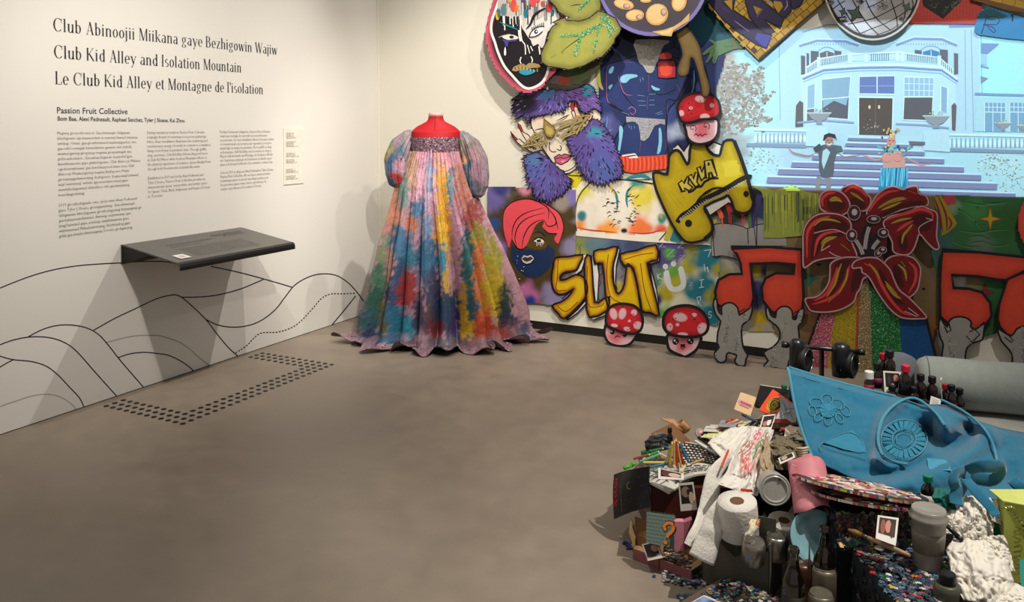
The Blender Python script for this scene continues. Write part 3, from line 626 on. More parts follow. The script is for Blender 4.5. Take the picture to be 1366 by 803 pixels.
for l, wd, c in (('35 190 55 225 65 255', 6, 'e05a3c'), ('66 250 70 315', 1.8, 'e05a3c'), ('90 130 110 180 125 220', 7, 'a82a38'), ('112 220 115 290', 1.4, 'a82a38'), ('126 230 127 310', 1.4, 'a82a38'), ('200 222 208 240', 5, 'd03a4c'), ('200 240 205 300', 1.2, 'd03a4c'), ('214 240 212 320', 1.2, 'd03a4c'), ('10 270 25 285', 6, 'c4a020'), ('320 100 300 160 290 220', 8, '383462'), ('285 200 272 320', 4, '383462'), ('300 200 298 440', 1.4, '2c2a4c'), ('250 200 255 320', 4, '4a6a40'), ('322 150 326 195', 2, '383462')): a.line(zP(l), wd, c)
a.done('painted_design', t)
q = zP('255 35 330 50 420 70 480 50 530 35 580 50 620 75 715 95 715 240 640 380 500 385 480 392 345 390 345 120 300 60')
t, a, _ = piece('lime_drip_sheet', 'lime green sheet with vertical paint runs between the yellow cut-out and the red flower', 'painting', zP('255 35 330 50 420 70 480 50 530 35 580 50 620 75 715 95 715 235 640 330 640 372 500 382 460 388 345 388 345 130 330 80'), .018, '8a9440', '4a5020', .002)
for k in range(46):
    x = 350+k*7.6+random.uniform(-2, 2); y0_ = 75+(k > 30)*15+random.uniform(0, 40); y1_ = random.uniform(200, 378)
    if x > 640: y1_ = min(y1_, 320-(x-640))
    a.line(zP([(x, y0_), (x+1, y1_)]), random.uniform(.7, 1.6), random.choice(['a4a93c', '6f7a30', '7f8a3c', '5c6a38', 'b0b04a', '2c3c40']), smooth=0)
for x in (615, 640, 655, 632): a.line(zP([(x, 180), (x+2, 200), (x-2, 208), (x+3, 228)]), 1, '3a4424', smooth=0)
a.spray(zP('480 55 530 38 580 52 590 70 500 75'), blobs('c8ec70', []), 3)
a.done('paint_runs', t)
# panel slivers seen inside the left note
t, a, _ = piece('patchwork_board', 'grey board with yellow, navy and violet patches seen inside the left music note', 'painting', zP('85 515 430 560 430 610 560 600 560 800 350 800 60 800 60 600'), .005, '9a968c', '6a665c', .002)
q = zJ('130 330 430 345 430 420 330 620 140 600 120 420')
a.spray(zJ('70 320 430 350 430 620 330 612 120 600 95 560'), blobs('9f9a8e', [(1010, 362, 12, 'b8a020'), (1028, 362, 14, '14284c'), (1012, 385, 16, '443f6a'), (1012, 400, 18, '39365c'), (1015, 425, 13, 'b89c1c'), (1012, 445, 9, 'c0a41c'), (960, 370, 18, '8e8830'), (1050, 362, 12, '8a7450'), (955, 355, 14, '7a8270')]), 2)
a.done('painted_design', t)
# green crumpled fabric right
q = zR('95 35 470 45 520 45 520 300 400 400 400 640 315 665 235 640 235 400 120 400 75 330')
t, a, P = piece('green_fabric', 'wrinkled green painted cloth with a yellow four-point star behind the right notes', 'painting', q, .0145, '32623a', '20402a', .002)
a.spray(q, blobs('2f6238', [(1255, 300, 20, '2c5c58'), (1250, 330, 26, '3a5c5c'), (1300, 280, 20, '3a7a40'), (1340, 300, 24, '2a5a26'), (1310, 330, 20, '5c6a60'), (1270, 275, 12, '6f8a68'), (1335, 420, 24, '2a5a30'), (1290, 380, 22, '7f7048'), (1270, 365, 16, '8a7450'), (1262, 295, 10, '383c50')]), 2.5)
for l in ('210 60 300 75 400 70', '200 190 280 200 340 190 420 185', '240 250 300 240 360 260 420 250', '230 225 290 215 340 235', '150 230 220 260 300 262', '300 60 340 70 420 62', '190 90 250 130 290 180'): a.line(zR(l), 1.6, '1f4c28', taper=True); a.line(zR([(x+3, y+5) for x, y in P2(l)]), 1.2, '4f8a54', taper=True)  # dark and light strokes paint the wrinkles' shade and highlights on flat cloth
def star(A, x, y, r, c, e, k=.28, rot=0):
    pts = [(x+(r if i % 2 == 0 else r*k)*math.cos(R(rot+i*45)), y+(r if i % 2 == 0 else r*k)*math.sin(R(rot+i*45))*1.05) for i in range(8)]
    A.poly(pts, c); A.line(pts, max(.9, r*.1), e, smooth=0, closed=True)
star(a, 1321, 292, 14.5, 'a8931e', '8a4a20'); star(a, 1314, 390, 13, '8a2a24', '5c1c18')
for x, y in ((200, 98), (281, 90), (272, 155)): a.oval(*zR([(x, y)])[0], 1.4, 1, '1a3c20')
a.poly(zR('128 36 180 38 185 70 150 80 130 70'), 'a83c48', 1)
a.poly(zR('80 40 120 38 150 90 190 160 180 175 150 200 120 218 118 150 95 90'), '9a8420', 1)
for l in ('85 40 110 110 125 200', '105 40 140 120 145 195', '100 80 112 130 118 180', '150 130 165 160 150 190'): a.line(zR(l), 3, '7a2430', taper=True)
a.done('painted_design', t)
# ---- top right: red sheet, black diamond, blue shape, yellow bricks ----
t, a, _ = piece('red_sheet', 'red sheet with thin white runs and a black leafy diamond at the top right', 'painting', [(1200, -40), (1300, -40), (1312, 20), (1306, 32), (1212, 31), (1205, 20)], .0125, 'b03a32', '7a2822', .002)
for k in range(22): x = 1212+k*4.4; a.line([(x, random.uniform(-5, 10)), (x+.4, random.uniform(16, 30))], .5, 'c8564c', smooth=0)
a.poly([(1226, -20), (1290, -20), (1282, 2), (1258, 25), (1232, 8)], '1c1a1e'); 
for k in range(14): x = random.uniform(1234, 1278); y = random.uniform(-2, 18-abs(x-1257)*.5); a.line([(x, y), (x+3, y+2), (x+5, y-1)], .9, random.choice(['3a5a40', '50705a', '4a4a50']))
a.done('painted_design', t)
t, a, _ = piece('blue_script_piece', 'bright blue rounded panel with looping script at the top right', 'painting', zc(1206, 10, 8.54)('800 270 830 130 850 60 960 -10 1060 20 1180 60 1400 130 1500 240 1500 370 1366 370 1150 350 860 312 820 295'), .020, '1d78ae', '0c3040', .003, 1)
a.spray(zc(1206, 10, 8.54)('835 120 860 60 960 0 1060 30 1190 110 1000 145'), blobs('14505c', []), 2)
z_ = zc(1206, 10, 8.54); a.line(z_('950 80 920 180 880 300'), 1.4, '0a2a50'); a.line(z_('920 150 960 110 1040 105 1085 140 1060 190 990 195 900 190'), 1.2, '0a2a50'); a.line(z_('900 195 1000 220 1040 260 1020 285 970 240 950 210'), 1.2, '0a2a50'); a.line(z_('1215 85 1235 100 1235 160'), 2, '101830'); a.line(z_('1225 85 1300 75 1366 105'), 1.4, '101830')
a.done('painted_design', t)
def bricks(a, poly, ox, oy, w_, h_, ang, c, mort, sh=.5, wd=.8):
    ca, sa = math.cos(R(ang)), math.sin(R(ang)); P = [(p[0], p[1]) for p in poly]
    for j in range(-20, 20):
        for i in range(-20, 20):
            u0 = (i+(sh if j % 2 else 0))*w_; v0 = j*h_; cu, cv = u0+w_/2, v0+h_/2
            x, y = ox+cu*ca-cv*sa, oy+cu*sa+cv*ca
            if inside((x, y), P):
                q = [(ox+u*ca-v*sa, oy+u*sa+v*ca) for u, v in ((u0+wd/2, v0+wd/2), (u0+w_-wd/2, v0+wd/2), (u0+w_-wd/2, v0+h_-wd/2), (u0+wd/2, v0+h_-wd/2))]
                a.poly(q, random.choice(c)); a.k -= 1
    a.k += 1
t, a, _ = piece('yellow_brick_panel', 'yellow painted brick panel at the top right corner of the wall', 'painting', [(1290, -30), (1420, -30), (1420, 22), (1366, 17), (1340, 13), (1318, 6), (1296, 0)], .03, '6a4a2a', BK, .006)
bricks(a, [(1300, -25), (1410, -25), (1410, 17), (1366, 15), (1325, 6), (1305, 0)], 1300, -25, 17, 10, 14, ['b58e2c', 'c49a30', 'a9852c'], BK)
a.done('painted_bricks', t)
# ---- PAS sign on yellow brick board ----
q = zS('110 25 400 380 660 635 690 620 1080 270 1366 30 1500 -120 1500 -400 400 -400')
t, a, P = piece('graffiti_board', 'yellow brick board with dark purple graffiti letters, top centre of the wall', 'painting', q, .05, '4a2c1c', BK, .01, spc=[(1050, 0), (1075, -15)])
bricks(a, zS('130 40 400 365 655 615 1070 262 1350 40 1450 -100 1450 -350 350 -350'), 996, 60, 11.5, 8, -41, ['a58324', 'b08c28', '98782a'], BK, wd=.9)
def lett(pts, hole=None):
    a.poly(zS(pts), '2b2340'); a.line(zS(pts), 2.4, BK, smooth=0, closed=True)
lett('120 30 170 -60 420 -60 380 110 270 20 410 125 460 160 800 380 740 520 640 480 420 330 250 180')
lett('500 -60 620 -60 930 200 890 300 720 210 830 345 760 370 640 290 560 180')
lett('640 -80 860 -80 960 -60 1020 40 1000 130 940 190 880 160 830 90 820 20 760 -20')
lett('1010 -80 1180 -80 1100 60 1030 100 1000 60')
a.poly(zS('600 60 690 95 640 160'), '8a7028'); a.poly(zS('290 15 375 -10 375 110'), '9a7a26'); a.poly(zS('820 10 900 20 920 70 870 140 820 60'), '9a7a26', 1)
for l, c in (('420 20 430 -40', '6a6088'), ('400 220 450 260 560 340', '7a70a0'), ('270 80 340 130', '5a5078'), ('640 180 700 100', 'a09ab8'), ('960 0 965 60 930 110', '8a84a8'), ('740 40 780 25 800 40', '8a84a8')): a.line(zS(l), 1.4, c, taper=True)
a.poly(zS('640 350 800 385 740 510 700 490 620 420'), '3c3c86', 1)
a.line(zS('120 40 400 385 660 635'), 1.3, 'a8843a', smooth=0); a.done('painted_letters', t)
# ---- disco ball ----
cx, cy, rx, ry = 1164, -22, 66, 76
q = [(cx+rx*math.cos(k*math.pi/24), cy+ry*math.sin(k*math.pi/24)) for k in range(48)]
t, a, P = piece('mirror_ball_cutout', 'round painted mirror ball panel with black grid lines and star glints, top of the wall', 'cut-out', q, .075, 'b9b6ae', 'd0ccc0', .01, spc=[(1150, -20), (1180, 10)])
a.oval(cx, cy, 63.5, 73.5, BK, n=48); a.oval(cx+.3, cy-.5, 61, 70, 'a3a19f', n=48)
a.spray([(cx+59*math.cos(k*.26), cy+68*math.sin(k*.26)) for k in range(24)], blobs('9c9b98', [(1120, 20, 26, 'aab8d8'), (1100, 0, 24, 'a0b0d4'), (1150, 30, 22, 'c4c8d0'), (1200, 10, 26, '8c8a86'), (1190, 30, 20, '9a9894'), (1160, 5, 12, 'b8c4dc')]), 3)
for l in ('190 0 300 230 400 300', '300 0 400 160 540 360', '460 0 600 230 740 375', '600 0 700 180 870 325', '870 0 930 180 940 290', '1000 0 1025 120 1000 250', '1100 0 1110 50 1090 130'): a.line(zT(l), 1.5, BK)
for l in ('230 110 310 50 380 10', '310 200 390 170', '410 260 520 240 700 190 880 100 1000 30', '540 360 660 310 780 265 930 190 1050 110', '620 80 700 50 790 0', '720 375 870 320 960 260', '300 190 330 185 400 190'): a.line(zT(l), 1.2, BK)
star(a, *zT('490 150')[0], 12, '4c5850', '1c2c28', .42, 25); star(a, *zT('360 130')[0], 6, '4c5850', '1c2c28', .42, 20); star(a, *zT('1045 80')[0], 7, '4c5850', '1c2c28', .42, 25)
for rg in ((240, 25, 30, 25), (550, 15, 40, 30), (780, 70, 70, 40), (370, 225, 30, 18), (980, 210, 20, 25)):
    a.dots([zT([(rg[0]+random.gauss(0, rg[2]*.5), rg[1]+random.gauss(0, rg[3]*.5))])[0] for _ in range(70)], .7, ['202020', '505050', '787878'], 4)
a.done('painted_design', t)
# ---- projected video of a white house, its light painted as wall colour ----
q = []
VX0, VX1, VZ0, VZ1 = 2.50, 4.30, .998, 1.922
VM = mat('projected_image_wall', 'ffffff', vcol=True, rough=.7, noise_amt=.02, nscale=60, spec=.2)
t = thing('painted_projection', 'bright bluish projected video, painted as wall colour, of a white balconied house and two performers on steps', 'projection', (3.45, -.004, VZ0))
def px_back(X, Z, Y=-.004):
    d = Vector((X, Y, Z))-CAMP; z = d.dot(FW); return (CX+F*d.dot(RT)/z, PY-F*d.dot(UP)/z)
fr = [px_back(VX0, VZ1), px_back(VX1, VZ1), px_back(VX1, VZ0), px_back(VX0, VZ0)]
a = Art('back', .0015, .00003)
a.spray(fr, blobs('a9dcea', [(1000, 110, 60, 'a8e0ee'), (1300, 100, 90, 'a4ecf8'), (1100, 60, 60, 'b4e0f0'), (1080, 200, 60, 'a8cce0'), (1200, 180, 60, 'b0dcea'), (970, 110, 34, '8f8a84', .8), (965, 200, 40, '949494', .9), (1350, 200, 40, 'b0e0ea'), (965, 80, 18, 'a39e98', 1.2)]), 4)
WHT, SH, DK_, GR = 'b4dcf0', '7fa0c8', '5c5a60', '8898a8'
# tree and shrubs
for k in range(1500):
    g = random.random(); x = random.uniform(100, 352); y = random.uniform(190, 500)
    if math.hypot((x-200)/150, (y-340)/150)+.55*noise.noise(Vector((x*.02, y*.02, 4))) > .9: continue
    a.oval(*zI([(x, y)])[0], random.uniform(1.2, 3.4), random.uniform(1, 2.6), random.choice(['8c8880', '86827c', '9a968e', '948f88', '9fb8c0']), n=6); a.k -= 1
a.k += 1
for cx_, cy_, n in ((290, 590, 90), (1240, 600, 90), (1310, 640, 60), (1330, 690, 40)):
    for k in range(n): a.oval(*zI([(cx_+random.gauss(0, 38), cy_+random.gauss(0, 24))])[0], random.uniform(.7, 2), random.uniform(.6, 1.4), random.choice(['80868c', '98a8a8', 'a8c8b8', '8a94a0', 'c0e8e0']), n=5); a.k -= 1
a.k += 1
# house body and centre bay
a.poly(zI('365 60 1130 40 1180 60 1190 500 365 480'), 'aed6ea')
a.poly(zI('450 205 530 165 1030 180 1085 240 1090 460 460 445'), 'b6e0f2')
for l in ('1125 60 1128 470', '365 110 370 430', '1190 60 1195 320', '1150 60 1160 480'): a.line(zI(l), 1, '88aad0', smooth=0)
# cornices
for off_ in (0, 395):
    a.line(zI([(448+off_, 128-off_*.01), (520+off_, 105-off_*.02), (635+off_, 108-off_*.02), (690+off_*1.02, 126)]), 3.2, '7f9cc8', smooth=0)
    a.line(zI([(455+off_, 118-off_*.01), (520+off_, 98-off_*.02), (640+off_, 100-off_*.02), (692+off_*1.02, 118)]), 1.2, 'c6ecf8', smooth=0)
    for k in range(20): x = 465+off_+k*11; a.line(zI([(x, 116), (x, 122)]), .7, '6a86b8', smooth=0)
a.line(zI('460 70 560 40 900 35 1130 42'), 1.4, '8aa8d0', smooth=0); a.line(zI('1060 45 1165 42'), 5, '7f9cd0', smooth=0)
# upper windows
for x0, x1, y0, y1 in ((532, 590, 150, 178), (953, 1020, 145, 170)):
    a.poly(zI([(x0, y1), (x0, y0+6), ((x0+x1)/2, y0-4), (x1, y0+6), (x1, y1)]), '4f86b8' if x0 > 900 else '6c6a72', 1); a.line(zI([((x0+x1)/2, y0), ((x0+x1)/2, y1)]), .9, 'd0eef8', smooth=0)
    a.line(zI([(x0-8, y0-2), (x0+10, y0-14), ((x0+x1)/2, y0-19), (x1-10, y0-14), (x1+8, y0-2)]), 1, '7f9cc8')
for x0, x1, y0, y1 in ((495, 527, 146, 200), (592, 620, 145, 172), (455, 472, 165, 245), (920, 948, 142, 165), (1022, 1055, 140, 205), (1080, 1097, 155, 245), (478, 488, 155, 210)):
    a.poly(zI([(x0, y1), (x0, y0), (x1, y0+3), (x1, y1-4)]), '646a78')
# balcony
rail = zI('478 215 528 180 655 160 850 152 1020 175 1075 222'); a.line(zI('480 222 530 192 655 178 850 172 1020 190 1075 232'), 7, 'b8e2f2', smooth=0)
a.line(rail, 2.2, 'd4f4fc', smooth=0)
def bal(x0, y0, x1, y1, n, h, c='5c7494', w_=1.0):
    for k in range(n):
        q_ = k/(n-1); x = x0+(x1-x0)*q_; y = y0+(y1-y0)*q_; a.line(zI([(x, y), (x, y+h)]), w_, c, smooth=0); a.k -= 1
    a.k += 1
bal(535, 180, 650, 160, 17, 26); bal(742, 158, 812, 156, 9, 30); bal(890, 160, 1010, 172, 17, 26); bal(484, 214, 524, 186, 6, 22); bal(1030, 182, 1070, 215, 6, 22)
for x, y in ((528, 172), (655, 154), (722, 150), (850, 146), (870, 148), (1020, 166)): a.poly(zI([(x-7, y), (x+7, y), (x+7, y+44), (x-7, y+44)]), 'c6ecf8')
a.line(zI('460 252 545 215 700 205 850 203 1030 215 1095 262'), 3, 'd4f4fc', smooth=0); a.line(zI('462 262 548 226 700 216 850 214 1030 226 1096 272'), 2.2, '7494c4', smooth=0); a.line(zI('466 272 550 237 700 227 850 225 1028 238 1092 282'), 1.2, '9cc0e0', smooth=0)
# ground floor windows and door
def win(pts, gl, bars=(), c2=None):
    a.poly(zI(pts), gl); a.line(zI(pts), 1.3, 'd0f0fa', smooth=0, closed=True)
win('538 262 658 250 652 335 540 345', '88aec8'); win('540 345 652 335 648 428 540 418', '5e6470'); a.poly(zI('545 380 590 350 640 370 645 345 648 338 545 345'), '8ab4d0')
win('480 290 515 280 512 380 478 385', '90b8d4'); win('478 385 512 380 510 430 476 435', '6c7684')
win('693 250 838 248 838 325 693 322', '6a80b8'); a.line(zI('766 250 766 324'), 1.4, 'd0f0fa', smooth=0); a.line(zI('693 290 838 290'), .7, 'a0b8dc', smooth=0)
a.poly(zI('690 338 832 340 825 492 690 488'), '59534f'); a.line(zI('690 488 690 336 832 338 828 490'), 1.6, 'd0f0fa', smooth=0); a.line(zI('760 340 758 488'), .8, '6f6a68', smooth=0)
a.oval(*zI('735 376')[0], 1.6, 2.6, 'd8d0a8'); a.oval(*zI('774 376')[0], 1.6, 2.6, 'd8d0a8')
for k in range(16): a.oval(*zI([(750+random.gauss(0, 14), 458+random.gauss(0, 10))])[0], .9, .8, '9aa0a4', n=5)
win('876 252 998 256 996 335 876 333', '96c0dc'); 
for k in range(1, 6): x = 876+k*20.5; a.line(zI([(x, 253), (x, 334)]), .8, 'd0f0fa', smooth=0)
for k in range(1, 3): y = 253+k*27; a.line(zI([(876, y), (998, y+3)]), .8, 'd0f0fa', smooth=0)
win('876 335 994 335 990 432 872 428', '5f6068'); win('1026 290 1056 298 1052 400 1024 395', '8ab0d0')
for p in ('435 370 450 350 464 358 464 455 432 458', '1070 370 1082 358 1090 370 1086 472 1072 470'): a.poly(zI(p), '646468', 0)
a.line(zI('440 440 540 430 672 440'), 2.4, '88a4c8', smooth=0); a.line(zI('842 445 960 450 1060 462'), 2.4, '88a4c8', smooth=0)
# far right building
a.poly(zI('1190 115 1265 118 1215 160 1190 155'), '7a96c8'); a.poly(zI('1190 160 1214 162 1214 205 1190 203'), '9ec8e0'); a.line(zI('1188 208 1222 216'), 2, '7f9cc8', smooth=0); a.poly(zI('1188 250 1220 258 1190 280'), '7f94b4')
a.line(zI('1165 322 1240 325 1366 328'), 3.2, '7f9cc8', smooth=0); a.poly(zI('1170 335 1450 340 1450 480 1165 475'), 'a8d8e6')
for x in (1205, 1308): a.poly(zI([(x, 358), (x+84, 360), (x+84, 478), (x, 476)]), '7aa8c8'); [a.line(zI([(x+k*17, 358), (x+k*17, 394 if k % 2 else 478)]), .9, 'c8ecf6', smooth=0) for k in range(6)]; a.line(zI([(x, 376), (x+84, 378)]), .9, 'c8ecf6', smooth=0); a.line(zI([(x, 396), (x+84, 398)]), 1.2, 'c8ecf6', smooth=0)
# terrace balustrades, urns
for x0, y0, x1, y1, n in ((262, 468, 478, 472, 13), (1055, 488, 1420, 496, 20)):
    a.line(zI([(x0, y0), (x1, y1)]), 3, 'c8ecf8', smooth=0); a.line(zI([(x0-30, y0+62), (x1, y1+64)]), 4.6, '8098b4', smooth=0)
    for k in range(n): q_ = k/(n-1); x = x0+8+(x1-x0-16)*q_; a.oval(*zI([(x, y0+38)])[0], 1.9, 5.4, 'cfeef8', n=8); a.line(zI([(x+9, y0+14), (x+9, y0+56)]), 1.2, '88a8c0', smooth=0)
for x, y, s_ in ((530, 400, 1), (1007, 412, 1.1), (1280, 440, .7), (1360, 450, .5)):
    a.poly(zI([(x-50*s_, y), (x+50*s_, y), (x+28*s_, y+26*s_), (x+8*s_, y+34*s_), (x+14*s_, y+46*s_), (x-14*s_, y+46*s_), (x-8*s_, y+34*s_), (x-28*s_, y+26*s_)]), '8f9aa4'); a.line(zI([(x-50*s_, y), (x+50*s_, y)]), 1.6, 'b8ccd4', smooth=0)
    for k in range(10): a.oval(*zI([(x+random.gauss(0, 18*s_), y-10*s_+random.gauss(0, 4))])[0], 1.2, 1, random.choice(['8aa890', 'b8d8c0', '98b0a8']), n=5)
for p in ('478 460 565 458 570 540 474 535', '955 475 1060 475 1064 560 955 552'): a.poly(zI(p), 'b4dcec')
# steps
st = [(650, 812, 500), (640, 900, 522), (632, 960, 548), (505, 1040, 572), (420, 1120, 600), (365, 1190, 628), (320, 1255, 660), (250, 1330, 696)]
for i, (x0, x1, y) in enumerate(st):
    h = 12+i*2.2; a.poly(zI([(x0, y), (x1, y+(x1-x0)*.03), (x1, y+h+(x1-x0)*.03), (x0-6, y+h)]), '7f88b0'); a.line(zI([(x0, y-2), (x1, y-2+(x1-x0)*.03)]), 2.0, 'c0e4f4', smooth=0)
a.poly(zI('895 515 962 518 962 532 898 530'), '6c7078')
# performers
a.poly(zI('522 545 545 530 560 528 590 532 610 548 600 570 592 600 590 640 585 660 560 668 540 665 528 630 530 590'), '55616c', 1); a.poly(zI('545 555 560 545 575 560 560 600 548 630 540 600'), 'a8d0d8', 1)
a.line(zI('525 560 490 575 455 570 420 560 404 540'), 2.2, '9a8a88', taper=True); a.line(zI('605 560 630 580 660 578 700 572'), 2.4, '8c807c', taper=True)
a.poly(zI('505 545 530 525 545 540 535 555 515 560'), '46505a', 1); a.poly(zI('590 530 620 535 628 555 605 560'), '5a6a74', 1)
a.oval(*zI('570 515')[0], 5.6, 7.4, '9c8478'); a.poly(zI('545 515 550 490 570 482 595 488 602 510 590 500 565 498 552 512'), '3c3634', 1)
for x in (563, 578): a.line(zI([(x, 512), (x+5, 512)]), 1, '201c1c', smooth=0)
a.line(zI('562 526 572 530 582 524'), 1.2, 'f0e8e8')
a.line(zI('530 660 525 700 522 740'), 6.4, '86888e'); a.line(zI('570 665 568 700 565 740'), 6.4, '84868c')
a.poly(zI('785 575 800 560 830 545 862 560 878 580 885 630 880 650 790 650 790 610'), 'c89c94', 1); a.poly(zI('790 625 885 622 895 690 890 720 770 720 775 670'), '2c88b0')
for k in range(26): x = 778+k*4.4; a.line(zI([(x+4, 625), (x+random.uniform(-8, 8), 700)]), .9, random.choice(['7fd8f0', '1c6c94', '50b4d8']), smooth=0)
a.line(zI('790 585 760 592 730 580 700 570'), 2.6, 'c4948c', taper=True); a.line(zI('880 580 910 595 945 612 985 606'), 2.6, 'c4948c', taper=True)
a.oval(*zI('824 518')[0], 6, 7.6, 'cc9088'); a.line(zI('814 514 820 513'), 1.2, '40404c', smooth=0); a.line(zI('829 513 836 514'), 1.2, '40404c', smooth=0); a.line(zI('818 528 830 528'), 1.2, 'a03848')
for k in range(22): a.oval(*zI([(824+random.gauss(0, 17), 487+random.gauss(0, 9))])[0], 1.5, 2, random.choice(['c8b078', 'd8c890', '6a5c48', 'b8a878']), n=6)
for k in range(46): a.oval(*zI([(835+random.gauss(0, 34), 548+random.gauss(0, 10))])[0], 1.7, 1.7, random.choice(['2c88b0', '60c0d8', '7a9ab0', 'c8b868', '28506c']), n=6)
a.oval(*zI('805 585')[0], 5.5, 5, 'd8948c'); a.oval(*zI('850 583')[0], 5.5, 5, 'd8948c')
a.done('video_picture', t, VM)
# projector light: a real beam shaped to the picture's rectangle on the wall
PL = Vector((3.1, -4.4, 3.1))
l = bpy.data.lights.new('projector_beam', 'SPOT'); l.energy = 1; l.spot_size = R(110); l.spot_blend = 0; l.shadow_soft_size = .012; l.use_nodes = True
o = bpy.data.objects.new('projector_beam', l); COL.objects.link(o); o.location = PL; o.rotation_euler = (R(90), 0, 0)
N = l.node_tree.nodes; L_ = l.node_tree.links; em = N['Emission']; tc = N.new('ShaderNodeTexCoord'); sx = N.new('ShaderNodeSeparateXYZ'); L_.new(tc.outputs['Normal'], sx.inputs[0])
def mth(op, a_, b_=None, c_=None):
    n = N.new('ShaderNodeMath'); n.operation = op
    for i, v in enumerate((a_, b_, c_)):
        if v is None: continue
        if hasattr(v, 'links'): L_.new(v, n.inputs[i])
        else: n.inputs[i].default_value = v
    return n.outputs[0]
az = mth('ABSOLUTE', sx.outputs['Z'])
X = mth('MULTIPLY_ADD', mth('DIVIDE', sx.outputs['X'], az), -PL.y, PL.x); Z = mth('MULTIPLY_ADD', mth('DIVIDE', sx.outputs['Y'], az), -PL.y, PL.z)
m1 = mth('MULTIPLY', mth('GREATER_THAN', X, VX0), mth('LESS_THAN', X, VX1)); m2 = mth('MULTIPLY', mth('GREATER_THAN', Z, VZ0), mth('LESS_THAN', Z, VZ1))
inv = mth('DIVIDE', 1.0, mth('POWER', az, 3.0))
L_.new(mth('MULTIPLY', mth('MULTIPLY', m1, m2), 375.), em.inputs['Strength']); em.inputs['Color'].default_value = (.80, .92, 1, 1)
# ---- stacked cut-outs ----
def offz(x, y): return -atz(x, y).y
# passion fruit face
q = zB('340 -260 180 -200 100 40 62 180 50 290 60 380 100 500 175 620 265 710 365 762 450 752 520 715 560 650 640 560 690 400 700 100 640 -120 520 -240')
t, a, P = piece('painted_face_cutout', 'oval cut-out of a black and white painted face with dripping colour crown', 'cut-out', q, .13, BK, BK, .012, 3, spc=[(690, 20), (700, 70)])
a.spray(P, edgef(P, '1a1016', 'cf5c74', 9), 2.5)
wh = zB('180 -60 130 80 100 170 95 260 125 350 150 430 200 540 270 625 340 700 390 728 440 722 500 690 540 640 565 560 570 400 640 200 640 0')
a.line(wh, 3.2, 'e8e4e0', smooth=4); a.poly(zB('190 -60 150 80 118 180 110 260 140 350 165 430 215 535 280 612 350 688 400 714 440 708 490 680 525 640 548 560 560 400 620 200 620 0'), '17121a', 3)
a.poly(zB('330 60 420 0 620 60 640 190 560 260 530 380 500 390 480 360 440 380 420 330 400 310 370 260 350 230 330 160'), 'cfcbc8', 2)
a.poly(zB('150 -40 620 -40 625 90 540 130 470 170 400 130 330 150 290 160 250 150 220 130 180 130 145 120'), 'b8b2ae', 1)
for k in range(60):
    x = random.uniform(150, 620); y = random.uniform(-20, 70); L = random.uniform(40, 170)
    a.line(zB([(x, y), (x+random.uniform(-4, 4), y+L)]), random.uniform(.6, 1.8), random.choice(['e4e0dc', '8a8682', '5a5a60', 'd8d0c8', '2a2a30', 'b8b4b0']), smooth=0)
for x, y, rx, ry, c in ((148, 130, 16, 36, 'd8aa1e'), (380, 110, 18, 38, '1f6f88'), (240, 0, 12, 26, 'c89a28'), (280, 45, 26, 50, 'd84a3c'), (305, 70, 16, 30, 'e8743c'), (360, 0, 20, 22, '4a4468'), (440, 20, 26, 34, 'd8444a'), (480, 0, 20, 20, 'd04a50'), (575, 60, 22, 42, 'c03038'), (600, 105, 16, 26, '1f6478'), (200, 80, 24, 50, '5a7a80'), (160, 110, 14, 40, '3a6a78'), (520, 30, 18, 22, 'a8543c')): a.oval(*zB([(x, y)])[0], rx/6.175, ry/6.175, c)
for x, l in ((205, 110), (195, 70), (250, 60), (275, 90), (300, 60), (335, 120)): a.line(zB([(x, 130), (x+4, 140+l)]), 1.6, 'dcd8d4', smooth=0)
for x in (225, 240, 285, 310): a.line(zB([(x, 135), (x+2, 205)]), 2.2, '141016', smooth=0)
a.line(zB('165 180 215 205 270 225 330 250'), 2.4, '1f7480', taper=True); a.line(zB('335 230 350 330 375 370 380 450'), 1.4, 'e4e0dc'); a.line(zB('325 250 330 300 340 340'), 2.4, 'e4e0dc'); a.line(zB('395 370 410 420 415 440'), 1.2, 'e4e0dc'); a.line(zB('420 380 440 420'), 1.2, 'e4e0dc'); a.line(zB('490 380 500 450'), 1.8, 'e4e0dc')
a.poly(zB('185 305 215 288 260 285 300 295 322 312 290 328 230 328'), 'dad6c4', 2); a.oval(*zB('265 306')[0], 3, 2.2, '26241c'); a.line(zB('160 310 190 295 250 282'), 1, 'a8a4a0')
a.poly(zB('180 325 230 330 325 320 300 340 240 345 232 385 215 380 205 345'), '4a3c86', 1); a.poly(zB('212 385 220 420 218 455 206 455 203 425'), 'e6e2e0', 2)
a.line(zB('385 238 420 200 450 130 500 90 550 65'), 3.4, '131118', taper=True); a.poly(zB('410 300 430 260 480 225 530 225 520 260 480 285 430 308'), 'e4e0dc', 2); a.line(zB('410 305 430 260 480 225 535 220'), 1.6, BK); a.line(zB('410 305 470 298 520 258'), 1.2, BK); a.oval(*zB('467 262')[0], 2.6, 3, BK); a.oval(*zB('470 260')[0], 1, 1.2, 'e0e0e0')
for k in range(7): a.line(zB([(440+k*15, 250-k*6), (432+k*16, 225-k*7)]), 1.0, BK, smooth=0)
a.line(zB('345 470 335 500 345 525'), 1.4, 'e4e0dc'); a.line(zB('425 465 438 495 430 515'), 1.4, 'e4e0dc')
a.poly(zB('325 590 360 570 395 560 430 570 468 580 440 605 390 620 350 612'), '2c8fae', 2)
a.poly(zB('268 580 285 550 330 530 365 525 385 540 405 520 450 520 490 530 512 550 480 560 440 560 400 565 375 575 330 580 300 590'), '9a8250', 1)
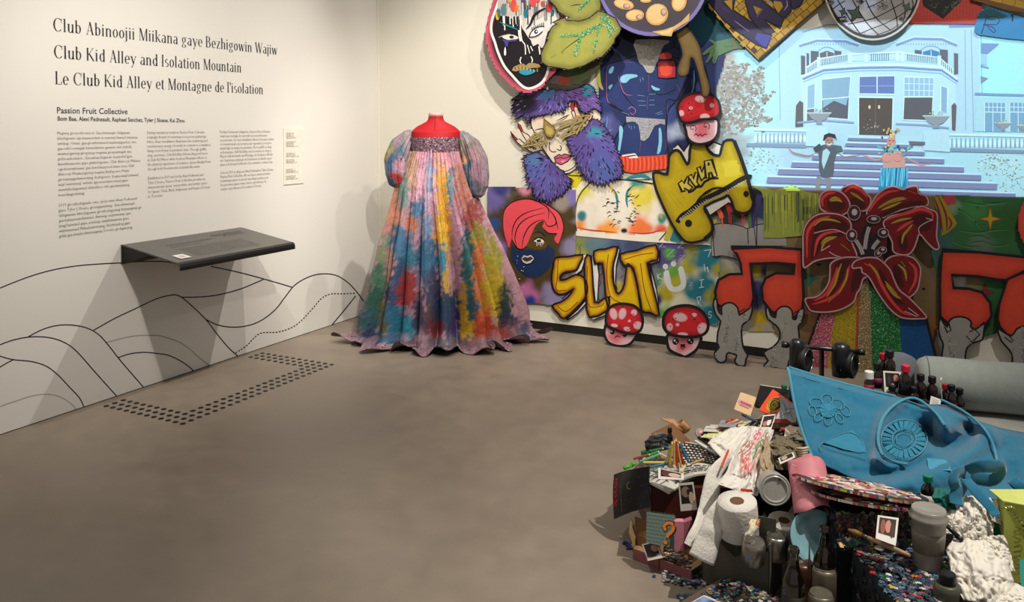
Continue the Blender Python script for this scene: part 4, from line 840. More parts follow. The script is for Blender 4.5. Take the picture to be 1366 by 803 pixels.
for k in range(16): a.line(zB([(280+k*14, 560-12*math.sin(k*.4)), (284+k*14, 580-14*math.sin(k*.35))]), .9, '2c2418' if k % 2 else 'c8a860', smooth=0)
a.done('painted_design', t)
# leaves
def leaf(name, label, q, off, c, hi, veins, glit, extra=None):
    t, a, P = piece(name, label, 'cut-out', q, off, c, BK, .008, 0, spc=None)
    a.spray(P, edgef(P, c, '6c6a34', 8), 3)
    a.line(P, 1.3, BK, smooth=0, closed=True)
    for l in veins: a.line(zB(l), 1.3, '2a2614', taper=True)
    if extra: extra(a)
    a.done('painted_design', t)
    if glit:
        g = Art('back', off+.004)
        for (x0, y0, x1, y1, w, n) in glit:
            pts = []
            for k in range(n):
                s_ = random.random(); pts.append(zB([(x0+(x1-x0)*s_+random.gauss(0, w), y0+(y1-y0)*s_+random.gauss(0, w))])[0])
            g.dots(pts, .55, ['1f8f50', '2fb868', '50d888', 'c8f0d8', '14703c'], 4)
        g.done('green_glitter', t, GLITTER, kind='stuff')
    return t
q = zB('560 600 600 560 700 575 860 540 985 470 1100 400 1020 470 985 560 900 640 820 690 700 705 580 690')
def ex(a):
    a.spray(q, blobs('4a4834', [(760, 95, 14, '7a2c20'), (745, 100, 14, '3c5a28'), (770, 92, 20, '3a5024'), (738, 105, 16, '5a4c50'), (790, 88, 12, '4a4830'), (752, 108, 8, '8a2c22')]), 2)
leaf('dark_leaf_cutout', 'dark mottled leaf panel showing below the large green leaf', q, .085, '4a4a38', '', [], [], ex)
leaf('upper_leaf_cutout', 'smaller olive leaf cut-out above the large leaf, cropped by the top of the view', zB('560 -60 575 5 625 55 650 100 705 132 735 142 712 166 770 178 850 170 920 145 990 90 1000 40 980 -60'), .165, '8c8e48', '', ['710 165 800 178 900 150 980 92', '745 50 800 38 850 40', '810 105 820 60'], [(820, 70, 900, 0, 5, 120), (700, 140, 780, 190, 8, 14)])
leaf('large_leaf_cutout', 'large olive green leaf cut-out with green glitter veins over the painted face', zB('503 440 508 510 560 545 690 565 735 575 860 540 975 475 1005 470 1070 400 1110 345 1115 315 1150 275 1165 235 1120 150 1020 100 975 90 900 150 820 175 715 168 700 142 640 165 598 186 636 198 600 215 582 240 560 300 545 325 560 322 530 380'), .185, '959648', '', ['675 445 700 405 780 345 850 300 900 265 960 215 1010 190', '580 478 630 450', '680 405 675 440'], [(1010, 130, 1060, 200, 16, 240), (1000, 200, 830, 290, 9, 330), (850, 290, 660, 292, 6, 170), (830, 300, 785, 460, 8, 170), (985, 220, 935, 440, 6, 150), (1060, 200, 1075, 300, 7, 90), (1060, 200, 1120, 245, 8, 90), (920, 340, 1000, 350, 12, 14)])
# passion fruit half
cx, cy = zE('290 -85')[0]; q = [(cx+75*math.cos(k*math.pi/24), cy+75.5*math.sin(k*math.pi/24)) for k in range(48)]
t, a, P = piece('passion_fruit_cutout', 'round cut fruit panel with purple rind and cream seeds, top of the wall', 'cut-out', q, .15, '8078b0', BK, .012, spc=[(850, -20), (890, -20)])
a.oval(cx, cy, 75, 75.5, BK, n=48); a.oval(cx, cy, 74, 74.5, '7a72ac', n=48); a.oval(cx, cy-1, 70, 70.5, '4a4160', n=48); a.oval(cx, cy-2, 68.5, 68.5, '45414a', n=48)
for x, y, rx, ry, r in ((168, 18, 46, 24, 12), (215, 65, 42, 27, -5), (310, 62, 52, 48, -35), (262, 2, 26, 12, 0), (405, 8, 34, 44, 15), (120, -40, 40, 24, 30), (220, -60, 44, 30, 0), (340, -60, 40, 36, 0), (430, -70, 30, 40, 0)):
    X, Y = zE([(x, y)])[0]; a.oval(X, Y, rx/3.214, ry/3.214, '241c18', r); a.oval(X, Y, rx/3.214-.6, ry/3.214-.6, 'c49a62', r); a.oval(X-.4, Y-.4, rx/3.214-3, ry/3.214-2.6, 'dfb982', r)
for x, y, rx, ry in ((180, 26, 16, 12), (235, 74, 16, 12), (338, 52, 13, 16)): X, Y = zE([(x, y)])[0]; a.oval(X, Y, rx/3.2, ry/3.2, '9a7a6a'); a.oval(X+.6, Y-.6, rx/5, ry/5, 'c8a890')
a.poly(zE('288 136 340 128 385 112 415 92 450 56 447 90 415 108 380 132 372 156 330 152'), 'cda868', 1); a.poly(zE('310 138 350 132 380 118 362 145 335 147'), 'e0c48c', 1)
a.done('painted_design', t)
# brown drip
q = zE('378 122 418 103 440 115 470 155 492 195 502 230 515 300 532 350 537 385 530 408 517 416 503 408 498 370 488 320 475 275 465 252 455 248 450 290 442 318 420 328 400 318 397 295 408 262 418 235 410 195 395 155')
t, a, P = piece('brown_drip_cutout', 'brown paint drip cut-out running from the fruit panel to the dizzy mushroom', 'cut-out', q, .115, '6e5a34', BK, .01, 2, spc=[(910, 45)])
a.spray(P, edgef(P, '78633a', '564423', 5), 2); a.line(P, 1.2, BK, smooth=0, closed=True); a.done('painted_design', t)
# mushrooms
def shroom(label, cap, stem, z, off, spots, face, wd=3.4, spc=None):
    C_ = [tuple(p) for p in sm(z(cap), 3, True)]; S_ = [tuple(p) for p in sm(z(stem), 3, True)]
    ax = sum(p[0] for p in C_)/len(C_); ay = sum(p[1] for p in C_)/len(C_)
    b = max(p[1] for p in C_+S_); q = aty(ax, b, -off); t = thing('mushroom_cutout', label, 'cut-out', q)
    ex_ = lambda P, k: [(sum(p[0] for p in P)/len(P)+(x-sum(p[0] for p in P)/len(P))*k, sum(p[1] for p in P)/len(P)+(y-sum(p[1] for p in P)/len(P))*k) for x, y in P]
    board('stem', ex_(S_, 1.05), off, .01, BK, BK, t); board('cap', ex_(C_, 1.04), off+.0105, .01, BK, BK, t)
    a = Art('back', off); sx_ = sum(p[0] for p in S_)/len(S_); sy_ = sum(p[1] for p in S_)/len(S_)
    a.spray(S_, blobs('dcb8c0', [(sx_+face[4][0], sy_+face[4][1], 13, 'd85a6c', .9), (S_[0][0], S_[0][1], 14, 'c8a0ac')]), 1.6); a.line(S_, wd, BK, smooth=0, closed=True)
    face[5](a); a.done('painted_face', t)
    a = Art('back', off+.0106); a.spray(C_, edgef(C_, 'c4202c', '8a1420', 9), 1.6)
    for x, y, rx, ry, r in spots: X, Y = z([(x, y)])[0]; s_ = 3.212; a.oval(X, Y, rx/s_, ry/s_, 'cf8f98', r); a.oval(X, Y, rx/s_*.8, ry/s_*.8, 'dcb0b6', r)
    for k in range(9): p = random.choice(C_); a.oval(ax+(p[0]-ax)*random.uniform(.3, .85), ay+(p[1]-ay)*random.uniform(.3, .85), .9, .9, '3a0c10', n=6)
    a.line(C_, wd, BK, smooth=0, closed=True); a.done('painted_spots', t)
    if spc: spacers(t, spc, off, .01)
    return t
def f1(a):
    for x, y in ((463, 550), (520, 540)):
        a.line(zE([(x+(2+k*1.7)*math.cos(k*.8), y+(2+k*1.7)*math.sin(k*.8)) for k in range(10)]), .9, BK)
    a.line(zE('470 580 478 573 486 582 496 575 504 584 514 575 524 577'), 1.2, BK, smooth=0)
shroom('dizzy mushroom cut-out with swirl eyes, under the brown drip', '398 475 402 445 418 422 445 405 480 398 530 400 565 422 580 455 577 490 550 508 500 512 455 525 415 520', '430 525 434 560 442 592 465 612 500 618 545 605 566 582 573 550 566 510 500 512', zE, .05, [(495, 425, 24, 15, 10), (415, 485, 12, 14, -20), (455, 463, 9, 7, 0), (515, 500, 22, 14, 0), (545, 452, 10, 11, 0)], [0, 0, 0, 0, (0, -3), f1], spc=[(930, 150), (940, 175)])
def f2(a):
    for x, y in ((279, 684), (332, 695)): X, Y = zG([(x, y)])[0]; a.oval(X, Y, 3, 3.2, BK); a.oval(X-1, Y-1, 1, 1, 'f0f0f0')
    a.line(zG('268 670 290 678'), 1.4, BK, smooth=0); a.line(zG('290 708 300 700 312 706'), 1.3, BK)
m2 = shroom('frowning mushroom cut-out tilted at the foot of the yellow word', '255 655 252 615 262 585 290 566 330 562 375 572 402 602 410 640 400 675 375 690 335 688 290 672', '262 640 246 670 248 705 268 732 310 744 352 736 378 705 385 680 320 660', zG, max(.03, offz(826, 463)), [(284, 606, 17, 26, -15), (322, 605, 17, 26, 15), (372, 600, 14, 14, 0), (388, 655, 20, 18, 0), (342, 670, 16, 10, 10), (288, 655, 16, 8, 10), (352, 636, 7, 6, 0)], [0, 0, 0, 0, (-3, 0), f2])
def f3(a):
    for x, y in ((550, 724), (613, 722)): X, Y = zG([(x, y)])[0]; a.oval(X, Y, 4.4, 4.6, BK); a.oval(X-1.2, Y-1.4, 1.5, 1.5, 'f4f4f4'); a.oval(X+1.3, Y+1.5, .8, .8, 'd8d8d8')
    a.poly(zG('570 735 592 735 590 752 580 760 572 752'), BK, 1); a.oval(*zG('581 752')[0], 1.6, 1.4, 'c04a58')
m3 = shroom('smiling mushroom cut-out standing on the floor right of the frowning one', '500 665 498 625 515 592 555 574 605 570 650 585 682 620 690 660 675 690 635 704 570 702 525 692', '517 695 516 740 530 765 575 785 592 790 630 768 650 740 656 700 590 702', zG, offz(911, 476.5), [(570, 620, 32, 20, 10), (525, 662, 14, 18, 0), (558, 652, 9, 8, 0), (630, 610, 12, 9, 0), (580, 694, 24, 10, 0), (665, 668, 22, 26, 20)], [0, 0, 0, 0, (0, -2), f3], wd=4)
# yellow spiked cut-out
q = zO('58 305 100 300 150 312 160 240 165 190 190 160 215 150 240 165 262 205 288 245 300 210 312 110 400 100 425 150 460 180 500 188 512 150 530 95 570 82 600 92 628 160 660 260 690 345 712 430 728 500 712 550 672 572 630 568 600 548 588 505 560 455 530 470 400 530 432 590 455 650 448 710 405 748 340 768 290 768 250 742 180 640 100 470 68 380')
t, a, P = piece('yellow_spiked_cutout', 'yellow spiked cut-out with block letters and a painted chain, below the dizzy mushroom', 'cut-out', q, .028, 'b59f14', BK, .012, 2, spc=[(900, 260), (960, 230)])
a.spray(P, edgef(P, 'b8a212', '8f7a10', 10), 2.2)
a.spray(zO('520 230 620 220 650 320 540 330'), blobs('c4b02a', []), 3)
for l in ('110 420 200 560', '130 400 230 540', '170 420 260 530', '200 400 270 480', '520 120 560 200'): a.line(zO(l), 2.2, 'a08c10', taper=True)
a.poly(zO('195 130 225 108 262 160 300 105 312 112 300 205 288 245 262 205 240 165 215 150 190 158'), 'c8c6be'); a.poly(zO('425 130 460 95 515 118 500 185 460 178'), 'c8c6be')
for l in ('195 135 225 108 262 158 298 105', '288 245 300 205 312 112', '425 128 460 95 515 118', '430 150 465 180 500 186'): a.line(zO(l), 2.2, BK, smooth=1)
a.poly(zO('400 532 560 455 588 505 560 500 430 590'), 'c4c2ba')
def yl(l, hole=None): a.poly(zO(l), 'c8b84c'); a.line(zO(l), 2.0, BK, smooth=0, closed=True)
a.line(zO('290 435 320 425 345 400 380 395 400 365 445 340 495 340'), 3, BK, smooth=0)
yl('225 375 250 355 262 375 285 330 300 325 290 375 320 400 300 425 262 405 270 425 250 430')
yl('290 325 315 315 325 345 340 300 360 305 350 365 365 385 340 398 318 370')
yl('350 270 372 262 382 300 400 255 420 262 405 330 380 355 365 320')
yl('400 225 450 215 485 325 460 335 445 300 430 305 430 335 410 340'); a.oval(*zO('428 245')[0], 1.6, 2.4, BK)
ch = zO('218 635 250 590 300 560 345 520 400 480 480 440 540 410 590 380 640 350 690 330 716 335'); a.line(ch, 6.4, '15120f'); 
chp = sm(zO('235 620 300 565 400 500 500 460 600 400 700 345'), 14)
for i in range(0, len(chp)-1, 2):
    p = chp[i]; a.line([(p.x-1, p.y-1.4+random.uniform(-.6, .6)), (p.x+1.6, p.y+1.2)], 1, 'b8b4a8', smooth=0)
for l in ('235 605 225 625', '370 480 400 440 470 405 540 405', '345 500 380 460 450 420'): a.line(zO(l), 2.4, BK, taper=True)
a.oval(*zO('294 640')[0], 4.6, 4.6, BK); a.oval(*zO('680 443')[0], 3.6, 3.8, BK)
a.line(P, 3.2, BK, smooth=0, closed=True); a.line(zO('600 90 640 190 690 340 725 480'), 5, BK); a.line(zO('400 745 450 700 455 650 430 590 400 535'), 4.4, BK); a.done('painted_design', t)
# lady with fur hat and gloves
def fur(a, pts, c, dens, z, spike=10, seed=1, blob=()):
    random.seed(seed); P = sm(z(pts), 3, True); cx = sum(p.x for p in P)/len(P); cy = sum(p.y for p in P)/len(P); out = []
    for i in range(0, len(P)):
        p = P[i]; q_ = P[(i+1) % len(P)]; out.append((p.x, p.y)); m = (p+q_)/2; n = Vector((m.x-cx, m.y-cy)).normalized(); L = random.uniform(.4, 1)*spike/4.46
        out.append((m.x+n.x*L+random.uniform(-1, 1), m.y+n.y*L+L*.4))
    return out
def furart(a, out, z, dens, cc, blob, lean=(0, 1)):
    a.spray(out, blobs('58488a', blob), 2)
    P = [(p[0], p[1]) for p in out]; x0 = min(p[0] for p in P); x1 = max(p[0] for p in P); y0 = min(p[1] for p in P); y1 = max(p[1] for p in P); n = 0; cx = (x0+x1)/2; cy = (y0+y1)/2
    while n < dens:
        x, y = random.uniform(x0, x1), random.uniform(y0, y1)
        if not inside((x, y), P): continue
        d = Vector(((x-cx)*.6+lean[0]*14, (y-cy)*.6+lean[1]*14)).normalized(); L = random.uniform(3, 7)
        a.line([(x, y), (x+d.x*L*.5+random.uniform(-.5, .5), y+d.y*L*.5), (x+d.x*L, y+d.y*L+random.uniform(-.6, .6))], random.uniform(.9, 1.5), random.choice(cc), taper=True); n += 1
        if n % 8: a.k -= 1
    a.line(out, 1.0, BK, smooth=0, closed=True)
face = zC('185 260 172 290 185 330 205 380 235 430 275 480 310 530 345 575 385 575 420 555 450 520 460 470 440 400 480 330 540 270 550 230 500 190 440 150 400 150 300 200 200 230')
q = zC('60 230 45 250 110 200 180 120 100 120 70 190')
t, a, P = piece('fur_hat_lady_cutout', 'cut-out of a woman in purple fur hat and gloves with a gold geometric mask', 'cut-out', zC('170 240 168 290 180 320 150 330 120 270 95 280 110 320 60 330 48 340 90 400 130 440 180 460 240 440 290 500 325 560 350 590 400 580 450 545 460 480 600 400 580 230 540 150 200 150'), .026, 'ddd2bf', 'cfc6b4', .008, 1, spc=[(740, 190), (770, 170)])
a.poly(face, 'ddd0bb', 2); a.spray(zC('185 240 440 170 540 190 540 260 440 300 190 290'), blobs('ddd0bb', [(780, 150, 18, 'd8a090', .7), (720, 165, 14, 'e4c8b4')]), 2.5)
a.line(zC('172 260 172 300 190 340 215 400 260 465 310 535'), 1.4, BK); a.line(zC('310 560 370 575 430 545 445 500'), 1.3, BK)
a.line(zC('283 400 280 440 300 458 322 455'), 1.3, BK); a.line(zC('325 440 345 450 352 430 342 420'), 1.3, BK); a.line(zC('320 275 370 250 400 235'), 1.5, BK, taper=True); a.line(zC('320 285 370 262 395 240'), 1, BK, taper=True); a.line(zC('190 330 230 320 262 325'), 1.5, BK, taper=True)
a.poly(zC('310 490 340 472 352 480 370 470 415 480 390 515 350 535 318 520'), 'c05a78', 1); a.line(zC('310 490 340 472 352 480 370 470 415 480 390 515 350 535 318 520'), 1.3, BK, smooth=0, closed=True); a.line(zC('315 500 345 492 370 495 412 482'), 1, BK); a.poly(zC('345 512 380 505 360 522'), 'e49ab0')
for l, l2 in (('110 400 80 370 62 350', '48 335 70 360 95 385 80 390 60 365'), ('180 440 150 390 120 330', '92 285 110 300 128 345 108 330')):
    a.line(zC(l), 5, 'dccfbc'); a.poly(zC(l2), 'b02c3c', 1); a.line(zC(l2), .9, BK, smooth=0, closed=True)
a.line(zC('50 335 80 390 120 425 180 460'), 1.2, BK); a.line(zC('92 285 108 330 150 400 190 445'), 1.1, BK); a.line(zC('100 378 150 420 200 440'), 1.1, BK); a.line(zC('125 340 160 360 175 400'), 1.1, BK)
for l in ('418 215 405 190 412 160 428 165 428 215', '430 190 432 155 445 160 446 190'): a.poly(zC(l), 'b8343c', 1); a.line(zC(l), .9, BK, smooth=0, closed=True)
for l in ('410 215 425 260', '428 205 440 250', '446 190 470 240 490 270', '470 270 500 290', '480 250 520 270 540 240'): a.line(zC(l), 1.1, BK)
a.done('painted_face', t)
def furboard(name, out, off, lab, dens, blob, lean):
    o = board(name, out, off, .008, BK, '4c3f7c', t); o['label'] = lab
    g = Art('back', off); furart(g, out, None, dens, ['15101f', '1c1430', '15101f', '8478c0', '7464b0'], blob, lean); g.done(name+'_strokes', o)
hat = fur(None, '75 165 100 145 60 150 130 100 230 90 370 95 440 80 500 55 540 80 560 130 585 200 570 215 540 195 490 225 450 200 440 160 400 155 360 205 310 215 240 235 180 245 165 280 130 240 100 255 85 215 70 230', '', 0, zC, 22, 4)
furboard('fur_hat', hat, .04, 'purple fur hat', 150, [(685, 140, 16, '16111f'), (700, 138, 18, '18122a'), (695, 125, 20, '15101c'), (730, 122, 14, '3f6a9c'), (770, 128, 16, '6a4a90'), (785, 120, 10, '2f90a8'), (740, 145, 16, '5a4a94'), (795, 140, 14, '6a4c94')], (0, .9))
g1 = fur(None, '215 465 180 470 135 490 145 560 170 640 195 710 240 735 300 730 360 700 395 640 400 620 340 560 270 500', '', 0, zC, 24, 5)
furboard('left_fur_glove', g1, .036, 'purple fur glove under the chin', 110, [(715, 225, 20, '5a60a8'), (730, 245, 16, '5f5aa4'), (712, 212, 10, '4a86a8', .6)], (-.2, 1))
g2 = fur(None, '540 265 500 310 460 345 410 340 390 390 410 440 440 500 470 560 500 600 540 630 600 640 660 610 700 600 705 540 680 460 660 400 630 340 590 290', '', 0, zC, 22, 6)
furboard('right_fur_glove', g2, .044, 'larger purple fur glove beside the cheek', 170, [(794, 180, 12, '2a98a8'), (800, 200, 24, '5c58a4'), (805, 225, 22, '4e5ca0'), (780, 200, 16, '5a4a94')], (.2, 1))
m_ = Art('back', .052)
def gold(l, w=2.0): m_.line(zC(l), w+.9, '3a3214', smooth=0); m_.line(zC(l), w, 'a8955a', smooth=0)
for l in ('118 428 245 330 265 400 118 428', '118 428 200 345 270 420', '150 405 240 360 200 430 165 395', '180 380 230 425 265 380', '300 300 510 238 460 300 360 380 318 340 300 300', '340 300 410 290 430 345 370 370', '320 330 450 270 400 330', '410 290 440 350 500 250', '350 370 430 290 480 270', '430 250 520 240 460 310'): gold(l, 1.7)
m_.poly(zC('248 262 310 310 318 345 295 375 262 365 245 320'), '8f7c3c'); m_.poly(zC('258 300 300 320 305 345 285 360 262 345'), 'b8a25c'); m_.line(zC('248 262 310 310 318 345 295 375 262 365 245 320'), 1, '3a3214', smooth=0, closed=True)
m_.done('gold_mask', t, label='gold geometric mask across the eyes')
# graffiti word, one panel per letter
random.seed(21)
t = thing('graffiti_word_cutout', 'yellow and rust-red four-letter graffiti word cut-out on the lower wall', 'cut-out', aty(800, 420, -.03))
def gl(nm, z, pts, white, red):
    P = [tuple(p) for p in sm(z(pts), 2, True)]; o = board(nm, P, .032, .008, BK, 'b89414', t)
    for w_ in white: board(nm+'_shade', z(w_), .026, .005, BK, 'dcd8d4', o)
    g = Art('back', .032); g.spray(P, edgef(P, 'd4b008', '85280f', 5.5), 1.5)
    for r_ in red: g.line(z(r_), 1.1, '8a1c1c')
    g.line(P, 2.4, BK, smooth=0, closed=True); g.done(nm+'_paint', o)
    g = Art('back', .026); [g.line(z(w_), 1.6, BK, smooth=0, closed=True) for w_ in white]; g.done(nm+'_outline', o)
gl('letter_s', zD, '385 436 450 430 526 420 510 465 490 500 440 508 415 525 412 548 440 545 490 522 530 535 550 585 538 640 495 690 430 747 400 720 368 680 410 662 450 635 478 594 440 618 400 622 372 590 366 530 375 480', ['526 420 548 418 520 500 480 530 425 525 440 505 495 500', '400 625 478 592 470 600 420 645', '440 750 500 700 550 640 552 660 500 715 450 752'], ['400 440 395 540 390 600 440 600', '395 680 440 710 500 660'])
gl('letter_l', zG, '162 368 186 358 195 450 204 557 235 545 264 533 256 592 180 620 166 540 160 440', ['190 360 212 352 222 440 216 545 204 557 195 450', '185 622 260 594 250 612 200 632'], ['172 400 172 560 220 575 245 560'])
gl('letter_u', zG, '200 338 250 328 302 318 285 385 280 450 296 512 312 515 330 480 340 400 352 395 372 430 388 500 405 592 370 600 330 572 262 582 246 480 236 388 206 392', ['302 318 312 330 296 400 292 470 300 500 285 470 283 390'], ['262 350 255 430 270 530 320 560'])
gl('letter_t', zG, '312 350 380 335 465 310 472 375 430 388 455 500 480 612 440 600 402 590 388 490 368 410 350 402 326 395', ['472 330 482 335 480 380 440 392 468 500 482 612 455 500 436 388 470 376'], ['330 372 400 352 455 345', '400 390 415 500 445 590'])
# music notes, figures
def note(lab, out, hole, off, z, extra=None):
    P = [tuple(p) for p in sm(z(out), 1, True)]
    cxx = sum(p[0] for p in P)/len(P); b = max(p[1] for p in P); t = thing('music_note_cutout', lab, 'cut-out', aty(cxx, b, -off))
    hs = [[tuple(p) for p in z(h)] for h in hole]; board('panel', P, off, .012, BK, 'c8402c', t, holes=hs)
    a = Art('back', off); a.spray(P, edgef(P, 'cc4430', 'b23426', 10), 3) if not hs else None
    a.line(P, 3.6, BK, smooth=0, closed=True)
    for h in hs: a.line(h, 3.4, BK, smooth=0, closed=True)
    if extra:
        P = [tuple(p) for p in sm(z(extra), 1, True)]; o = board('panel', P, off+.0125, .012, BK, 'c8402c', t); g = Art('back', off+.0125); g.spray(P, edgef(P, 'cc4430', 'b23426', 10), 3); g.line(P, 3.6, BK, smooth=0, closed=True); g.done('black_outline', t)
    a.done('black_outline', t); return t
NO = .045
note('left red-orange music note cut-out lifted by two grey figures', '158 288 300 285 428 295 432 400 436 480 430 530 400 555 360 565 310 530 280 490 275 440 290 405 330 385 400 388 402 356 330 346 230 350 238 400 245 480 232 530 190 560 150 530 105 505 97 455 110 412 150 390 200 388 195 350 180 310', [], NO, zJ)
note('right red-orange music note cut-out lifted by grey figures, cropped by the frame', '968 298 1100 305 1290 325 1420 335 1420 490 1320 490 1262 470 1258 410 1285 378 1210 412 1180 410 1100 397 1002 392 1010 442 1070 445 1120 460 1150 500 1155 550 1120 600 1080 625 1000 590 958 550 957 430 962 340', [], NO, zJ, '1215 410 1262 388 1300 380 1300 470 1350 500 1420 520 1420 680 1300 690 1240 660 1190 600 1178 560 1185 500')
def figure(lab, pts, z, foot, dets, off=None):
    off = off or max(NO+.016, offz(*foot))
    P = [tuple(p) for p in sm(z(pts), 2, True)]; cxx = sum(p[0] for p in P)/len(P); t = thing('grey_figure_cutout', lab, 'cut-out', aty(cxx, max(p[1] for p in P), -off))
    board('panel', P, off, .012, BK, '85837f', t); a = Art('back', off); a.spray(P, blobs('8f8d89', [(P[0][0], P[0][1], 12, '9d9b97')]), 2.5); a.line(P, 2.4, BK, smooth=0, closed=True)
    for l in dets: a.line(z(l), 1.5, BK, smooth=0)
    x0 = min(p[0] for p in P); x1 = max(p[0] for p in P); y0 = min(p[1] for p in P); y1 = max(p[1] for p in P); n = 0; bands = [(random.uniform(x0, x1), random.uniform(y0, y1), random.uniform(-.3, .3)) for _ in range(6)]
    gp = []
    while len(gp) < 260:
        bx, by, s_ = random.choice(bands); u = random.gauss(0, 9); p = (bx+u*s_+random.gauss(0, 1.6), by+u)
        n += 1
        if inside(p, P): gp.append(p)
        if n > 6000: break
    a.done('painted_outline', t); g = Art('back', off+.001); g.dots(gp, .5, ['d8d8d8', '4a4a4a', 'a8a8a8', '2c2c2c'], 4); g.done('silver_flecks', t, GLITTER, kind='stuff'); return t
figure('grey dancing figure cut-out under the left end of the left note', '98 478 90 505 100 545 118 570 108 610 105 650 112 670 95 690 100 715 118 728 138 720 140 700 150 690 180 700 172 720 185 738 210 740 215 715 222 698 205 670 198 610 205 580 230 560 240 515 215 530 190 545 185 520 165 500 140 500 122 515 122 545 108 525 105 495', zJ, (985, 488), ['188 535 212 522', '110 515 125 540'])
figure('grey kicking figure cut-out under the right end of the left note', '292 520 298 560 330 585 345 610 340 645 315 670 282 690 300 720 280 745 330 748 370 755 380 720 400 700 420 640 415 590 430 570 438 530 430 520 412 535 408 560 395 560 392 530 375 514 350 514 332 530 328 555 310 545 302 520', zJ, (1035, 491), ['330 530 308 545', '395 545 410 530'])
figure('grey headed figure cut-out under the right note, hands on the red disc', '958 555 952 600 962 640 970 660 966 760 1045 760 1055 700 1062 670 1090 650 1120 640 1126 600 1128 575 1095 600 1075 590 1078 575 1065 560 1040 552 1010 555 992 570 985 590 970 575', zJ, (1268, 500), ['978 585 992 580 1000 605 985 612 975 590', '1058 625 1080 650 1110 620 1090 600 1070 610'])
figure('grey figure cut-out at the right frame edge below the red disc', '1175 590 1190 640 1210 665 1235 700 1240 770 1330 770 1330 590 1280 588 1250 600 1232 625 1200 610 1185 600', zJ, (1350, 505), ['1205 630 1230 650 1240 640', '1190 590 1235 640'])
# glitter rainbow and lily
RO = .07
q = zJ('680 395 690 470 800 520 905 560 930 660 960 780 700 800 440 790 440 700 470 620 500 535 600 480 660 420')
t, a, P = piece('glitter_rainbow_cutout', 'fan of pink, yellow, gold, green and blue glitter stripes below the red flower', 'cut-out', q, RO, '303030', BK, .01, 0, spc=[(1150, 420), (1170, 440)])
stripes = [('500 535 556 535 520 800 440 800 445 700', 'a8485c', ['d88898', 'e8b8c0', 'b04058', 'f0d8dc']), ('556 530 640 480 636 600 628 800 520 800', 'a08c14', ['c8b420', 'b8a020', 'e0d058', '8a7810']), ('640 470 652 440 640 660 636 800 628 800', 'b04a28', ['c86a30', 'a03c20']), ('652 440 680 398 692 470 700 800 636 800', '8a744c', ['d8c8a0', '7a643c', 'c0a878', 'f0e8d0', '5c4a2c']), ('684 420 720 470 800 540 812 700 815 800 700 800 692 500', '14642c', ['1f9048', '0c4a20', '40c070', '28804a', 'b0e0c0']), ('800 545 905 560 932 690 955 800 815 800 808 640', '0d4880', ['1468a0', '0a3860', '2080b8'])]
for pts, c, _ in stripes: a.poly(zJ(pts), c)
a.line(zJ('500 535 470 620 440 700'), 3.2, BK); a.line(zJ('905 560 930 660 960 780'), 4, BK); a.done('painted_stripes', t)
g = Art('back', RO+.002)
for pts, c, cc in stripes:
    Pp = zJ(pts); x0 = min(p[0] for p in Pp); x1 = max(p[0] for p in Pp); y0 = min(p[1] for p in Pp); y1 = min(505, max(p[1] for p in Pp)); gp = []
    N_ = int((x1-x0)*(y1-y0)*(.05 if c == '0d4880' else .5))
    for _ in range(N_):
        p = (random.uniform(x0, x1), random.uniform(y0, y1))
        if inside(p, Pp): gp.append(p)
    g.dots(gp, .55, cc, 4)
g.done('glitter', t, GLITTER, kind='stuff')
t = thing('red_lily_cutout', 'giant dark red lily cut-out with white-edged petals in the middle of the wall', 'cut-out', aty(1160, 425, -.09))
def petal(nm, l, dk, hl, yl_, off, gy=()):
    P = [tuple(p) for p in sm(zQ(l), 3, True)]; cx = sum(p[0] for p in P)/len(P); cy = sum(p[1] for p in P)/len(P)
    o = board('petal', [(cx+(x-cx)*1.045, cy+(y-cy)*1.045) for x, y in P], off, .007, BK, BK, t)
    g = Art('back', off); g.poly(P, '6a0d14'); g.line(P, 1.9, 'b08c90', smooth=0, closed=True)
    for q_ in dk: g.poly(zQ(q_), '400a10', 2)
    for q_ in hl: g.line(zQ(q_), 5.2, 'a8282c', taper=True); g.line(zQ(q_), 2.6, 'c8403c', taper=True)
    for q_ in yl_: g.line(zQ(q_), 4.2, '7a5a1c', taper=True); g.line(zQ(q_), 2.0, 'a8902c', taper=True)
    for q_ in gy: g.line(zQ(q_), 1.2, 'b89a9c')
    g.done('petal_paint', o)
petal(0, '260 62 290 35 330 22 370 40 410 80 430 110 420 150 390 175 330 170 290 120', ['300 120 350 100 400 140 370 165'], ['280 70 320 40 370 55 410 100'], ['315 70 350 90 390 120', '330 75 380 110'], .078)
petal(0, '145 90 170 65 215 58 260 68 295 100 312 140 300 180 250 200 190 185 150 165 140 130', ['190 110 250 100 290 150 240 180 190 160'], ['160 150 155 110 185 78 230 72'], ['195 115 225 100 260 110', '200 120 240 112 270 125'], .083)
petal(0, '405 185 430 140 460 90 510 50 560 35 610 55 640 40 690 35 700 75 740 90 755 130 730 150 670 150 600 170 540 190 480 220 430 215', ['480 190 560 150 650 120 730 120 720 140 600 165 500 210'], ['420 180 460 115 520 70 590 60', '640 60 690 80'], ['470 160 540 125 630 105', '480 150 560 110 620 100', '490 170 540 150 600 125'], .081)
petal(0, '50 490 48 380 50 290 80 230 130 195 190 188 250 195 300 220 320 260 310 310 330 370 350 430 290 440 200 440 120 455 80 480', ['110 300 180 275 290 300 260 320 180 350 120 430 90 440', '130 215 220 210 300 245 290 290 200 280 110 290'], ['70 440 70 320 85 270 130 225 200 205', '110 430 130 340 180 300 260 290'], ['110 260 150 225 210 225 260 240', '150 360 180 330 240 320', '150 400 170 350 230 325', '260 360 310 400'], .086, ['110 300 170 285 230 280 290 305', '195 405 240 430 300 435', '150 400 200 370'])
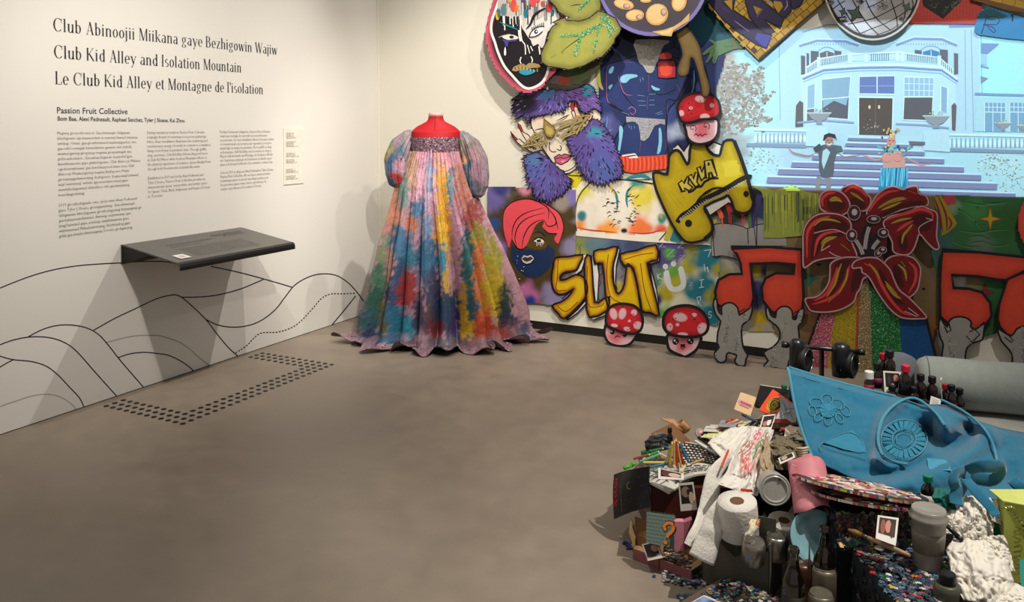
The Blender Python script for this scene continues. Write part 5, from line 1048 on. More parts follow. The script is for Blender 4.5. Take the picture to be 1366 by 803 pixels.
petal(0, '500 240 540 205 600 190 660 170 715 148 760 165 800 185 805 240 800 320 815 380 790 390 745 350 705 305 690 340 670 390 640 420 590 420 555 400 550 350 520 290', ['600 250 680 200 740 190 780 220 760 280 700 290 680 250 640 240 600 270', '580 330 620 300 640 380 600 400'], ['510 230 570 205 640 185 715 165 775 190 775 230', '575 290 620 255 670 230'], ['545 245 600 225 660 215', '610 320 640 280 665 250', '605 360 615 310 650 270'], .089, ['705 305 700 270 740 240 780 225', '740 215 775 225'])
petal(0, '205 470 260 440 330 435 400 445 430 480 410 540 385 560 370 610 350 640 330 690 260 730 180 745 100 740 75 715 60 670 120 660 165 625 195 570 200 510', ['230 470 270 450 320 450 290 500 270 560 230 620 200 660 210 560', '330 520 380 500 370 580 320 640'], ['100 700 170 680 240 640 290 560 310 480', '110 680 180 640 220 560 240 490'], ['180 660 225 590 245 520 265 470', '250 640 290 560 300 500', '190 690 230 650'], .092)
petal(0, '510 460 550 430 610 425 660 435 690 460 710 500 705 560 690 620 650 660 600 670 560 620 530 560 515 500', ['560 480 620 470 600 540 620 600 590 600 560 540'], ['640 460 680 500 680 570 640 640'], ['580 475 620 510 630 570', '600 460 625 490'], .088)
petal(0, '325 480 345 455 400 438 460 440 500 465 540 510 560 560 590 620 640 660 700 720 745 775 700 782 640 782 590 770 540 730 500 680 460 620 430 565 405 535 380 520 375 495 330 498', ['480 500 520 560 560 640 620 700 560 690 500 600 470 540'], ['390 470 450 500 480 570 530 660 600 740 660 765'], ['420 470 460 520 480 560', '510 570 550 620 590 665', '515 590 560 645 600 670'], .096, ['620 740 690 770', '640 720 700 765'])
t2 = t; cen = board('flower_centre', zQ('300 170 330 145 380 180 420 200 480 195 520 265 520 370 500 430 440 445 350 435 320 340 300 320'), .084, .006, BK, '4a0e18', t, smooth=2)
st_ = board('stamens', zQ('330 335 350 325 385 380 375 300 400 250 430 255 430 330 470 290 520 265 525 300 480 340 450 390 500 380 520 400 480 430 400 440 370 425'), .0905, .004, BK, '1c1418', t, smooth=1)
g = Art('back', .0905)
for l in ('345 340 370 380 385 420', '420 265 405 320 395 390', '475 340 450 370 440 390'): g.line(zQ(l), 5.4, '8a8486'); g.line(zQ(l), 2.6, 'b4aeb0'); g.line(zQ(l), .8, '3a3438')
for x, y, rx, ry in ((335, 185, 34, 40), (322, 312, 28, 32), (445, 222, 36, 20), (500, 298, 28, 24), (470, 415, 18, 18), (495, 395, 22, 16)):
    X, Y = zQ([(x, y)])[0]; g.oval(X, Y, rx/4.2+.8, ry/4.2+.8, 'a89a9e'); g.oval(X, Y, rx/4.2, ry/4.2, '3c1c26'); g.oval(X+.6, Y-.8, rx/9, ry/9, 'b0a8aa')
g.done('stamen_paint', st_)
# salmon round at right edge
q = [(1404+46*math.cos(k*.3), 297+48*math.sin(k*.3)) for k in range(21)]
t, a, P = piece('salmon_disc_cutout', 'salmon-pink round cut-out at the right frame edge above the notes', 'cut-out', q, .055, 'c85a4c', '7a2c20', .01, spc=[(1400, 300)]); a.spray(P, edgef(P, 'b8685c', 'c83c2c', 12), 3); a.done('painted_shading', t)
# ================= gown on a red dress form =================
DC = Vector((.84, -.53, 0)); E1 = Vector((RT.x, RT.y, 0)); E2 = Vector((math.sin(YAW), -math.cos(YAW), 0)); DD = (DC-CAMP).dot(FW)
PPM = F/DD
def dz(y): return H-(y-168)/PPM*1.0
def dl(a, b, z): return DC+E1*a+E2*b+Vector((0, 0, z))
t = thing('gown', 'floor-length patchwork-coloured taffeta gown with puff sleeves, standing in the room corner', 'dress', DC)
random.seed(8)
PCH = [(575, 215, 34, 26, 'cf94a6'), (560, 250, 20, 30, 'd2a0b4'), (548, 225, 10, 30, 'b8927c'), (528, 240, 9, 30, '9a7c5c'), (519, 262, 8, 20, 'c07c48'), (522, 290, 12, 22, 'c0826c'), (538, 255, 6, 26, '6f8a86'), (558, 282, 9, 20, '3f6f92'), (566, 300, 12, 14, '5f7fa0'), (552, 300, 10, 10, 'b06a50'), (573, 240, 4, 30, '8e9ab8'), (585, 230, 6, 26, 'c8a088'), (592, 262, 8, 40, 'cf9c40'), (590, 310, 9, 38, 'd0a030'), (595, 340, 8, 30, 'c8a032'), (604, 240, 6, 30, 'b8888a'), (610, 290, 7, 30, 'a8788c'), (601, 250, 4, 24, '5f8090'), (618, 250, 10, 34, 'a86a5c'), (630, 290, 12, 24, '8a3c34'), (638, 320, 14, 20, '7f7a30'), (655, 350, 14, 26, '8f8a2c'), (622, 330, 6, 30, '2a4a58'), (625, 370, 10, 44, '255456'), (632, 420, 10, 34, '1f4a52'), (638, 360, 6, 40, 'b8602c'), (648, 405, 8, 40, 'b8601f'), (645, 440, 14, 20, 'a83c24'), (660, 385, 16, 28, 'a8901c'), (664, 408, 8, 24, 'b89a14'), (674, 415, 9, 40, '17302c'), (680, 432, 14, 14, '1c2c4c'), (690, 446, 16, 18, '7f5862'), (668, 448, 14, 12, '8f3c34'), (700, 440, 8, 12, '4a4a66'), (515, 340, 12, 26, '7f8f6c'), (508, 375, 12, 24, '4c7460'), (500, 405, 14, 24, '2f5f50'), (490, 432, 22, 18, '35606a'), (478, 452, 16, 14, 'a07c7c'), (500, 448, 22, 12, '22365c'), (512, 425, 8, 20, '6a6430'), (535, 330, 16, 26, '3f6a8c'), (545, 350, 14, 14, '35708a'), (530, 365, 12, 20, '2a4a70'), (520, 350, 6, 20, 'b88a80'), (545, 378, 13, 18, '8a3030'), (540, 395, 14, 18, '8f2a2c'), (522, 400, 8, 20, '2f3f66'), (530, 430, 18, 22, '22698a'), (548, 440, 12, 14, '2f7f98'), (525, 455, 14, 10, '2a5f80'), (558, 360, 4, 50, 'b8808c'), (560, 420, 8, 26, '3c3a58'), (570, 350, 14, 34, '2f5f80'), (578, 392, 10, 30, '3f3c58'), (575, 425, 12, 20, '4f3c48'), (590, 345, 6, 20, '38809a'), (600, 400, 12, 30, '1f3850'), (605, 430, 12, 20, '3a3060'), (590, 420, 12, 30, '243c5c'), (597, 375, 5, 16, 'b8961e'), (618, 415, 5, 34, 'a8801c'), (622, 440, 10, 12, 'b89014'), (606, 360, 8, 34, 'a87f90'), (580, 440, 10, 14, '6f2a34'), (560, 460, 34, 10, '7c5c6c'), (600, 460, 30, 10, '5c5464'), (650, 460, 40, 9, '7c5a62')]
PCH = [(a, b, c, d, lin(e)) for a, b, c, d, e in PCH]; PB = lin('ae8490')
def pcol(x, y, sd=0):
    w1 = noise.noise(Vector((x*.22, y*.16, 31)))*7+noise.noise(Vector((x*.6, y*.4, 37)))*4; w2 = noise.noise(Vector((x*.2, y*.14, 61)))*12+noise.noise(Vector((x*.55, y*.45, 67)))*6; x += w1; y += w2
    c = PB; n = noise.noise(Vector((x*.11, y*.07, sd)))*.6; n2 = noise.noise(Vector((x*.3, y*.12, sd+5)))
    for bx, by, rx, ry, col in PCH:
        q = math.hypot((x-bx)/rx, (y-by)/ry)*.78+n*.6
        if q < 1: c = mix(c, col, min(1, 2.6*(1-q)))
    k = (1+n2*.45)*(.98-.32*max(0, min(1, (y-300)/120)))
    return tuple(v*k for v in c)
def prj(p):
    d = p-CAMP; z = d.dot(FW); return CX+F*d.dot(RT)/z, PY-F*d.dot(UP)/z
PR = [(0, 1.212, -.005, .152, .115), (.08, 1.13, -.005, .178, .14), (.2, 1.0, -.01, .222, .17), (.42, .73, .015, .29, .215), (.62, .479, .038, .355, .245), (.8, .25, .05, .415, .27), (.9, .11, .05, .45, .285), (.955, .035, .045, .50, .33), (1.0, .012, .04, .59, .40)]
def pr(v):
    for a, b in zip(PR, PR[1:]):
        if v <= b[0]:
            s_ = (v-a[0])/(b[0]-a[0]); return [a[i]+(b[i]-a[i])*s_ for i in range(1, 5)]
    return list(PR[-1][1:])
FQ = [(7, .3, 1.0), (11, 1.9, .8), (17, .7, .45), (23, 2.2, .25)]
def fold(u):
    s_ = 0
    for f_, ph, am in FQ: s_ += am*math.sin(f_*u+ph+.6*math.sin(2*u))
    return s_/1.5
def skirt(a, b):
    u = a*2*math.pi; v = b; z, cx, rx, ry = pr(v)
    fo = fold(u); crest = 1.35*abs(math.cos(11*u+.9*math.sin(2*u)+.5*math.sin(3*u+1)+.25*math.sin(v*5+u*4)))**.5-.95+.35*fo
    g = math.sin(52*u+3*math.sin(3*u))*.012*math.exp(-v*5)+.006*math.sin(90*u)*math.exp(-v*3)
    A = .014+(.34*min(1, v/.5)**1.1)*(1-.45*max(0, (v-.85)/.15))
    k = 1+A*crest+g/.15
    if v > .93: w = (v-.93)/.07; k += w*(.05*math.sin(5*u+1)+.06*math.sin(9*u)); z += w*w*(.028+.024*math.sin(13*u+1.1)+.018*math.sin(29*u))
    k += .012*noise.noise(Vector((u*6, v*14, 0)))*min(1, v*3)
    p = dl(cx+rx*k*math.cos(u), ry*k*math.sin(u), max(z, .006))
    if p.y > -.025: p.y = -.025
    if p.x < .05: p.x = .05
    return p
def skc(a, b):
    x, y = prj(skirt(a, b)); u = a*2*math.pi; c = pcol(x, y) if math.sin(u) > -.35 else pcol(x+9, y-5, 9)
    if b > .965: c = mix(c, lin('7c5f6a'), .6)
    return c
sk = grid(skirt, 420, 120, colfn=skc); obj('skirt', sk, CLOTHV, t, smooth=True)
# hem lining, turned edge
hm = grid(lambda a, b: skirt(a, 1-.03*b)+Vector((0, 0, -.004-.0*b)) + (DC-skirt(a, 1)).normalized()*.03*b, 300, 3, '6c5560'); obj('hem_facing', hm, mat('hem_lining', '5c4850', rough=.7), t, smooth=True)
# rhinestones
mb = MB()
for k in range(360):
    a_ = random.uniform(0, .5) if random.random() < .85 else random.random(); v = random.uniform(.955, .998); p = skirt(a_, v)+Vector((0, 0, .003)); r = .0042
    mb.add([p+Vector((r, 0, 0)), p+Vector((0, r, 0)), p-Vector((r, 0, 0)), p-Vector((0, r, 0)), p+Vector((0, 0, r))+E2*.004], [(0, 1, 4), (1, 2, 4), (2, 3, 4), (3, 0, 4)], random.choice(['18141c', '18141c', 'e8e8f0', 'd0c8d8']))
for k in range(420):
    a_ = random.uniform(.02, .48); v = random.random()**2*.45; p = skirt(a_, v)+E2*.003; r = .0026
    mb.add([p+E1*r, p+Vector((0, 0, r)), p-E1*r, p-Vector((0, 0, r)), p+E2*.003], [(0, 1, 4), (1, 2, 4), (2, 3, 4), (3, 0, 4)], random.choice(['302430', 'e8e0e8', 'c890a0']))
obj('rhinestones', mb, mat('rhinestone', 'ffffff', rough=.12, spec=1, vcol=True, noise_amt=0), t, kind='stuff')
# bodice band: sequins
def band(a, b):
    u = a*2*math.pi; return dl(-.005+(.158+.004*math.sin(60*u)*0)*math.cos(u), .118*math.sin(u), 1.212+.088*b)
obj('bodice_band', grid(band, 80, 8, '8a6a78', colfn=lambda a, b: mix(lin('9a7888'), lin('5c3c50'), .5+.9*noise.noise(Vector((a*60, b*9, 2))))), mat('sequin_band', 'ffffff', rough=.3, spec=.7, vcol=True, bump=.9, bscale=240), t, smooth=True)
mb = MB()
for k in range(700):
    a_ = random.uniform(-.02, .52); p = band(a_, random.random()); u = a_*2*math.pi; n = (E1*math.cos(u)+E2*math.sin(u)); r = .0038; s_ = n.cross(Vector((0, 0, 1))); j = Vector((random.uniform(-.4, .4), random.uniform(-.4, .4), random.uniform(-.5, .5))); up_ = (Vector((0, 0, 1))+j*.6).normalized(); p = p+n*.003
    mb.add([p+s_*r, p+up_*r+n*.001, p-s_*r, p-up_*r], [(0, 1, 2, 3)], random.choice(['b890a4', 'e0c8d4', '5c3448', '8a6478', '3c2030', 'c8a8b8']))
obj('sequins', mb, mat('sequin', 'ffffff', rough=.2, spec=.9, vcol=True, noise_amt=0), t, kind='stuff')
# puff sleeves
def sleeve(pts, nm):
    """pts: (px x, px y, radius px, depth shift)"""
    ks = [(-(DC-DC)+dl((p[0]-573)/PPM, p[3], dz(p[1])), p[2]/PPM) for p in pts]; n = len(ks)
    def at(v):
        s_ = v*(n-1); i = min(int(s_), n-2); f_ = s_-i; f_ = f_*f_*(3-2*f_)*.35+f_*.65
        return ks[i][0].lerp(ks[i+1][0], f_), ks[i][1]*(1-f_)+ks[i+1][1]*f_, (ks[i+1][0]-ks[i][0]).normalized()
    def fn(a, b):
        c, r, tn = at(b); u = a*2*math.pi; s1 = tn.cross(E2).normalized(); s2 = s1.cross(tn)
        k = 1+.15*(2*abs(math.sin(5*u+3*b+math.sin(3*u)))-1)*math.sin(math.pi*min(1, b*1.05))+.05*math.sin(21*u)+.10*noise.noise(Vector((u*1.6, b*5, 3)))
        return c+(s1*math.cos(u)+s2*math.sin(u))*r*k
    def cf(a, b):
        x, y = prj(fn(a, b)); return sc(x, y)
    return obj(nm, grid(fn, 90, 50, colfn=cf), CLOTHV, t, smooth=True)
SC = [(526, 188, 10, 8, '6a7a80'), (530, 202, 8, 12, '4f7488'), (518, 200, 8, 12, '8a8a60'), (514, 215, 8, 12, '9a8a5c'), (524, 222, 8, 14, '3a5c88'), (532, 225, 7, 14, 'b08a9c'), (525, 240, 10, 8, 'b03c34'), (517, 245, 8, 8, '345a80'), (530, 185, 6, 10, '8c7c86'), (512, 228, 6, 12, '6a7c94'),
      (610, 190, 8, 16, '7a7c48'), (612, 205, 7, 12, '9a9438'), (620, 220, 8, 16, 'b88458'), (624, 195, 9, 14, '7c7068'), (632, 215, 8, 16, 'a07c84'), (626, 232, 6, 18, '4a6478'), (636, 232, 7, 14, '9a7888'), (618, 243, 8, 8, '5f8498'), (628, 252, 10, 8, '345a70'), (634, 250, 6, 8, '6a6878'), (622, 180, 8, 8, '8c848c')]
SC = [(a, b, c, d, lin(e)) for a, b, c, d, e in SC]
def sc(x, y):
    c = lin('8f7f86'); n = noise.noise(Vector((x*.15, y*.12, 7)))*.7
    for bx, by, rx, ry, col in SC:
        q = math.hypot((x-bx)/rx, (y-by)/ry)*.7+n*.5
        if q < 1: c = mix(c, col, min(1, 3.4*(1-q)))
    k = .92+.45*noise.noise(Vector((x*.4, y*.3, 1))); return tuple(v*k for v in c)
sleeve([(541, 174, 2.5, 0), (537, 179, 7, .0), (529, 193, 13, .01), (522, 212, 14.5, .02), (522, 230, 14, .03), (523, 243, 11, .03), (524, 249, 4.5, .03)], 'sleeve')
sleeve([(606, 175, 2.5, 0), (610, 181, 7, 0), (617, 194, 13, .01), (624, 213, 15, .02), (627, 233, 14.5, .03), (627, 250, 13, .03), (628, 258, 10, .03), (628, 262, 5, .03)], 'sleeve')
# dress form
f = thing('dress_form', 'red dressmaker form with a pale neck cap, wearing the long gown', 'mannequin', DC)
RF = [(1.0, .14, .10), (1.2, .145, .108), (1.30, .155, .112), (1.335, .158, .10), (dz(172), .142, .08), (dz(168), .118, .068), (dz(164.5), .085, .06), (dz(161.5), .058, .055), (dz(159), .05, .05), (dz(155), .047, .047)]
def form(a, b):
    s_ = b*(len(RF)-1); i = min(int(s_), len(RF)-2); q = s_-i; z, rx, ry = (RF[i][k]*(1-q)+RF[i+1][k]*q for k in range(3)); u = a*2*math.pi
    return dl(rx*math.cos(u), ry*math.sin(u)-.005, z)
obj('torso', grid(form, 60, 54, 'c01420'), mat('red_cotton_cover', 'b00f1c', rough=.7, bump=.05, bscale=300), f, smooth=True)
obj('seam', tube([form(.25, b/20)+E2*.001 for b in range(8, 21)], .0018, 5), mat('dark_red_seam', '8a0c16'), f)
cap = MB(); prof = [(.0465, 0), (.0475, .012), (.046, .02), (.040, .026), (.02, .03), (0, .031)]
lathe(prof, 32, 'c8a8a0', cap); cap.xf(Matrix.Translation(dl(0, -.005, dz(155.2)))); obj('neck_cap', cap, mat('pale_neck_cap', 'cba9a0', rough=.5), f, smooth=True)
obj('pole', tube([dl(0, 0, .02), dl(0, 0, 1.01)], .014, 12), mat('dark_steel', '303030', rough=.4, metal=.8), f)
obj('base', lathe([(.16, .002), (.16, .012), (.03, .03), (0, .03)], 32).xf(Matrix.Translation(DC)), mat('dark_steel'), f)
# ================= the heap of belongings, right foreground =================
P = atd
def frame(loc, ax, fx=None):
    """matrix whose Z is ax"""
    z = Vector(ax).normalized(); x = Vector(fx) if fx is not None else (Vector((1, 0, 0)) if abs(z.x) < .9 else Vector((0, 1, 0)))
    y = z.cross(x).normalized(); x = y.cross(z)
    return Matrix.Translation(Vector(loc)) @ Matrix((x, y, z)).transposed().to_4x4()
KX, KY = E1, -E2      # ground axes seen from the camera: right, away
ZZ = Vector((0, 0, 1))
def slab(name, label, cat, c4, th, c, m=None, group=None, part='sheet', edge=None):
    """thin rectangular thing from four corners (photo x, y, distance), top-left, top-right, bottom-right, bottom-left as its own face reads; returns thing and Art on its face"""
    q = [P(*p) if not isinstance(p, Vector) else p for p in c4]; n0 = (q[3]-q[0]).cross(q[1]-q[0]); dr = q[2]-CAMP; q[2] = CAMP+dr*((q[0]-CAMP).dot(n0)/dr.dot(n0)); n = (q[3]-q[0]).cross(q[1]-q[0]).normalized()
    lo = min(q, key=lambda p: p.z); t = thing(name, label, cat, lo, group)
    mb = MB(); mb.add(q+[p-n*th for p in q], [(0, 3, 2, 1), (4, 5, 6, 7), (0, 1, 5, 4), (1, 2, 6, 5), (2, 3, 7, 6), (3, 0, 4, 7)], c)
    obj(part, mb, m or mat('card_'+c, c, rough=.6), t)
    def pl(u, v, d): return (q[0]*(1-u)+q[1]*u)*(1-v)+(q[3]*(1-u)+q[2]*u)*v+n*(d+.0004)
    a = Art(pl, 0, .00018); a.n = n; return t, a
def boxw(name, label, cat, o, ux, uy, uz, c, m, part='body', group=None, parent=None):
    """solid box: corner + three edge vectors"""
    v = [o, o+ux, o+ux+uy, o+uy]; v += [p+uz for p in v]
    mb = MB().add(v, [(0, 3, 2, 1), (4, 5, 6, 7), (0, 1, 5, 4), (1, 2, 6, 5), (2, 3, 7, 6), (3, 0, 4, 7)], c)
    if parent is None: parent = thing(name, label, cat, o, group)
    obj(part, mb, m, parent); return parent
# ---- low grey bed the cloth and bolster lie on ----
m_bed = mat('grey_bed_linen', '9a9a94', rough=.8, bump=.12, bscale=25)
bo = atz(1185, 640, 0); bo = Vector((3.80, -2.02, 0))
t = thing('mattress', 'pale grey mattress under the blue felt and the bolster at the right edge', 'mattress', bo)
def rbox(o, a, b, c, r, n=6):
    bm = bmesh.new(); bmesh.ops.create_cube(bm, size=1)
    for v in bm.verts: v.co = Vector(((v.co.x+.5)*a.length, (v.co.y+.5)*b.length, (v.co.z+.5)*c.length))
    bmesh.ops.bevel(bm, geom=bm.edges[:], offset=r, segments=4, profile=.6, affect='EDGES')
    A, B, C_ = a.normalized(), b.normalized(), c.normalized(); v = [o+A*p.co.x+B*p.co.y+C_*p.co.z for p in bm.verts]; f = [tuple(x.index for x in q.verts) for q in bm.faces]; bm.free()
    return v, f
mo = P(1318, 590, 2.86); mo.z = .005
v, f = rbox(mo, KX*.80, KY*.62, ZZ*.30, .04); obj('mattress_body', MB().add(v, f, '9a9a94'), m_bed, t, smooth=True)
# bolster
A = P(1222, 507, 3.14); B = P(1440, 526, 2.98); L = (B-A).length
mb = MB(); prof = [(0, 0), (.05, .002), (.078, .012), (.09, .035), (.093, .08)]+[(.093+.0015*math.sin(k), .08+(L-.1)*k/12) for k in range(1, 13)]+[(.08, L)]
lathe(prof, 40, '8d948f', mb); M_ = frame(A, B-A); mb.v = [M_ @ (p+Vector((.004*noise.noise(p*9), .006*noise.noise(p*7+Vector((5, 0, 0))), 0))) for p in mb.v]
t = thing('bolster', 'long pale grey-green fabric bolster lying behind the bottles', 'pillow', (A.x, A.y, A.z-.093)); obj('bolster_body', mb, mat('grey_green_jersey', '8f9690', rough=.9, bump=.15, bscale=200, sheen=.2), t, smooth=True)
pts = [M_ @ Vector((.0938*math.cos(a_), .0938*math.sin(a_), .035)) for a_ in [k*math.pi/16 for k in range(33)]]; obj('end_seam', tube(pts, .0016, 5), mat('seam_grey', '767c76'), t)
# small bluish pillow end
c0 = P(1188, 494, 3.26); mb = MB(); lathe([(0, -.05), (.07, -.045), (.088, -.02), (.09, .0), (.088, .02), (.07, .045), (0, .05)], 32, '70757c', mb); mb.xf(frame(c0+Vector((.03, .02, -.02)), E2+ZZ*.2)); 
t = thing('round_pillow', 'small bluish grey round pillow behind the brown bottles', 'pillow', c0-ZZ*.1); obj('pillow_body', mb, mat('blue_grey_jersey', '6c727a', rough=.9, bump=.1), t, smooth=True)
# ---- shelf block for the bottles (hidden crate) ----
cr = mat('dark_crate', '1c1a18', rough=.8)
so = P(1142, 560, 2.92); so.z = .002
boxw('storage_crate', 'dark crate hidden under the bottle row behind the blue felt', 'crate', so, KX*.33, KY*.20, ZZ*.365, '1c1a18', cr)
# ---- blue felt blanket ----
TX = [1052, 1080, 1110, 1140, 1170, 1200, 1230, 1262, 1300, 1340, 1440]; TY = [490, 498, 507, 515, 523, 530, 541, 541, 560, 573, 592]
BX = [1086, 1108, 1130, 1155, 1182, 1207, 1237, 1272, 1307, 1347, 1440]; BY = [612, 624, 634, 643, 651, 657, 664, 668, 668, 672, 676]
TD = [2.93, 2.93, 2.92, 2.91, 2.90, 2.88, 2.84, 2.82, 2.80, 2.78, 2.74]; BD = [2.60, 2.57, 2.54, 2.51, 2.48, 2.46, 2.44, 2.42, 2.40, 2.38, 2.34]
def cl(arr, u):
    s_ = u*10; i = min(int(s_), 9); f_ = s_-i; return arr[i]*(1-f_)+arr[i+1]*f_
RID = [([(1172, 612), (1171, 580), (1182, 552), (1205, 533), (1228, 536), (1248, 552), (1260, 568)], .05, 9), ([(1172, 612), (1190, 622), (1215, 616), (1250, 598)], .035, 9),
       ([(1170, 655), (1215, 640), (1260, 622), (1290, 606), (1308, 590), (1316, 572), (1300, 552)], .06, 13), ([(1225, 652), (1270, 636), (1320, 628), (1345, 612)], .035, 12), ([(1316, 560), (1330, 590), (1336, 625)], .04, 8), ([(1340, 590), (1400, 620)], .02, 16),
       ([(1236, 572), (1258, 594), (1290, 584), (1292, 574)], -.11, 12), ([(1215, 560), (1232, 580), (1248, 592)], -.03, 10), ([(1140, 630), (1190, 632), (1240, 610)], -.025, 7), ([(1335, 600), (1350, 640)], -.05, 12), ([(1090, 600), (1160, 640)], .02, 12), ([(1120, 525), (1160, 545), (1185, 545)], -.012, 8)]
RID = [([tuple(q) for q in sm(l, 3)], a_, w_) for l, a_, w_ in RID]
def rid(x, y):
    s_ = 0
    for l, a_, w_ in RID:
        d = 1e9
        for p, q in zip(l, l[1:]):
            ex, ey = q[0]-p[0], q[1]-p[1]; t_ = max(0, min(1, ((x-p[0])*ex+(y-p[1])*ey)/(ex*ex+ey*ey+1e-9))); d = min(d, (x-p[0]-ex*t_)**2+(y-p[1]-ey*t_)**2)
        if d < 9*w_*w_: s_ += a_*math.exp(-d/(w_*w_))
    return s_
def felt(u, v):
    x = cl(TX, u)*(1-v)+cl(BX, u)*v; y = cl(TY, u)*(1-v)+cl(BY, u)*v; x += 3*math.sin(v*3.1)*(1-u)*-1
    d = cl(TD, u)*(1-v)+cl(BD, u)*v-rid(x, y)*(1-.2*u)+.006*noise.noise(Vector((x*.03, y*.05, 0)))+.003*noise.noise(Vector((x*.12, y*.12, 3)))
    if v < .06: d += .03*(.06-v)/.06
    return P(x, y, d)
FM = mat('blue_felt', '236a88', rough=.95, spec=.15, noise_amt=.07, nscale=60, bump=.12, bscale=350, sheen=.35)
t = thing('felt_blanket', 'large turquoise-blue felt blanket with stitched appliques, draped over the heap', 'blanket', P(1300, 690, 2.5))
obj('felt_sheet', grid(felt, 170, 70, '2c7c9c', thick=-.006), FM, t, smooth=True)
# hidden back drop of the blanket, going down behind the top edge
obj('back_fall', grid(lambda u, v: felt(.02+.98*u, 0)+KY*(.02+.03*v)-ZZ*(.002+(.14)*v), 60, 6, '2c7c9c', thick=.005), FM, t, smooth=True)
FE = mat('blue_felt_edge', '3a869f', rough=.9, noise_amt=.05, sheen=.3)
def uvof(x, y):
    best = None
    for i in range(0, 61):
        for j in range(0, 41):
            u, v = i/60, j/40; X = cl(TX, u)*(1-v)+cl(BX, u)*v; Y = cl(TY, u)*(1-v)+cl(BY, u)*v; d = (X-x)**2+(Y-y)**2
            if best is None or d < best[0]: best = (d, u, v)
    return best[1], best[2]
def onf(x, y, lift=.004):
    u, v = uvof(x, y); d0 = (felt(u, v)-CAMP).dot(FW); return P(x, y, d0-lift)
def piping(nm, pts, r=.0035, lift=.006, m=None, closed=False):
    q = [onf(p[0], p[1], lift) for p in sm(pts, 4, closed)]
    if closed: q.append(q[0])
    # smooth depth jumps
    for _ in range(3): q = [q[0]]+[(q[i-1]+q[i]*2+q[i+1])/4 for i in range(1, len(q)-1)]+[q[-1]]
    return obj(nm, tube(q, r, 7), m or FE, t, smooth=True)
piping('edge_piping', [(1051, 491), (1054, 505), (1060, 540), (1072, 582), (1085, 612)], .005, .004)
piping('edge_piping', [(1052, 490), (1090, 502), (1130, 513), (1170, 523), (1195, 529)], .0055, .004)
piping('seam', [(1058, 499), (1100, 512), (1140, 523), (1180, 529)], .0012, .002)
piping('flap_edge', [(1178, 608), (1171, 590), (1174, 566), (1186, 546), (1205, 533), (1222, 531), (1240, 543), (1252, 555), (1260, 568)], .0048, .012)
piping('flap_edge', [(1255, 533), (1285, 548), (1308, 566), (1320, 582), (1328, 604), (1331, 622)], .0045, .012)
piping('flap_edge', [(1178, 608), (1195, 617), (1210, 619)], .004, .01)
def patch(nm, pts, lift, m, smoothn=3):
    pl = [tuple(p) for p in sm(pts, smoothn, True)] if smoothn else pts
    q = [onf(p[0], p[1], lift) for p in pl]; c = sum(q, Vector())/len(q); n_ = len(q)
    mb = MB().add(q+[c-FW*.002]+[p+FW*.006 for p in q], [(i, n_, (i+1) % n_) for i in range(n_)]+[(i, (i+1) % n_, (i+1) % n_+n_+1, i+n_+1) for i in range(n_)], '3a8aa8')
    return obj(nm, mb, m, t)
# flower of looped petals
for x, y, rx, ry, r_ in ((1089, 537, 9, 6, 10), (1103, 533, 8, 7.5, 0), (1118, 539, 9, 6, 25), (1128, 548, 8, 5.5, 50), (1084, 548, 7, 5, 70), (1092, 556, 7, 5, -50), (1105, 560, 8, 5, -80), (1120, 558, 7, 5, 60)):
    a_ = R(r_); piping('petal_loop', [(x+rx*math.cos(k*.785)*math.cos(a_)-ry*math.sin(k*.785)*math.sin(a_), y+rx*math.cos(k*.785)*math.sin(a_)+ry*math.sin(k*.785)*math.cos(a_)) for k in range(8)], .0016, .005, closed=True)
patch('flower_disc', [(1105+11*math.cos(k*.7), 548+9*math.sin(k*.7)) for k in range(9)], .008, mat('blue_felt_light', '2f7a96', rough=.95))
# envelope applique
patch('envelope_patch', [(1098, 590), (1138, 574), (1152, 590), (1156, 604), (1128, 600)], .007, mat('blue_felt_light'), 0)
for l in ([(1098, 590), (1138, 573), (1156, 604), (1127, 599), (1098, 590)], [(1094, 593), (1110, 600), (1155, 612)], [(1098, 590), (1092, 596), (1096, 602)]): piping('stitch_line', [(p[0], p[1]) for p in l], .0013, .009)
# round ribbed rosette
CR = (1206, 586)
for k in range(22):
    a_ = 2*math.pi*k/22; w_ = .11; pts = [(CR[0]+r_*math.cos(a_+s_), CR[1]+r_*.86*math.sin(a_+s_)) for r_, s_ in ((17, -w_), (29, -w_*.9), (29, w_*.9), (17, w_))]
    patch('rosette_pleat', pts, .012, mat('blue_felt_light'), 0)
for r_, th in ((31, .002), (16, .0018), (10.5, .0014)): piping('rosette_ring', [(CR[0]+r_*math.cos(k*.45), CR[1]+r_*.86*math.sin(k*.45)) for k in range(14)], th, .014, closed=True)
patch('pale_patch', [(1238, 612), (1262, 614), (1270, 628), (1240, 626)], .014, mat('blue_felt_pale', '4690ae', rough=.95), 0)
# bow and ties
def strip(nm, pts, w_, m=FM, th=.004, par=None, tw=0):
    """ribbon through (x,y,d) points"""
    q = [P(*p) for p in pts]; n_ = 6*(len(q)-1)
    def at(s_):
        s_ *= len(q)-1; i = min(int(s_), len(q)-2); f_ = s_-i; p0, p1, p2, p3 = q[max(i-1, 0)], q[i], q[i+1], q[min(i+2, len(q)-1)]
        return .5*((2*p1)+(p2-p0)*f_+(2*p0-5*p1+4*p2-p3)*f_*f_+(3*p1-p0-3*p2+p3)*f_**3)
    def fn(a, b):
        c = at(b); tn = (at(min(1, b+.02))-at(max(0, b-.02))).normalized(); s_ = tn.cross(FW).normalized(); ww = w_(b) if callable(w_) else w_
        return c+s_*(a-.5)*ww+FW*(.1*ww*(a-.5)**2*4)+FW*tw*noise.noise(c*30)
    return obj(nm, grid(fn, 6, n_, '2c7c9c', thick=th*.6), m, par or t, smooth=True)
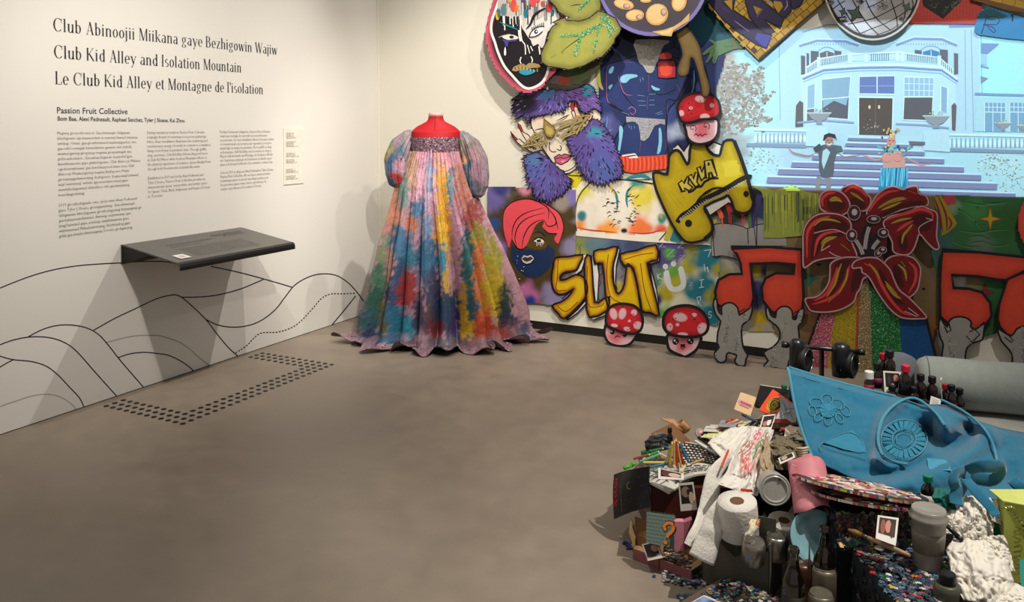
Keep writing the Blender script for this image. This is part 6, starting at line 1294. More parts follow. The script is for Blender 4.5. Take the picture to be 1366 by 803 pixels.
strip('bow_loop', [(1288, 628, 2.3), (1276, 632, 2.27), (1273, 645, 2.26), (1280, 655, 2.28), (1290, 640, 2.3)], .03)
strip('bow_loop', [(1290, 628, 2.3), (1310, 622, 2.27), (1334, 624, 2.28), (1325, 640, 2.3), (1295, 636, 2.31)], .036)
strip('tie', [(1290, 640, 2.28), (1302, 655, 2.24), (1322, 678, 2.2), (1330, 688, 2.18)], lambda b: .03-.008*b, tw=.01)
strip('tie', [(1284, 645, 2.28), (1278, 660, 2.26), (1277, 674, 2.25)], .038, tw=.01)
strip('tie', [(1350, 640, 2.3), (1362, 650, 2.28), (1390, 660, 2.26)], .03, tw=.01)
# ---- bottles ----
GL = mat('amber_glass', '1c0e06', rough=.08, spec=.9, noise_amt=.02); GLD = mat('dark_glass', '0c0907', rough=.08, spec=.9)
def bottle(label, x, ytop, d, h, r, cap_c, cap_h=.016, glass=GL, lab=None, tilt=(0, 0), group='small bottles behind the blue felt', capr=.7):
    top = P(x, ytop, d); base = top-ZZ*h; ax = Vector((tilt[0], tilt[1], 1)); base = top-ax.normalized()*h
    M_ = frame(base, ax); t_ = thing('bottle', label, 'bottle', base, group)
    hb = h-cap_h
    prof = [(r*.9, 0), (r, .003), (r, hb*.66), (r*.86, hb*.78), (r*.5, hb*.88), (r*.48, hb)]
    obj('glass_body', lathe(prof, 24).xf(M_), glass, t_, smooth=True)
    cp = [(r*capr, hb-.002), (r*capr, h-.002), (r*capr*.9, h), (0, h)]; obj('cap', lathe(cp, 20).xf(M_), mat('cap_'+cap_c, cap_c, rough=.4), t_)
    if lab: obj('label_wrap', lathe([(r+.0006, hb*.15), (r+.0006, hb*.55)], 24, lab).xf(M_), mat('wrap_'+lab, lab, rough=.6), t_, smooth=True)
    return t_
bottle('brown glass bottle with a pale-topped black cap, tallest of the row behind the blue felt', 1187, 467, 3.02, .115, .021, '15181a', .022)
bottle('small bottle with a red cap leaning against the tallest brown bottle', 1177, 471, 3.04, .10, .017, 'b01c30', .02, tilt=(-.15, 0))
bottle('small bottle with a white cap over a red collar, leftmost of the row', 1159.5, 495, 2.98, .075, .0165, 'ddd6cc', .024, lab='8a1c24', capr=.95)
bottle('dark bottle with a purple-pink label beside the small photo print', 1170.5, 484, 3.0, .09, .018, '0e0c0c', .02, lab='5c1c3c')
bottle('brown bottle with a bright red cap in front of the bolster end', 1208.5, 487, 2.94, .105, .021, 'c81838', .021, tilt=(.05, 0))
bottle('dark bottle with black cap right of the red-capped one', 1228, 499, 2.96, .085, .019, '100f0e', .02)
bottle('dark bottle with black cap left of the white cotton swab', 1243.5, 502, 2.96, .085, .019, '100f0e', .02)
bottle('dark bottle with a small red stopper right of the cotton swab', 1261, 512, 3.0, .10, .016, 'a01c30', .016)
bottle('dark bottle with black cap, second from the right end of the row', 1269, 513, 2.97, .12, .019, '0e0d0c', .018, lab='3c0e14')
bottle('dark bottle at the right end of the row against the bolster', 1280, 518, 2.98, .12, .018, '0e0d0c', .018, lab='301016')
bottle('low dark bottle in front of the small photo print', 1190, 514, 2.95, .06, .018, '0e0d0c', .014)
bottle('low dark bottle showing over the blue flap edge', 1219, 516, 2.93, .06, .018, '0e0d0c', .014)
def photo(label, c4, paint=None, dark='16120f', group='instant photo prints on the heap'):
    t_, a_ = slab('instant_photo', label, 'photo', c4, .0012, 'dcd8d0', mat('photo_paper', 'd6d2ca', rough=.35), group, 'print_card')
    a_.poly([(.1, .08), (.9, .08), (.9, .74), (.1, .74)], dark)
    if paint: paint(a_)
    a_.done('picture', t_, PRINT); return t_
def pp(*L):
    def f_(a_):
        for (x, y, rx, ry, c, *r_) in L: a_.oval(x, y, rx, ry, c, *(r_ or []), n=14)
    return f_
photo('instant photo standing among the brown bottles', [(1178, 494.5, 2.99), (1202, 496, 2.98), (1202, 526, 2.96), (1180, 523, 2.97)], pp((.7, .3, .14, .16, 'b07868'), (.5, .65, .12, .09, 'a8a49c'), (.3, .4, .1, .2, '302c30')))
t = thing('cotton_swab', 'white cotton swab standing up among the bottles', 'swab', P(1256, 530, 2.93)); obj('stick', tube([P(1256.5, 531, 2.93), P(1255, 515, 2.93), P(1254, 508, 2.93)], .0014, 6, 'd8d4cc'), mat('paper_stick', 'd8d4cc'), t)
mb = lathe([(0, 0), (.0028, .004), (.003, .010), (.0015, .016), (0, .017)], 10).xf(frame(P(1254.2, 509.5, 2.93), (P(1256, 502, 2.93)-P(1254, 509, 2.93)))); obj('cotton_tip', mb, mat('cotton', 'e0dcd4', rough=.95), t, smooth=True)
t, a = slab('printed_label', 'crumpled white printed slip tucked behind the blue flap', 'paper', [(1242, 528, 2.9), (1256, 533, 2.9), (1252, 548, 2.88), (1240, 541, 2.88)], .001, 'd0ccc4')
for k in range(5): a.line([(.15, .2+k*.15), (.8, .22+k*.15)], .03, '6a6660', smooth=0)
a.done('print', t, PRINT)
# ---- black twin-roller frame ----
BMT = mat('black_plastic', '121213', rough=.32, spec=.6); RUB = mat('black_rubber_foam', '0e0e0f', rough=.6)
t = thing('twin_roller_frame', 'black metal frame with crossbar and two rounded rollers behind the blue felt', 'frame', P(1097, 540, 3.12)-ZZ*.1)
A, B = P(1044, 459.5, 3.18), P(1152, 470, 3.1)
obj('crossbar', tube([A, B], .0085, 14), BMT, t, smooth=True)
for a_, b_, nm in ((A, A.lerp(B, .07), 'bar_end'), (B, B.lerp(A, .07), 'bar_end')): obj(nm, tube([a_-(b_-a_).normalized()*.004, b_], .0125, 14), BMT, t, smooth=True)
obj('upright', tube([P(1096, 463, 3.16), P(1096, 520, 3.16)]+[P(1096, 520, 3.16)-ZZ*.28], .009, 4), BMT, t)
for x, y0_, w_ in ((1063, 451, 9.6), (1122, 456, 12)):
    d0 = 3.12; r_ = w_*d0/F; c = P(x, y0_, d0); mb = MB(); n_ = 22; hh = .13
    lathe([(0, 0), (r_*.55, -.004), (r_*.9, -.014), (r_, -.03), (r_*1.02, -hh*.6), (r_*.92, -hh), (0, -hh)], n_, '121213', mb); mb.xf(Matrix.Translation(c)); mb.f = [tuple(reversed(q)) for q in mb.f]
    h = obj('roller_housing', mb, BMT, t, smooth=True)
    wc = c+RT*(r_*1.1)+ZZ*(-.085)+FW*-.005
    whl = lathe([(.03, -.012), (.048, -.012), (.052, -.008), (.052, .008), (.048, .012), (.03, .012), (.026, .006), (.012, .006), (0, .008)], 36, '0e0e0f').xf(frame(wc, RT*.75-FW*.66)); w2 = obj('wheel', whl, RUB, t, smooth=True)
    obj('wheel_rim', tube([wc+(RT*.66+FW*.75)*(.044*math.cos(k*.2618))+ZZ*(.044*math.sin(k*.2618))+(RT*.75-FW*.66)*.0135 for k in range(25)], .0014, 5, '8a8a8c'), mat('steel_rim', '9a9a9c', rough=.3, metal=.9), t, smooth=True)
    for k in range(3): obj('screw', lathe([(.0022, 0), (.002, .002), (0, .0025)], 10).xf(frame(c+RT*(-r_*.4+k*r_*.4)-FW*(r_*.96)-ZZ*.10, -FW)), mat('bright_steel', 'c8c8c8', rough=.2, metal=1), h)
def flz(x, y, z=0.): return atz(x, y, z)
def crump(name, label, cat, rows, bulge, amp, c, m, seed=0, nu=40, nv=40, colfn=None, fr=14, part='sheet', parent=None, th=.0015, group=None):
    """crumpled sheet: rows of (xl, yl, xr, yr, d) in photo px and distance, from top to bottom"""
    def row(v):
        s_ = v*(len(rows)-1); i = min(int(s_), len(rows)-2); f_ = s_-i; f_ = f_*f_*(3-2*f_)*.4+f_*.6
        return [rows[i][k]*(1-f_)+rows[i+1][k]*f_ for k in range(5)]
    tis = cat == 'tissue'; nu, nv = (64, 64) if tis else (nu, nv)
    def ridge(p): n = noise.noise(p); return 1-abs(n)*2.2
    def fn(u, v):
        xl, yl, xr, yr, d = row(v); x = xl*(1-u)+xr*u; y = yl*(1-u)+yr*u
        q = Vector((u*4+seed*7, v*4, seed*3.1)); k = amp*(ridge(q*.8)+.5*ridge(q*1.9)+(.55*ridge(q*2.6)+.14*ridge(q*5.7+Vector((3, 1, 0))) if tis else .25*ridge(q*4)))*(.42 if tis else 1)
        ex = 3*noise.noise(Vector((u*3, v*3, seed+9)))*(1 if u in (0, 1) or v in (0, 1) else 1)
        return P(x+ex, y+ex*.6, d-bulge*math.sin(math.pi*u)*math.sin(math.pi*min(1, v*.9+.08))-k)
    lo = min((fn(u/4, v/4) for u in range(5) for v in range(5)), key=lambda p: p.z)
    t_ = parent or thing(name, label, cat, lo, group)
    obj(part, grid(fn, nu, nv, c, thick=th, colfn=colfn), m, t_, smooth=True); return t_, fn
WTS = mat('white_tissue', 'dcd7cc', rough=.9, noise_amt=.03, bump=.45, bscale=28); WPL = mat('white_plastic_film', 'dedbd4', rough=.35, spec=.5, vcol=True, noise_amt=.02, bump=.1, bscale=50)
# hidden supports
MAR = mat('maroon_carton', '4a2019', rough=.45, spec=.5, noise_amt=.12, nscale=8)
o = P(868, 640, 2.69); o.z = .002
boxw('maroon_carton', 'dark maroon carton under the magazines, left part of the heap', 'box', o, KX*.40, KY*.26, ZZ*.188, '4a2019', MAR)
o = P(1004, 640, 2.86); o.z = .002
boxw('dark_carton', 'dark carton under the game cards behind the white bag', 'box', o, KX*.16, KY*.26, ZZ*.25, '1c1815', mat('dark_carton_card', '1e1a17', rough=.8))
o = P(1068, 640, 2.56); o.z = .002
boxw('blue_storage_box', 'dark blue box holding up the felt blanket', 'box', o, KX*.44, KY*.34, ZZ*.27, '16303c', mat('navy_carton', '142c38', rough=.8))
# black magazine hanging down on the left
def curved(name, label, cat, c4, th, c, sag, m=None, part='sheet', art=True):
    q = [P(*p) for p in c4]; n = (q[3]-q[0]).cross(q[1]-q[0]).normalized()
    def at(u, v, d=0): return (q[0]*(1-u)+q[1]*u)*(1-v)+(q[3]*(1-u)+q[2]*u)*v+n*(d+sag(u, v))
    t_ = thing(name, label, cat, min(q, key=lambda p: p.z)); 
    obj(part, grid(lambda u, v: at(u, v), 24, 18, c, thick=-th), m or mat('cardp_'+c, c, rough=.5), t_, smooth=False)
    return t_, Art(lambda u, v, d: at(u, v, d+.0005), 0, .00018), at
def fine(a_, nx, ny, x0, y0, x1, y1, cs, w_=.012, jit=.3):
    """rows of small print marks"""
    for j in range(ny):
        y = y0+(y1-y0)*(j+.5)/ny; x = x0
        while x < x1-.02:
            L = random.uniform(.5, 1.6)*(x1-x0)/nx; x2 = min(x1, x+L*.8); a_.line([(x, y), ((x+x2)/2, y), (x2, y)], w_, random.choice(cs), smooth=0); x += L; a_.k -= 1
    a_.k += 1
t, a, at_ = curved('black_magazine', 'black magazine with red vertical lettering hanging off the left side of the heap', 'magazine', [(819, 633, 2.80), (866, 622, 2.70), (868, 676, 2.66), (818, 692, 2.73)], .006, '100f0f', lambda u, v: .012*math.sin(math.pi*u)+.004*math.sin(4*v), mat('glossy_black_cover', '100f10', rough=.25, spec=.6))
for k, l in enumerate(['.06 .12 .16 .14 .06 .20 .16 .22', '.06 .26 .16 .26 .06 .33 .16 .34', '.05 .40 .17 .38 .05 .47 .17 .46', '.06 .53 .16 .52 .11 .58', '.05 .64 .17 .62 .05 .72 .17 .70 .1 .76']): a.line(P2(l), .035, 'b01c28', smooth=0)
fine(a, 1.2, 24, .28, .12, .31, .95, ['8a8a84', '6a6a64'], .012); a.line(P2('.55 .3 .48 .36 .5 .45 .56 .48'), .02, '7a6a3a')
for k in range(20): a.oval(random.uniform(.4, .95), random.uniform(.15, .95), .008, .008, random.choice(['4a4840', '6a6658', '2c2a26']), n=5)
a.done('cover_print', t, PRINT)
t, a, at_ = curved('open_magazine', 'open magazine bent over the left side of the heap under the coloured pencils', 'magazine', [(822, 644, 2.80), (870, 600, 2.98), (928, 634, 2.76), (893, 657, 2.64)], .007, 'c9c6bd', lambda u, v: .028*math.sin(math.pi*v)*(1-u*.6), mat('magazine_pages', 'cbc8bf', rough=.5))
a.spray(P2('.38 .06 .97 .04 .96 .94 .38 .93'), lambda x, y: lin('77736a'), .05)
fine(a, 6, 9, .08, .15, .32, .85, ['4a4844', '77736c'], .02); fine(a, 10, 12, .42, .1, .92, .88, ['2c2a26', 'a8a49a', '4c4640', 'c8c4ba'], .022)
a.oval(.75, .62, .12, .1, 'b8b2a4'); a.oval(.76, .62, .07, .06, '5c544a'); a.line(P2('.08 .5 .3 .5'), .05, '3a3834', smooth=0); a.done('page_print', t, PRINT)
t, a, at_ = curved('puzzle_magazine', 'magazine with a black and white brick pattern and cartoon lettering beside the pencils', 'magazine', [(906, 588, 3.0), (966, 603, 2.88), (944, 631, 2.70), (906, 641, 2.70)], .006, 'd6d3ca', lambda u, v: .006*math.sin(math.pi*u), mat('magazine_pages'))
a.spray(P2('.02 .03 .97 .03 .97 .62 .02 .62'), lambda x, y: lin('23201e'), .05)
for j in range(7):
    for i in range(9): x = .05+i*.1+(j % 2)*.05; y = .07+j*.075; a.poly([(x, y), (x+.06, y+.008), (x+.055, y+.045), (x-.004, y+.035)], random.choice(['d0cdc6', 'b8b4ac', '8a8680', 'd8d6d0'])); a.k -= 1
a.k += 1; a.poly(P2('.03 .62 .95 .64 .93 .96 .04 .94'), 'd2cfc2'); fine(a, 4, 4, .15, .68, .9, .92, ['26241f', '4c5a3c', '6f6c64'], .035); a.poly(P2('.6 .3 .72 .28 .74 .36 .62 .38'), '8a3c30')
a.done('page_print', t, PRINT)
# pencils, markers and brushes
def pencil(x1, y1, d1, x2, y2, d2, c, label, r=.0042, nm='pencil', cat='pencil', tipc='d8b888', group='coloured pencils on the magazines'):
    A_, B_ = P(x1, y1, d1), P(x2, y2, d2); L = (B_-A_).length; M_ = frame(A_, B_-A_)
    t_ = thing(nm, label, cat, min((A_, B_), key=lambda p: p.z), group)
    obj('barrel', lathe([(r*.9, 0), (r, .001), (r, L*.88), (0, L*.885)], 8, c).xf(M_), mat('lacquer_'+c, c, rough=.35), t_)
    obj('tip', lathe([(r*.98, L*.88), (r*.35, L*.97), (0, L)], 8, tipc).xf(M_), mat('wood_tip_'+tipc, tipc), t_); return t_
for i, (x1, y1, x2, y2, c, lb) in enumerate([(861, 609, 880, 602, '3c8a44', 'short green crayon nearest the back edge of the magazine'), (853, 616, 884, 605, '4f9a68', 'pale green coloured pencil pointing right, above the yellow one'), (858, 617, 893, 617, 'd8c468', 'pale yellow coloured pencil lying level on the magazine'), (868, 623, 898, 617, '2f6f96', 'blue coloured pencil crossing under the standing bundle'), (880, 609, 892, 615, 'a8845a', 'short bare wooden pencil behind the yellow one'),
        (845, 612, 868, 606, '8a3c38', 'dark red crayon stub at the left of the pencils'), (866, 602, 886, 598, '2a7a50', 'dark green pencil beside the black pouch'), (893, 612, 901, 625, 'c8b080', 'bare wooden stick leaning across the bundle'), (921, 619, 940, 612, 'b08c48', 'tan pencil lying on the cartoon magazine'), (909, 630, 918, 614, 'd0c090', 'cream stick with a blunt end in front of the bundle'), (886, 596, 898, 600, '46707c', 'grey-blue pencil behind the bundle')]): pencil(x1, y1, 2.80-(y1-600)*.004, x2, y2, 2.78-(y2-600)*.004, c, lb)
for i, (x1, y1, x2, y2, c, lb) in enumerate([(893, 620, 897, 588, 'a88c3c', 'ochre pencil standing in the bundle, leftmost'), (899, 624, 900, 586, 'b8964c', 'tan pencil standing in the bundle, second from left'), (903, 622, 902, 584, 'a83428', 'red pencil standing in the middle of the bundle'), (909, 624, 903, 590, 'c09c50', 'tan pencil leaning behind the red one in the bundle'), (919, 617, 905, 588, '2a6890', 'blue pencil standing at the right of the bundle'), (912, 620, 904, 592, '8a2c24', 'dark red pencil between the tan and blue ones'), (889, 618, 895, 594, '7a7a48', 'olive pencil behind the bundle')]): pencil(x1, y1, 2.70, x2, y2, 2.72, c, lb)
def marker(x1, y1, d1, x2, y2, d2, c, label, r=.006, c2=None, nm='marker', cat='pen', group='pens and brushes on the heap'):
    A_, B_ = P(x1, y1, d1), P(x2, y2, d2); L = (B_-A_).length; M_ = frame(A_, B_-A_); t_ = thing(nm, label, cat, min((A_, B_), key=lambda p: p.z), group)
    obj('barrel', lathe([(r*.6, 0), (r, .003), (r, L*.62), (r*.8, L*.64)], 12, c).xf(M_), mat('plastic_'+c, c, rough=.3), t_, smooth=True)
    c2 = c2 or c; obj('cap', lathe([(r*.8, L*.64), (r*1.08, L*.645), (r*1.05, L*.97), (r*.7, L), (0, L)], 12, c2).xf(M_), mat('plastic_'+c2, c2, rough=.3), t_, smooth=True); return t_
marker(832, 625, 2.80, 848, 618, 2.82, '4f9a28', 'bright green marker on the fold of the magazine, far left', .007)
marker(855, 605, 2.86, 872, 601, 2.86, '4f9a34', 'bright green highlighter below the black pouch', .009)
marker(927, 588, 2.9, 958, 607, 2.82, 'd8dcdc', 'white pen lying diagonally beside the white bag', .005, 'a8c0c8')
marker(931, 583, 2.92, 963, 604, 2.84, '141416', 'black eyeliner pen with a red ring beside the white pen', .006, '1c1c20')
marker(955, 572, 2.98, 985, 560, 3.0, 'c8a080', 'flesh-coloured concealer stick behind the white bag', .005)
marker(952, 577, 2.96, 992, 562, 2.98, 'b89878', 'long beige pencil parallel to the concealer stick', .004)
marker(968, 563, 3.0, 980, 559, 3.0, 'b03c38', 'short red lip pencil at the back of the heap', .005)
marker(986, 574, 2.94, 1012, 560, 2.96, '15130f', 'black mascara tube in front of the photo with the white frame', .006)
marker(1002, 570, 2.94, 1018, 556, 2.97, '3c3a24', 'dark olive tube leaning next to the mascara', .005)
def blk(name, label, cat, x, y, d, sx, sy, sz, c, rot=0, m=None, r=.004, tilt=(0, 0, 1)):
    """rounded block centred on a photo point"""
    c0_ = P(x, y, d); v, f = rbox(Vector((-sx/2, -sy/2, -sz/2)), Vector((sx, 0, 0)), Vector((0, sy, 0)), Vector((0, 0, sz)), min(r, sx*.45, sy*.45, sz*.45)); M_ = frame(c0_, Vector(tilt), KX*math.cos(R(rot))+KY*math.sin(R(rot)))
    o_ = obj(name, MB().add([M_ @ p for p in v], f, c), m or mat('block_'+c, c, rough=.4), None); tag(o_, label, cat); return o_
crump('black_pouch', 'crumpled black pouch behind the coloured pencils', 'pouch', [(866, 583, 886, 578, 2.90), (860, 590, 894, 586, 2.86), (862, 604, 894, 600, 2.82)], .03, .012, '1a1a1e', mat('black_leather', '18181b', rough=.4, spec=.6, bump=.4, bscale=40), 3, 20, 16)
blk('silver_tube', 'silver rounded tube lying on the black pouch', 'tube', 879, 580, 2.86, .045, .014, .014, '8a8c90', 30, mat('brushed_silver', '9a9c9e', rough=.3, metal=.8), .006)
bottle('small black bottle standing behind the pencil bundle', 893.5, 571, 2.84, .06, .011, '0e0e10', .014, GLD, group=None)
# kraft open box corner + rolled strip
KR = mat('kraft_card', '8c6444', rough=.7, noise_amt=.08, nscale=30); KRL = mat('kraft_card_light', 'b88c62', rough=.7)
t = thing('kraft_box', 'open reddish-brown cardboard box standing at the back left of the heap', 'box', P(895, 590, 2.95))
for pts in ([(868, 578, 3.0), (897, 564, 2.96), (897, 590, 2.9), (874, 590, 2.96)], [(897, 564, 2.96), (921, 588, 3.0), (913, 594, 2.97), (897, 592, 2.9)]):
    q = [P(*p) for p in pts]; n = (q[1]-q[0]).cross(q[3]-q[0]).normalized(); obj('panel', MB().add(q+[p+n*.003 for p in q], [(0, 3, 2, 1), (4, 5, 6, 7), (0, 1, 5, 4), (1, 2, 6, 5), (2, 3, 7, 6), (3, 0, 4, 7)], '8c6444'), KR, t)
q = [P(*p) for p in [(881, 558, 3.08), (899, 559, 3.04), (916, 577, 3.0), (897, 565, 2.96)]]; n = (q[1]-q[0]).cross(q[3]-q[0]).normalized(); obj('flap', MB().add(q+[p+n*.003 for p in q], [(0, 3, 2, 1), (4, 5, 6, 7), (0, 1, 5, 4), (1, 2, 6, 5), (2, 3, 7, 6), (3, 0, 4, 7)], 'b88c62'), KRL, t)
c0 = P(911, 569, 3.0); M_ = frame(c0, RT*.75-UP*.66); t = thing('rolled_strip', 'rolled tan paper strip beside the open brown box', 'roll', c0-ZZ*.02)
for k, r_ in enumerate((.024, .019, .014, .008)): obj('turn', grid(lambda u, v, r_=r_, k=k: M_ @ Vector((r_*math.cos(u*5.6+k), r_*.62*math.sin(u*5.6+k), (v-.5)*(.04-.004*k))), 24, 3, 'b88c62', thick=.0015), KRL, t, smooth=True)
# coaster, black book, game cards, star tile
def fineart(t_, a_): a_.done('face_print', t_, PRINT)
t, a = slab('drink_coaster', 'cream rounded coaster with red lettering at the back of the heap', 'coaster', [(988, 523, 3.14), (1009, 530, 3.10), (1001, 555, 3.06), (979, 546, 3.1)], .003, 'cfae84')
a.poly(P2('.12 .0 .88 .0 1 .12 1 .88 .88 1 .12 1 0 .88 0 .12'), 'd8b68a'); a.poly(P2('.08 .45 .2 .38 .5 .40 .9 .46 .96 .62 .6 .60 .1 .62'), 'c8949c', 2); a.line(P2('.18 .52 .3 .46 .3 .58'), .05, 'a81c38', smooth=0)
for k in range(6): a.line([(.3+k*.1, .46), (.33+k*.1, .6), (.37+k*.1, .47)], .04, 'a81c38', smooth=0)
a.line(P2('.2 .66 .8 .68'), .03, 'b0485a', smooth=0); fineart(t, a)
t, a = slab('black_book', 'black hardcover book with pale page edge standing behind the orange card', 'book', [(1014, 513, 3.16), (1052, 519, 3.06), (1052, 548, 3.02), (1006, 541, 3.1)], .014, '121013', mat('black_cloth_cover', '131114', rough=.5)); a.line(P2('.01 .01 .99 .01'), .05, 'a8a49c', smooth=0); a.line(P2('.01 .02 .01 .98'), .02, '55504c', smooth=0); fineart(t, a)
t, a = slab('orange_game_card', 'bright orange card with a swirling gold emblem beside the blue felt', 'card', [(1031, 519, 3.06), (1057, 537, 2.98), (1044, 560, 2.90), (1012, 547, 3.0)], .003, 'e04420'); a.poly(P2('0 0 1 0 1 1 0 1'), 'e0421c')
a.oval(.42, .52, .3, .34, '9a7a1c'); 
for k in range(6): a.line([(.42+(.06+.045*k)*math.cos(q_*.5+k), .52+(.07+.05*k)*math.sin(q_*.5+k)) for q_ in range(9)], .03, 'c8a838' if k % 2 else '4a3a10')
a.poly(P2('.5 .3 .68 .36 .66 .62 .52 .72 .58 .5'), '1c140c', 2); a.line(P2('.2 .8 .4 .9 .6 .84'), .04, 'b8962c'); fineart(t, a)
t, a = slab('star_tile', 'dark tile with a grey four-point star in front of the orange card', 'tile', [(1046, 538, 2.92), (1061, 544, 2.90), (1057, 558, 2.87), (1043, 553, 2.88)], .004, '1c2024'); star(a, .5, .5, .62, '2c3438', 'a8acb0', .35, 45); a.oval(.5, .5, .12, .12, 'e0ddd4'); a.oval(.5, .5, .05, .05, '6a6a68'); fineart(t, a)
t, a = slab('red_game_card', 'orange and dark red card lying flat under the star tile', 'card', [(1034, 556, 2.92), (1068, 556, 2.88), (1072, 568, 2.82), (1030, 570, 2.86)], .003, 'c8341c'); a.poly(P2('.5 0 1 0 1 1 .7 1'), '4a1014'); a.poly(P2('0 .6 .6 .7 .5 1 0 1'), '2c1210'); a.oval(.8, .3, .1, .3, 'e8481c'); fineart(t, a)
photo('instant photo leaning on the orange card, pinkish picture', [(1018, 554, 2.92), (1036, 552, 2.92), (1028, 576, 2.84), (1012, 575, 2.86)], pp((.35, .55, .2, .16, 'a86a68'), (.62, .45, .16, .22, 'd8d0c8'), (.5, .25, .3, .1, '0c0a0a')))
t, a = slab('picture_card', 'white bordered card with a plate of seafood beside the felt blanket edge', 'card', [(1048, 566, 2.86), (1076, 572, 2.78), (1080, 588, 2.70), (1046, 584, 2.78)], .003, 'd6cfbe'); a.poly(P2('.08 .1 .94 .1 .94 .82 .08 .82'), 'c8bca2')
for k in range(26): a.oval(random.uniform(.15, .9), random.uniform(.18, .76), random.uniform(.03, .09), random.uniform(.03, .08), random.choice(['a8503c', 'd8ccb0', '6a4a38', 'c8b898', '8a4a40', 'e0d8c4']), n=8); a.k -= 1
fineart(t, a)
blk('green_bottle_cap', 'small green cap behind the black book at the felt corner', 'cap', 1046, 516, 3.05, .018, .018, .016, '1c6a44')
# compact, lashes, small cards at the back
def disc(name, label, cat, x, y, d, r, h, ax, prof=None, c='808080', m=None, parts=()):
    M_ = frame(P(x, y, d), ax); t_ = thing(name, label, cat, P(x, y, d)-ZZ*h); obj(name+'_body', lathe(prof or [(r, 0), (r, h), (r*.95, h*1.1), (0, h*1.1)], 28, c).xf(M_), m or mat('disc_'+c, c, rough=.35), t_, smooth=False)
    for nm, pf, c2 in parts: obj(nm, lathe(pf, 28, c2).xf(M_), mat('disc_'+c2, c2, rough=.4), t_, smooth=True)
    return t_
disc('powder_compact', 'round grey powder compact with a pink pan behind the white pen', 'compact', 934, 578, 2.96, .018, .005, -FW+ZZ*.8, None, '6a645c', None, [('powder_pan', [(.011, .0058), (.010, .0062), (0, .0062)], 'b87078')])
t, a = slab('yellow_dotted_card', 'pale yellow card with green dots behind the white bag', 'card', [(945, 575, 2.98), (966, 573, 2.98), (955, 584, 2.9), (935, 583, 2.9)], .002, 'd8d8a0')
for k in range(30): a.oval(random.uniform(.08, .92), random.uniform(.1, .9), .03, .05, 'a8b444', n=5); a.k -= 1
fineart(t, a)
for (x0, y0, x1, y1, c, lb) in ((938, 568, 962, 576, 'c8c4bc', 'white folded leaflet behind the yellow dotted card'), (958, 560, 985, 570, '8a8c90', 'grey blister card at the very back of the heap'), (984, 561, 1004, 569, 'd0ccae', 'pale cream card under the mascara tube'), (1008, 566, 1020, 574, 'c8cc98', 'pale green slip under the white-framed photo')):
    t, a = slab('loose_card', lb, 'card', [(x0+4, y0, 3.04), (x1, y0+1, 3.02), (x1-4, y1, 2.95), (x0, y1-1, 2.95)], .0015, c); a.line([(.1, .5), (.9, .5)], .08, '77746c', smooth=0); a.done('face_print', t, PRINT)
# white cloth and printed plastic bag
crump('white_paper_bag', 'crumpled white paper left of the printed plastic bag', 'paper', [(975, 571, 1004, 568, 2.92), (950, 585, 1000, 584, 2.86), (944, 592, 990, 598, 2.80), (962, 610, 985, 612, 2.74)], .02, .012, 'd8d3c8', WTS, 5)
def bagcol(u, v):
    c = lin('dedad2'); n = noise.noise(Vector((u*7, v*7, 1))); n2 = noise.noise(Vector((u*22, v*22, 4)))
    for (bx, by, r_, col) in ((.42, .16, .17, 'd84c60'), (.68, .2, .2, '8a7048'), (.62, .36, .16, '77905c'), (.30, .42, .2, 'b06058'), (.8, .42, .14, 'c8a080'), (.45, .58, .17, 'd07068'), (.72, .55, .12, 'e0a090')):
        q_ = math.hypot(u-bx, v-by)/r_+n*.5
        if q_ < 1 and n2 > -.12: c = mix(c, lin(col), min(1, 3*(1-q_))*.9)
    return c
t, bagfn = crump('printed_plastic_bag', 'white plastic carrier bag with red and green printed figure in the middle of the heap', 'bag', [(1002, 569, 1033, 573, 2.88), (992, 585, 1026, 592, 2.78), (980, 606, 1020, 618, 2.68), (968, 630, 1018, 642, 2.58), (954, 646, 1010, 662, 2.50)], .07, .014, 'dedad2', WPL, 2, 90, 90, bagcol)
for (u0, v0, wd, L_) in ((.24, .60, 6, 'T'), (.31, .62, 6, 'H'), (.40, .65, 6, 'A'), (.49, .67, 6, 'N'), (.58, .68, 6, 'K')):
    v, f = textmesh(L_, res=1, bold=.02); obj('printed_letter', MB().add([bagfn(u0+q.x*.085, v0-q.y*.12+q.x*.03)-FW*.006 for q in v], f, 'b84450'), mat('red_print', 'b8404c'), t)
strip_m = mat('red_band', 'd8402c'); strip('bag_tie', [(963, 623, 2.56), (967, 612, 2.6), (972, 600, 2.64)], .008, strip_m, .001, t); strip('bag_tie', [(988, 653, 2.44), (996, 654, 2.44), (1004, 655, 2.44)], .008, strip_m, .001, t)
# toilet paper strip and rolls
TPM = mat('toilet_paper', 'dad6cd', rough=.95, bump=.35, bscale=120, noise_amt=.02); CDM = mat('cardboard_core', '6a4a34', rough=.8)
def roll(label, x, y, d, r, h, ax, lean=None):
    c0_ = P(x, y, d); M_ = frame(c0_, ax); t_ = thing('toilet_roll', label, 'toilet paper', c0_-Vector(ax).normalized()*h)
    ri = r*.36; mb = lathe([(ri, 0), (r*.985, 0), (r, -.004), (r+.0015, -h*.3), (r, -h*.6), (r+.001, -h+.004), (r*.98, -h), (ri, -h)], 44); v = mb.v; mb.v = [p+Vector((p.x, p.y, 0))*.02*noise.noise(p*40) for p in v]; n_ = 44; mb.f = mb.f[:-2]; mb.f = [tuple(reversed(q)) for q in mb.f]; mb.xf(M_)
    obj('paper_winding', mb, TPM, t_, smooth=True)
    obj('core', lathe([(ri, .0004), (ri*.93, .0004), (ri*.93, -h), (ri, -h)], 28).xf(M_), CDM, t_, smooth=False); return t_
roll('white toilet roll standing in the grey bottle carrier', 983, 668, 2.40, .056, .105, ZZ*1+RT*-.10-FW*.12)
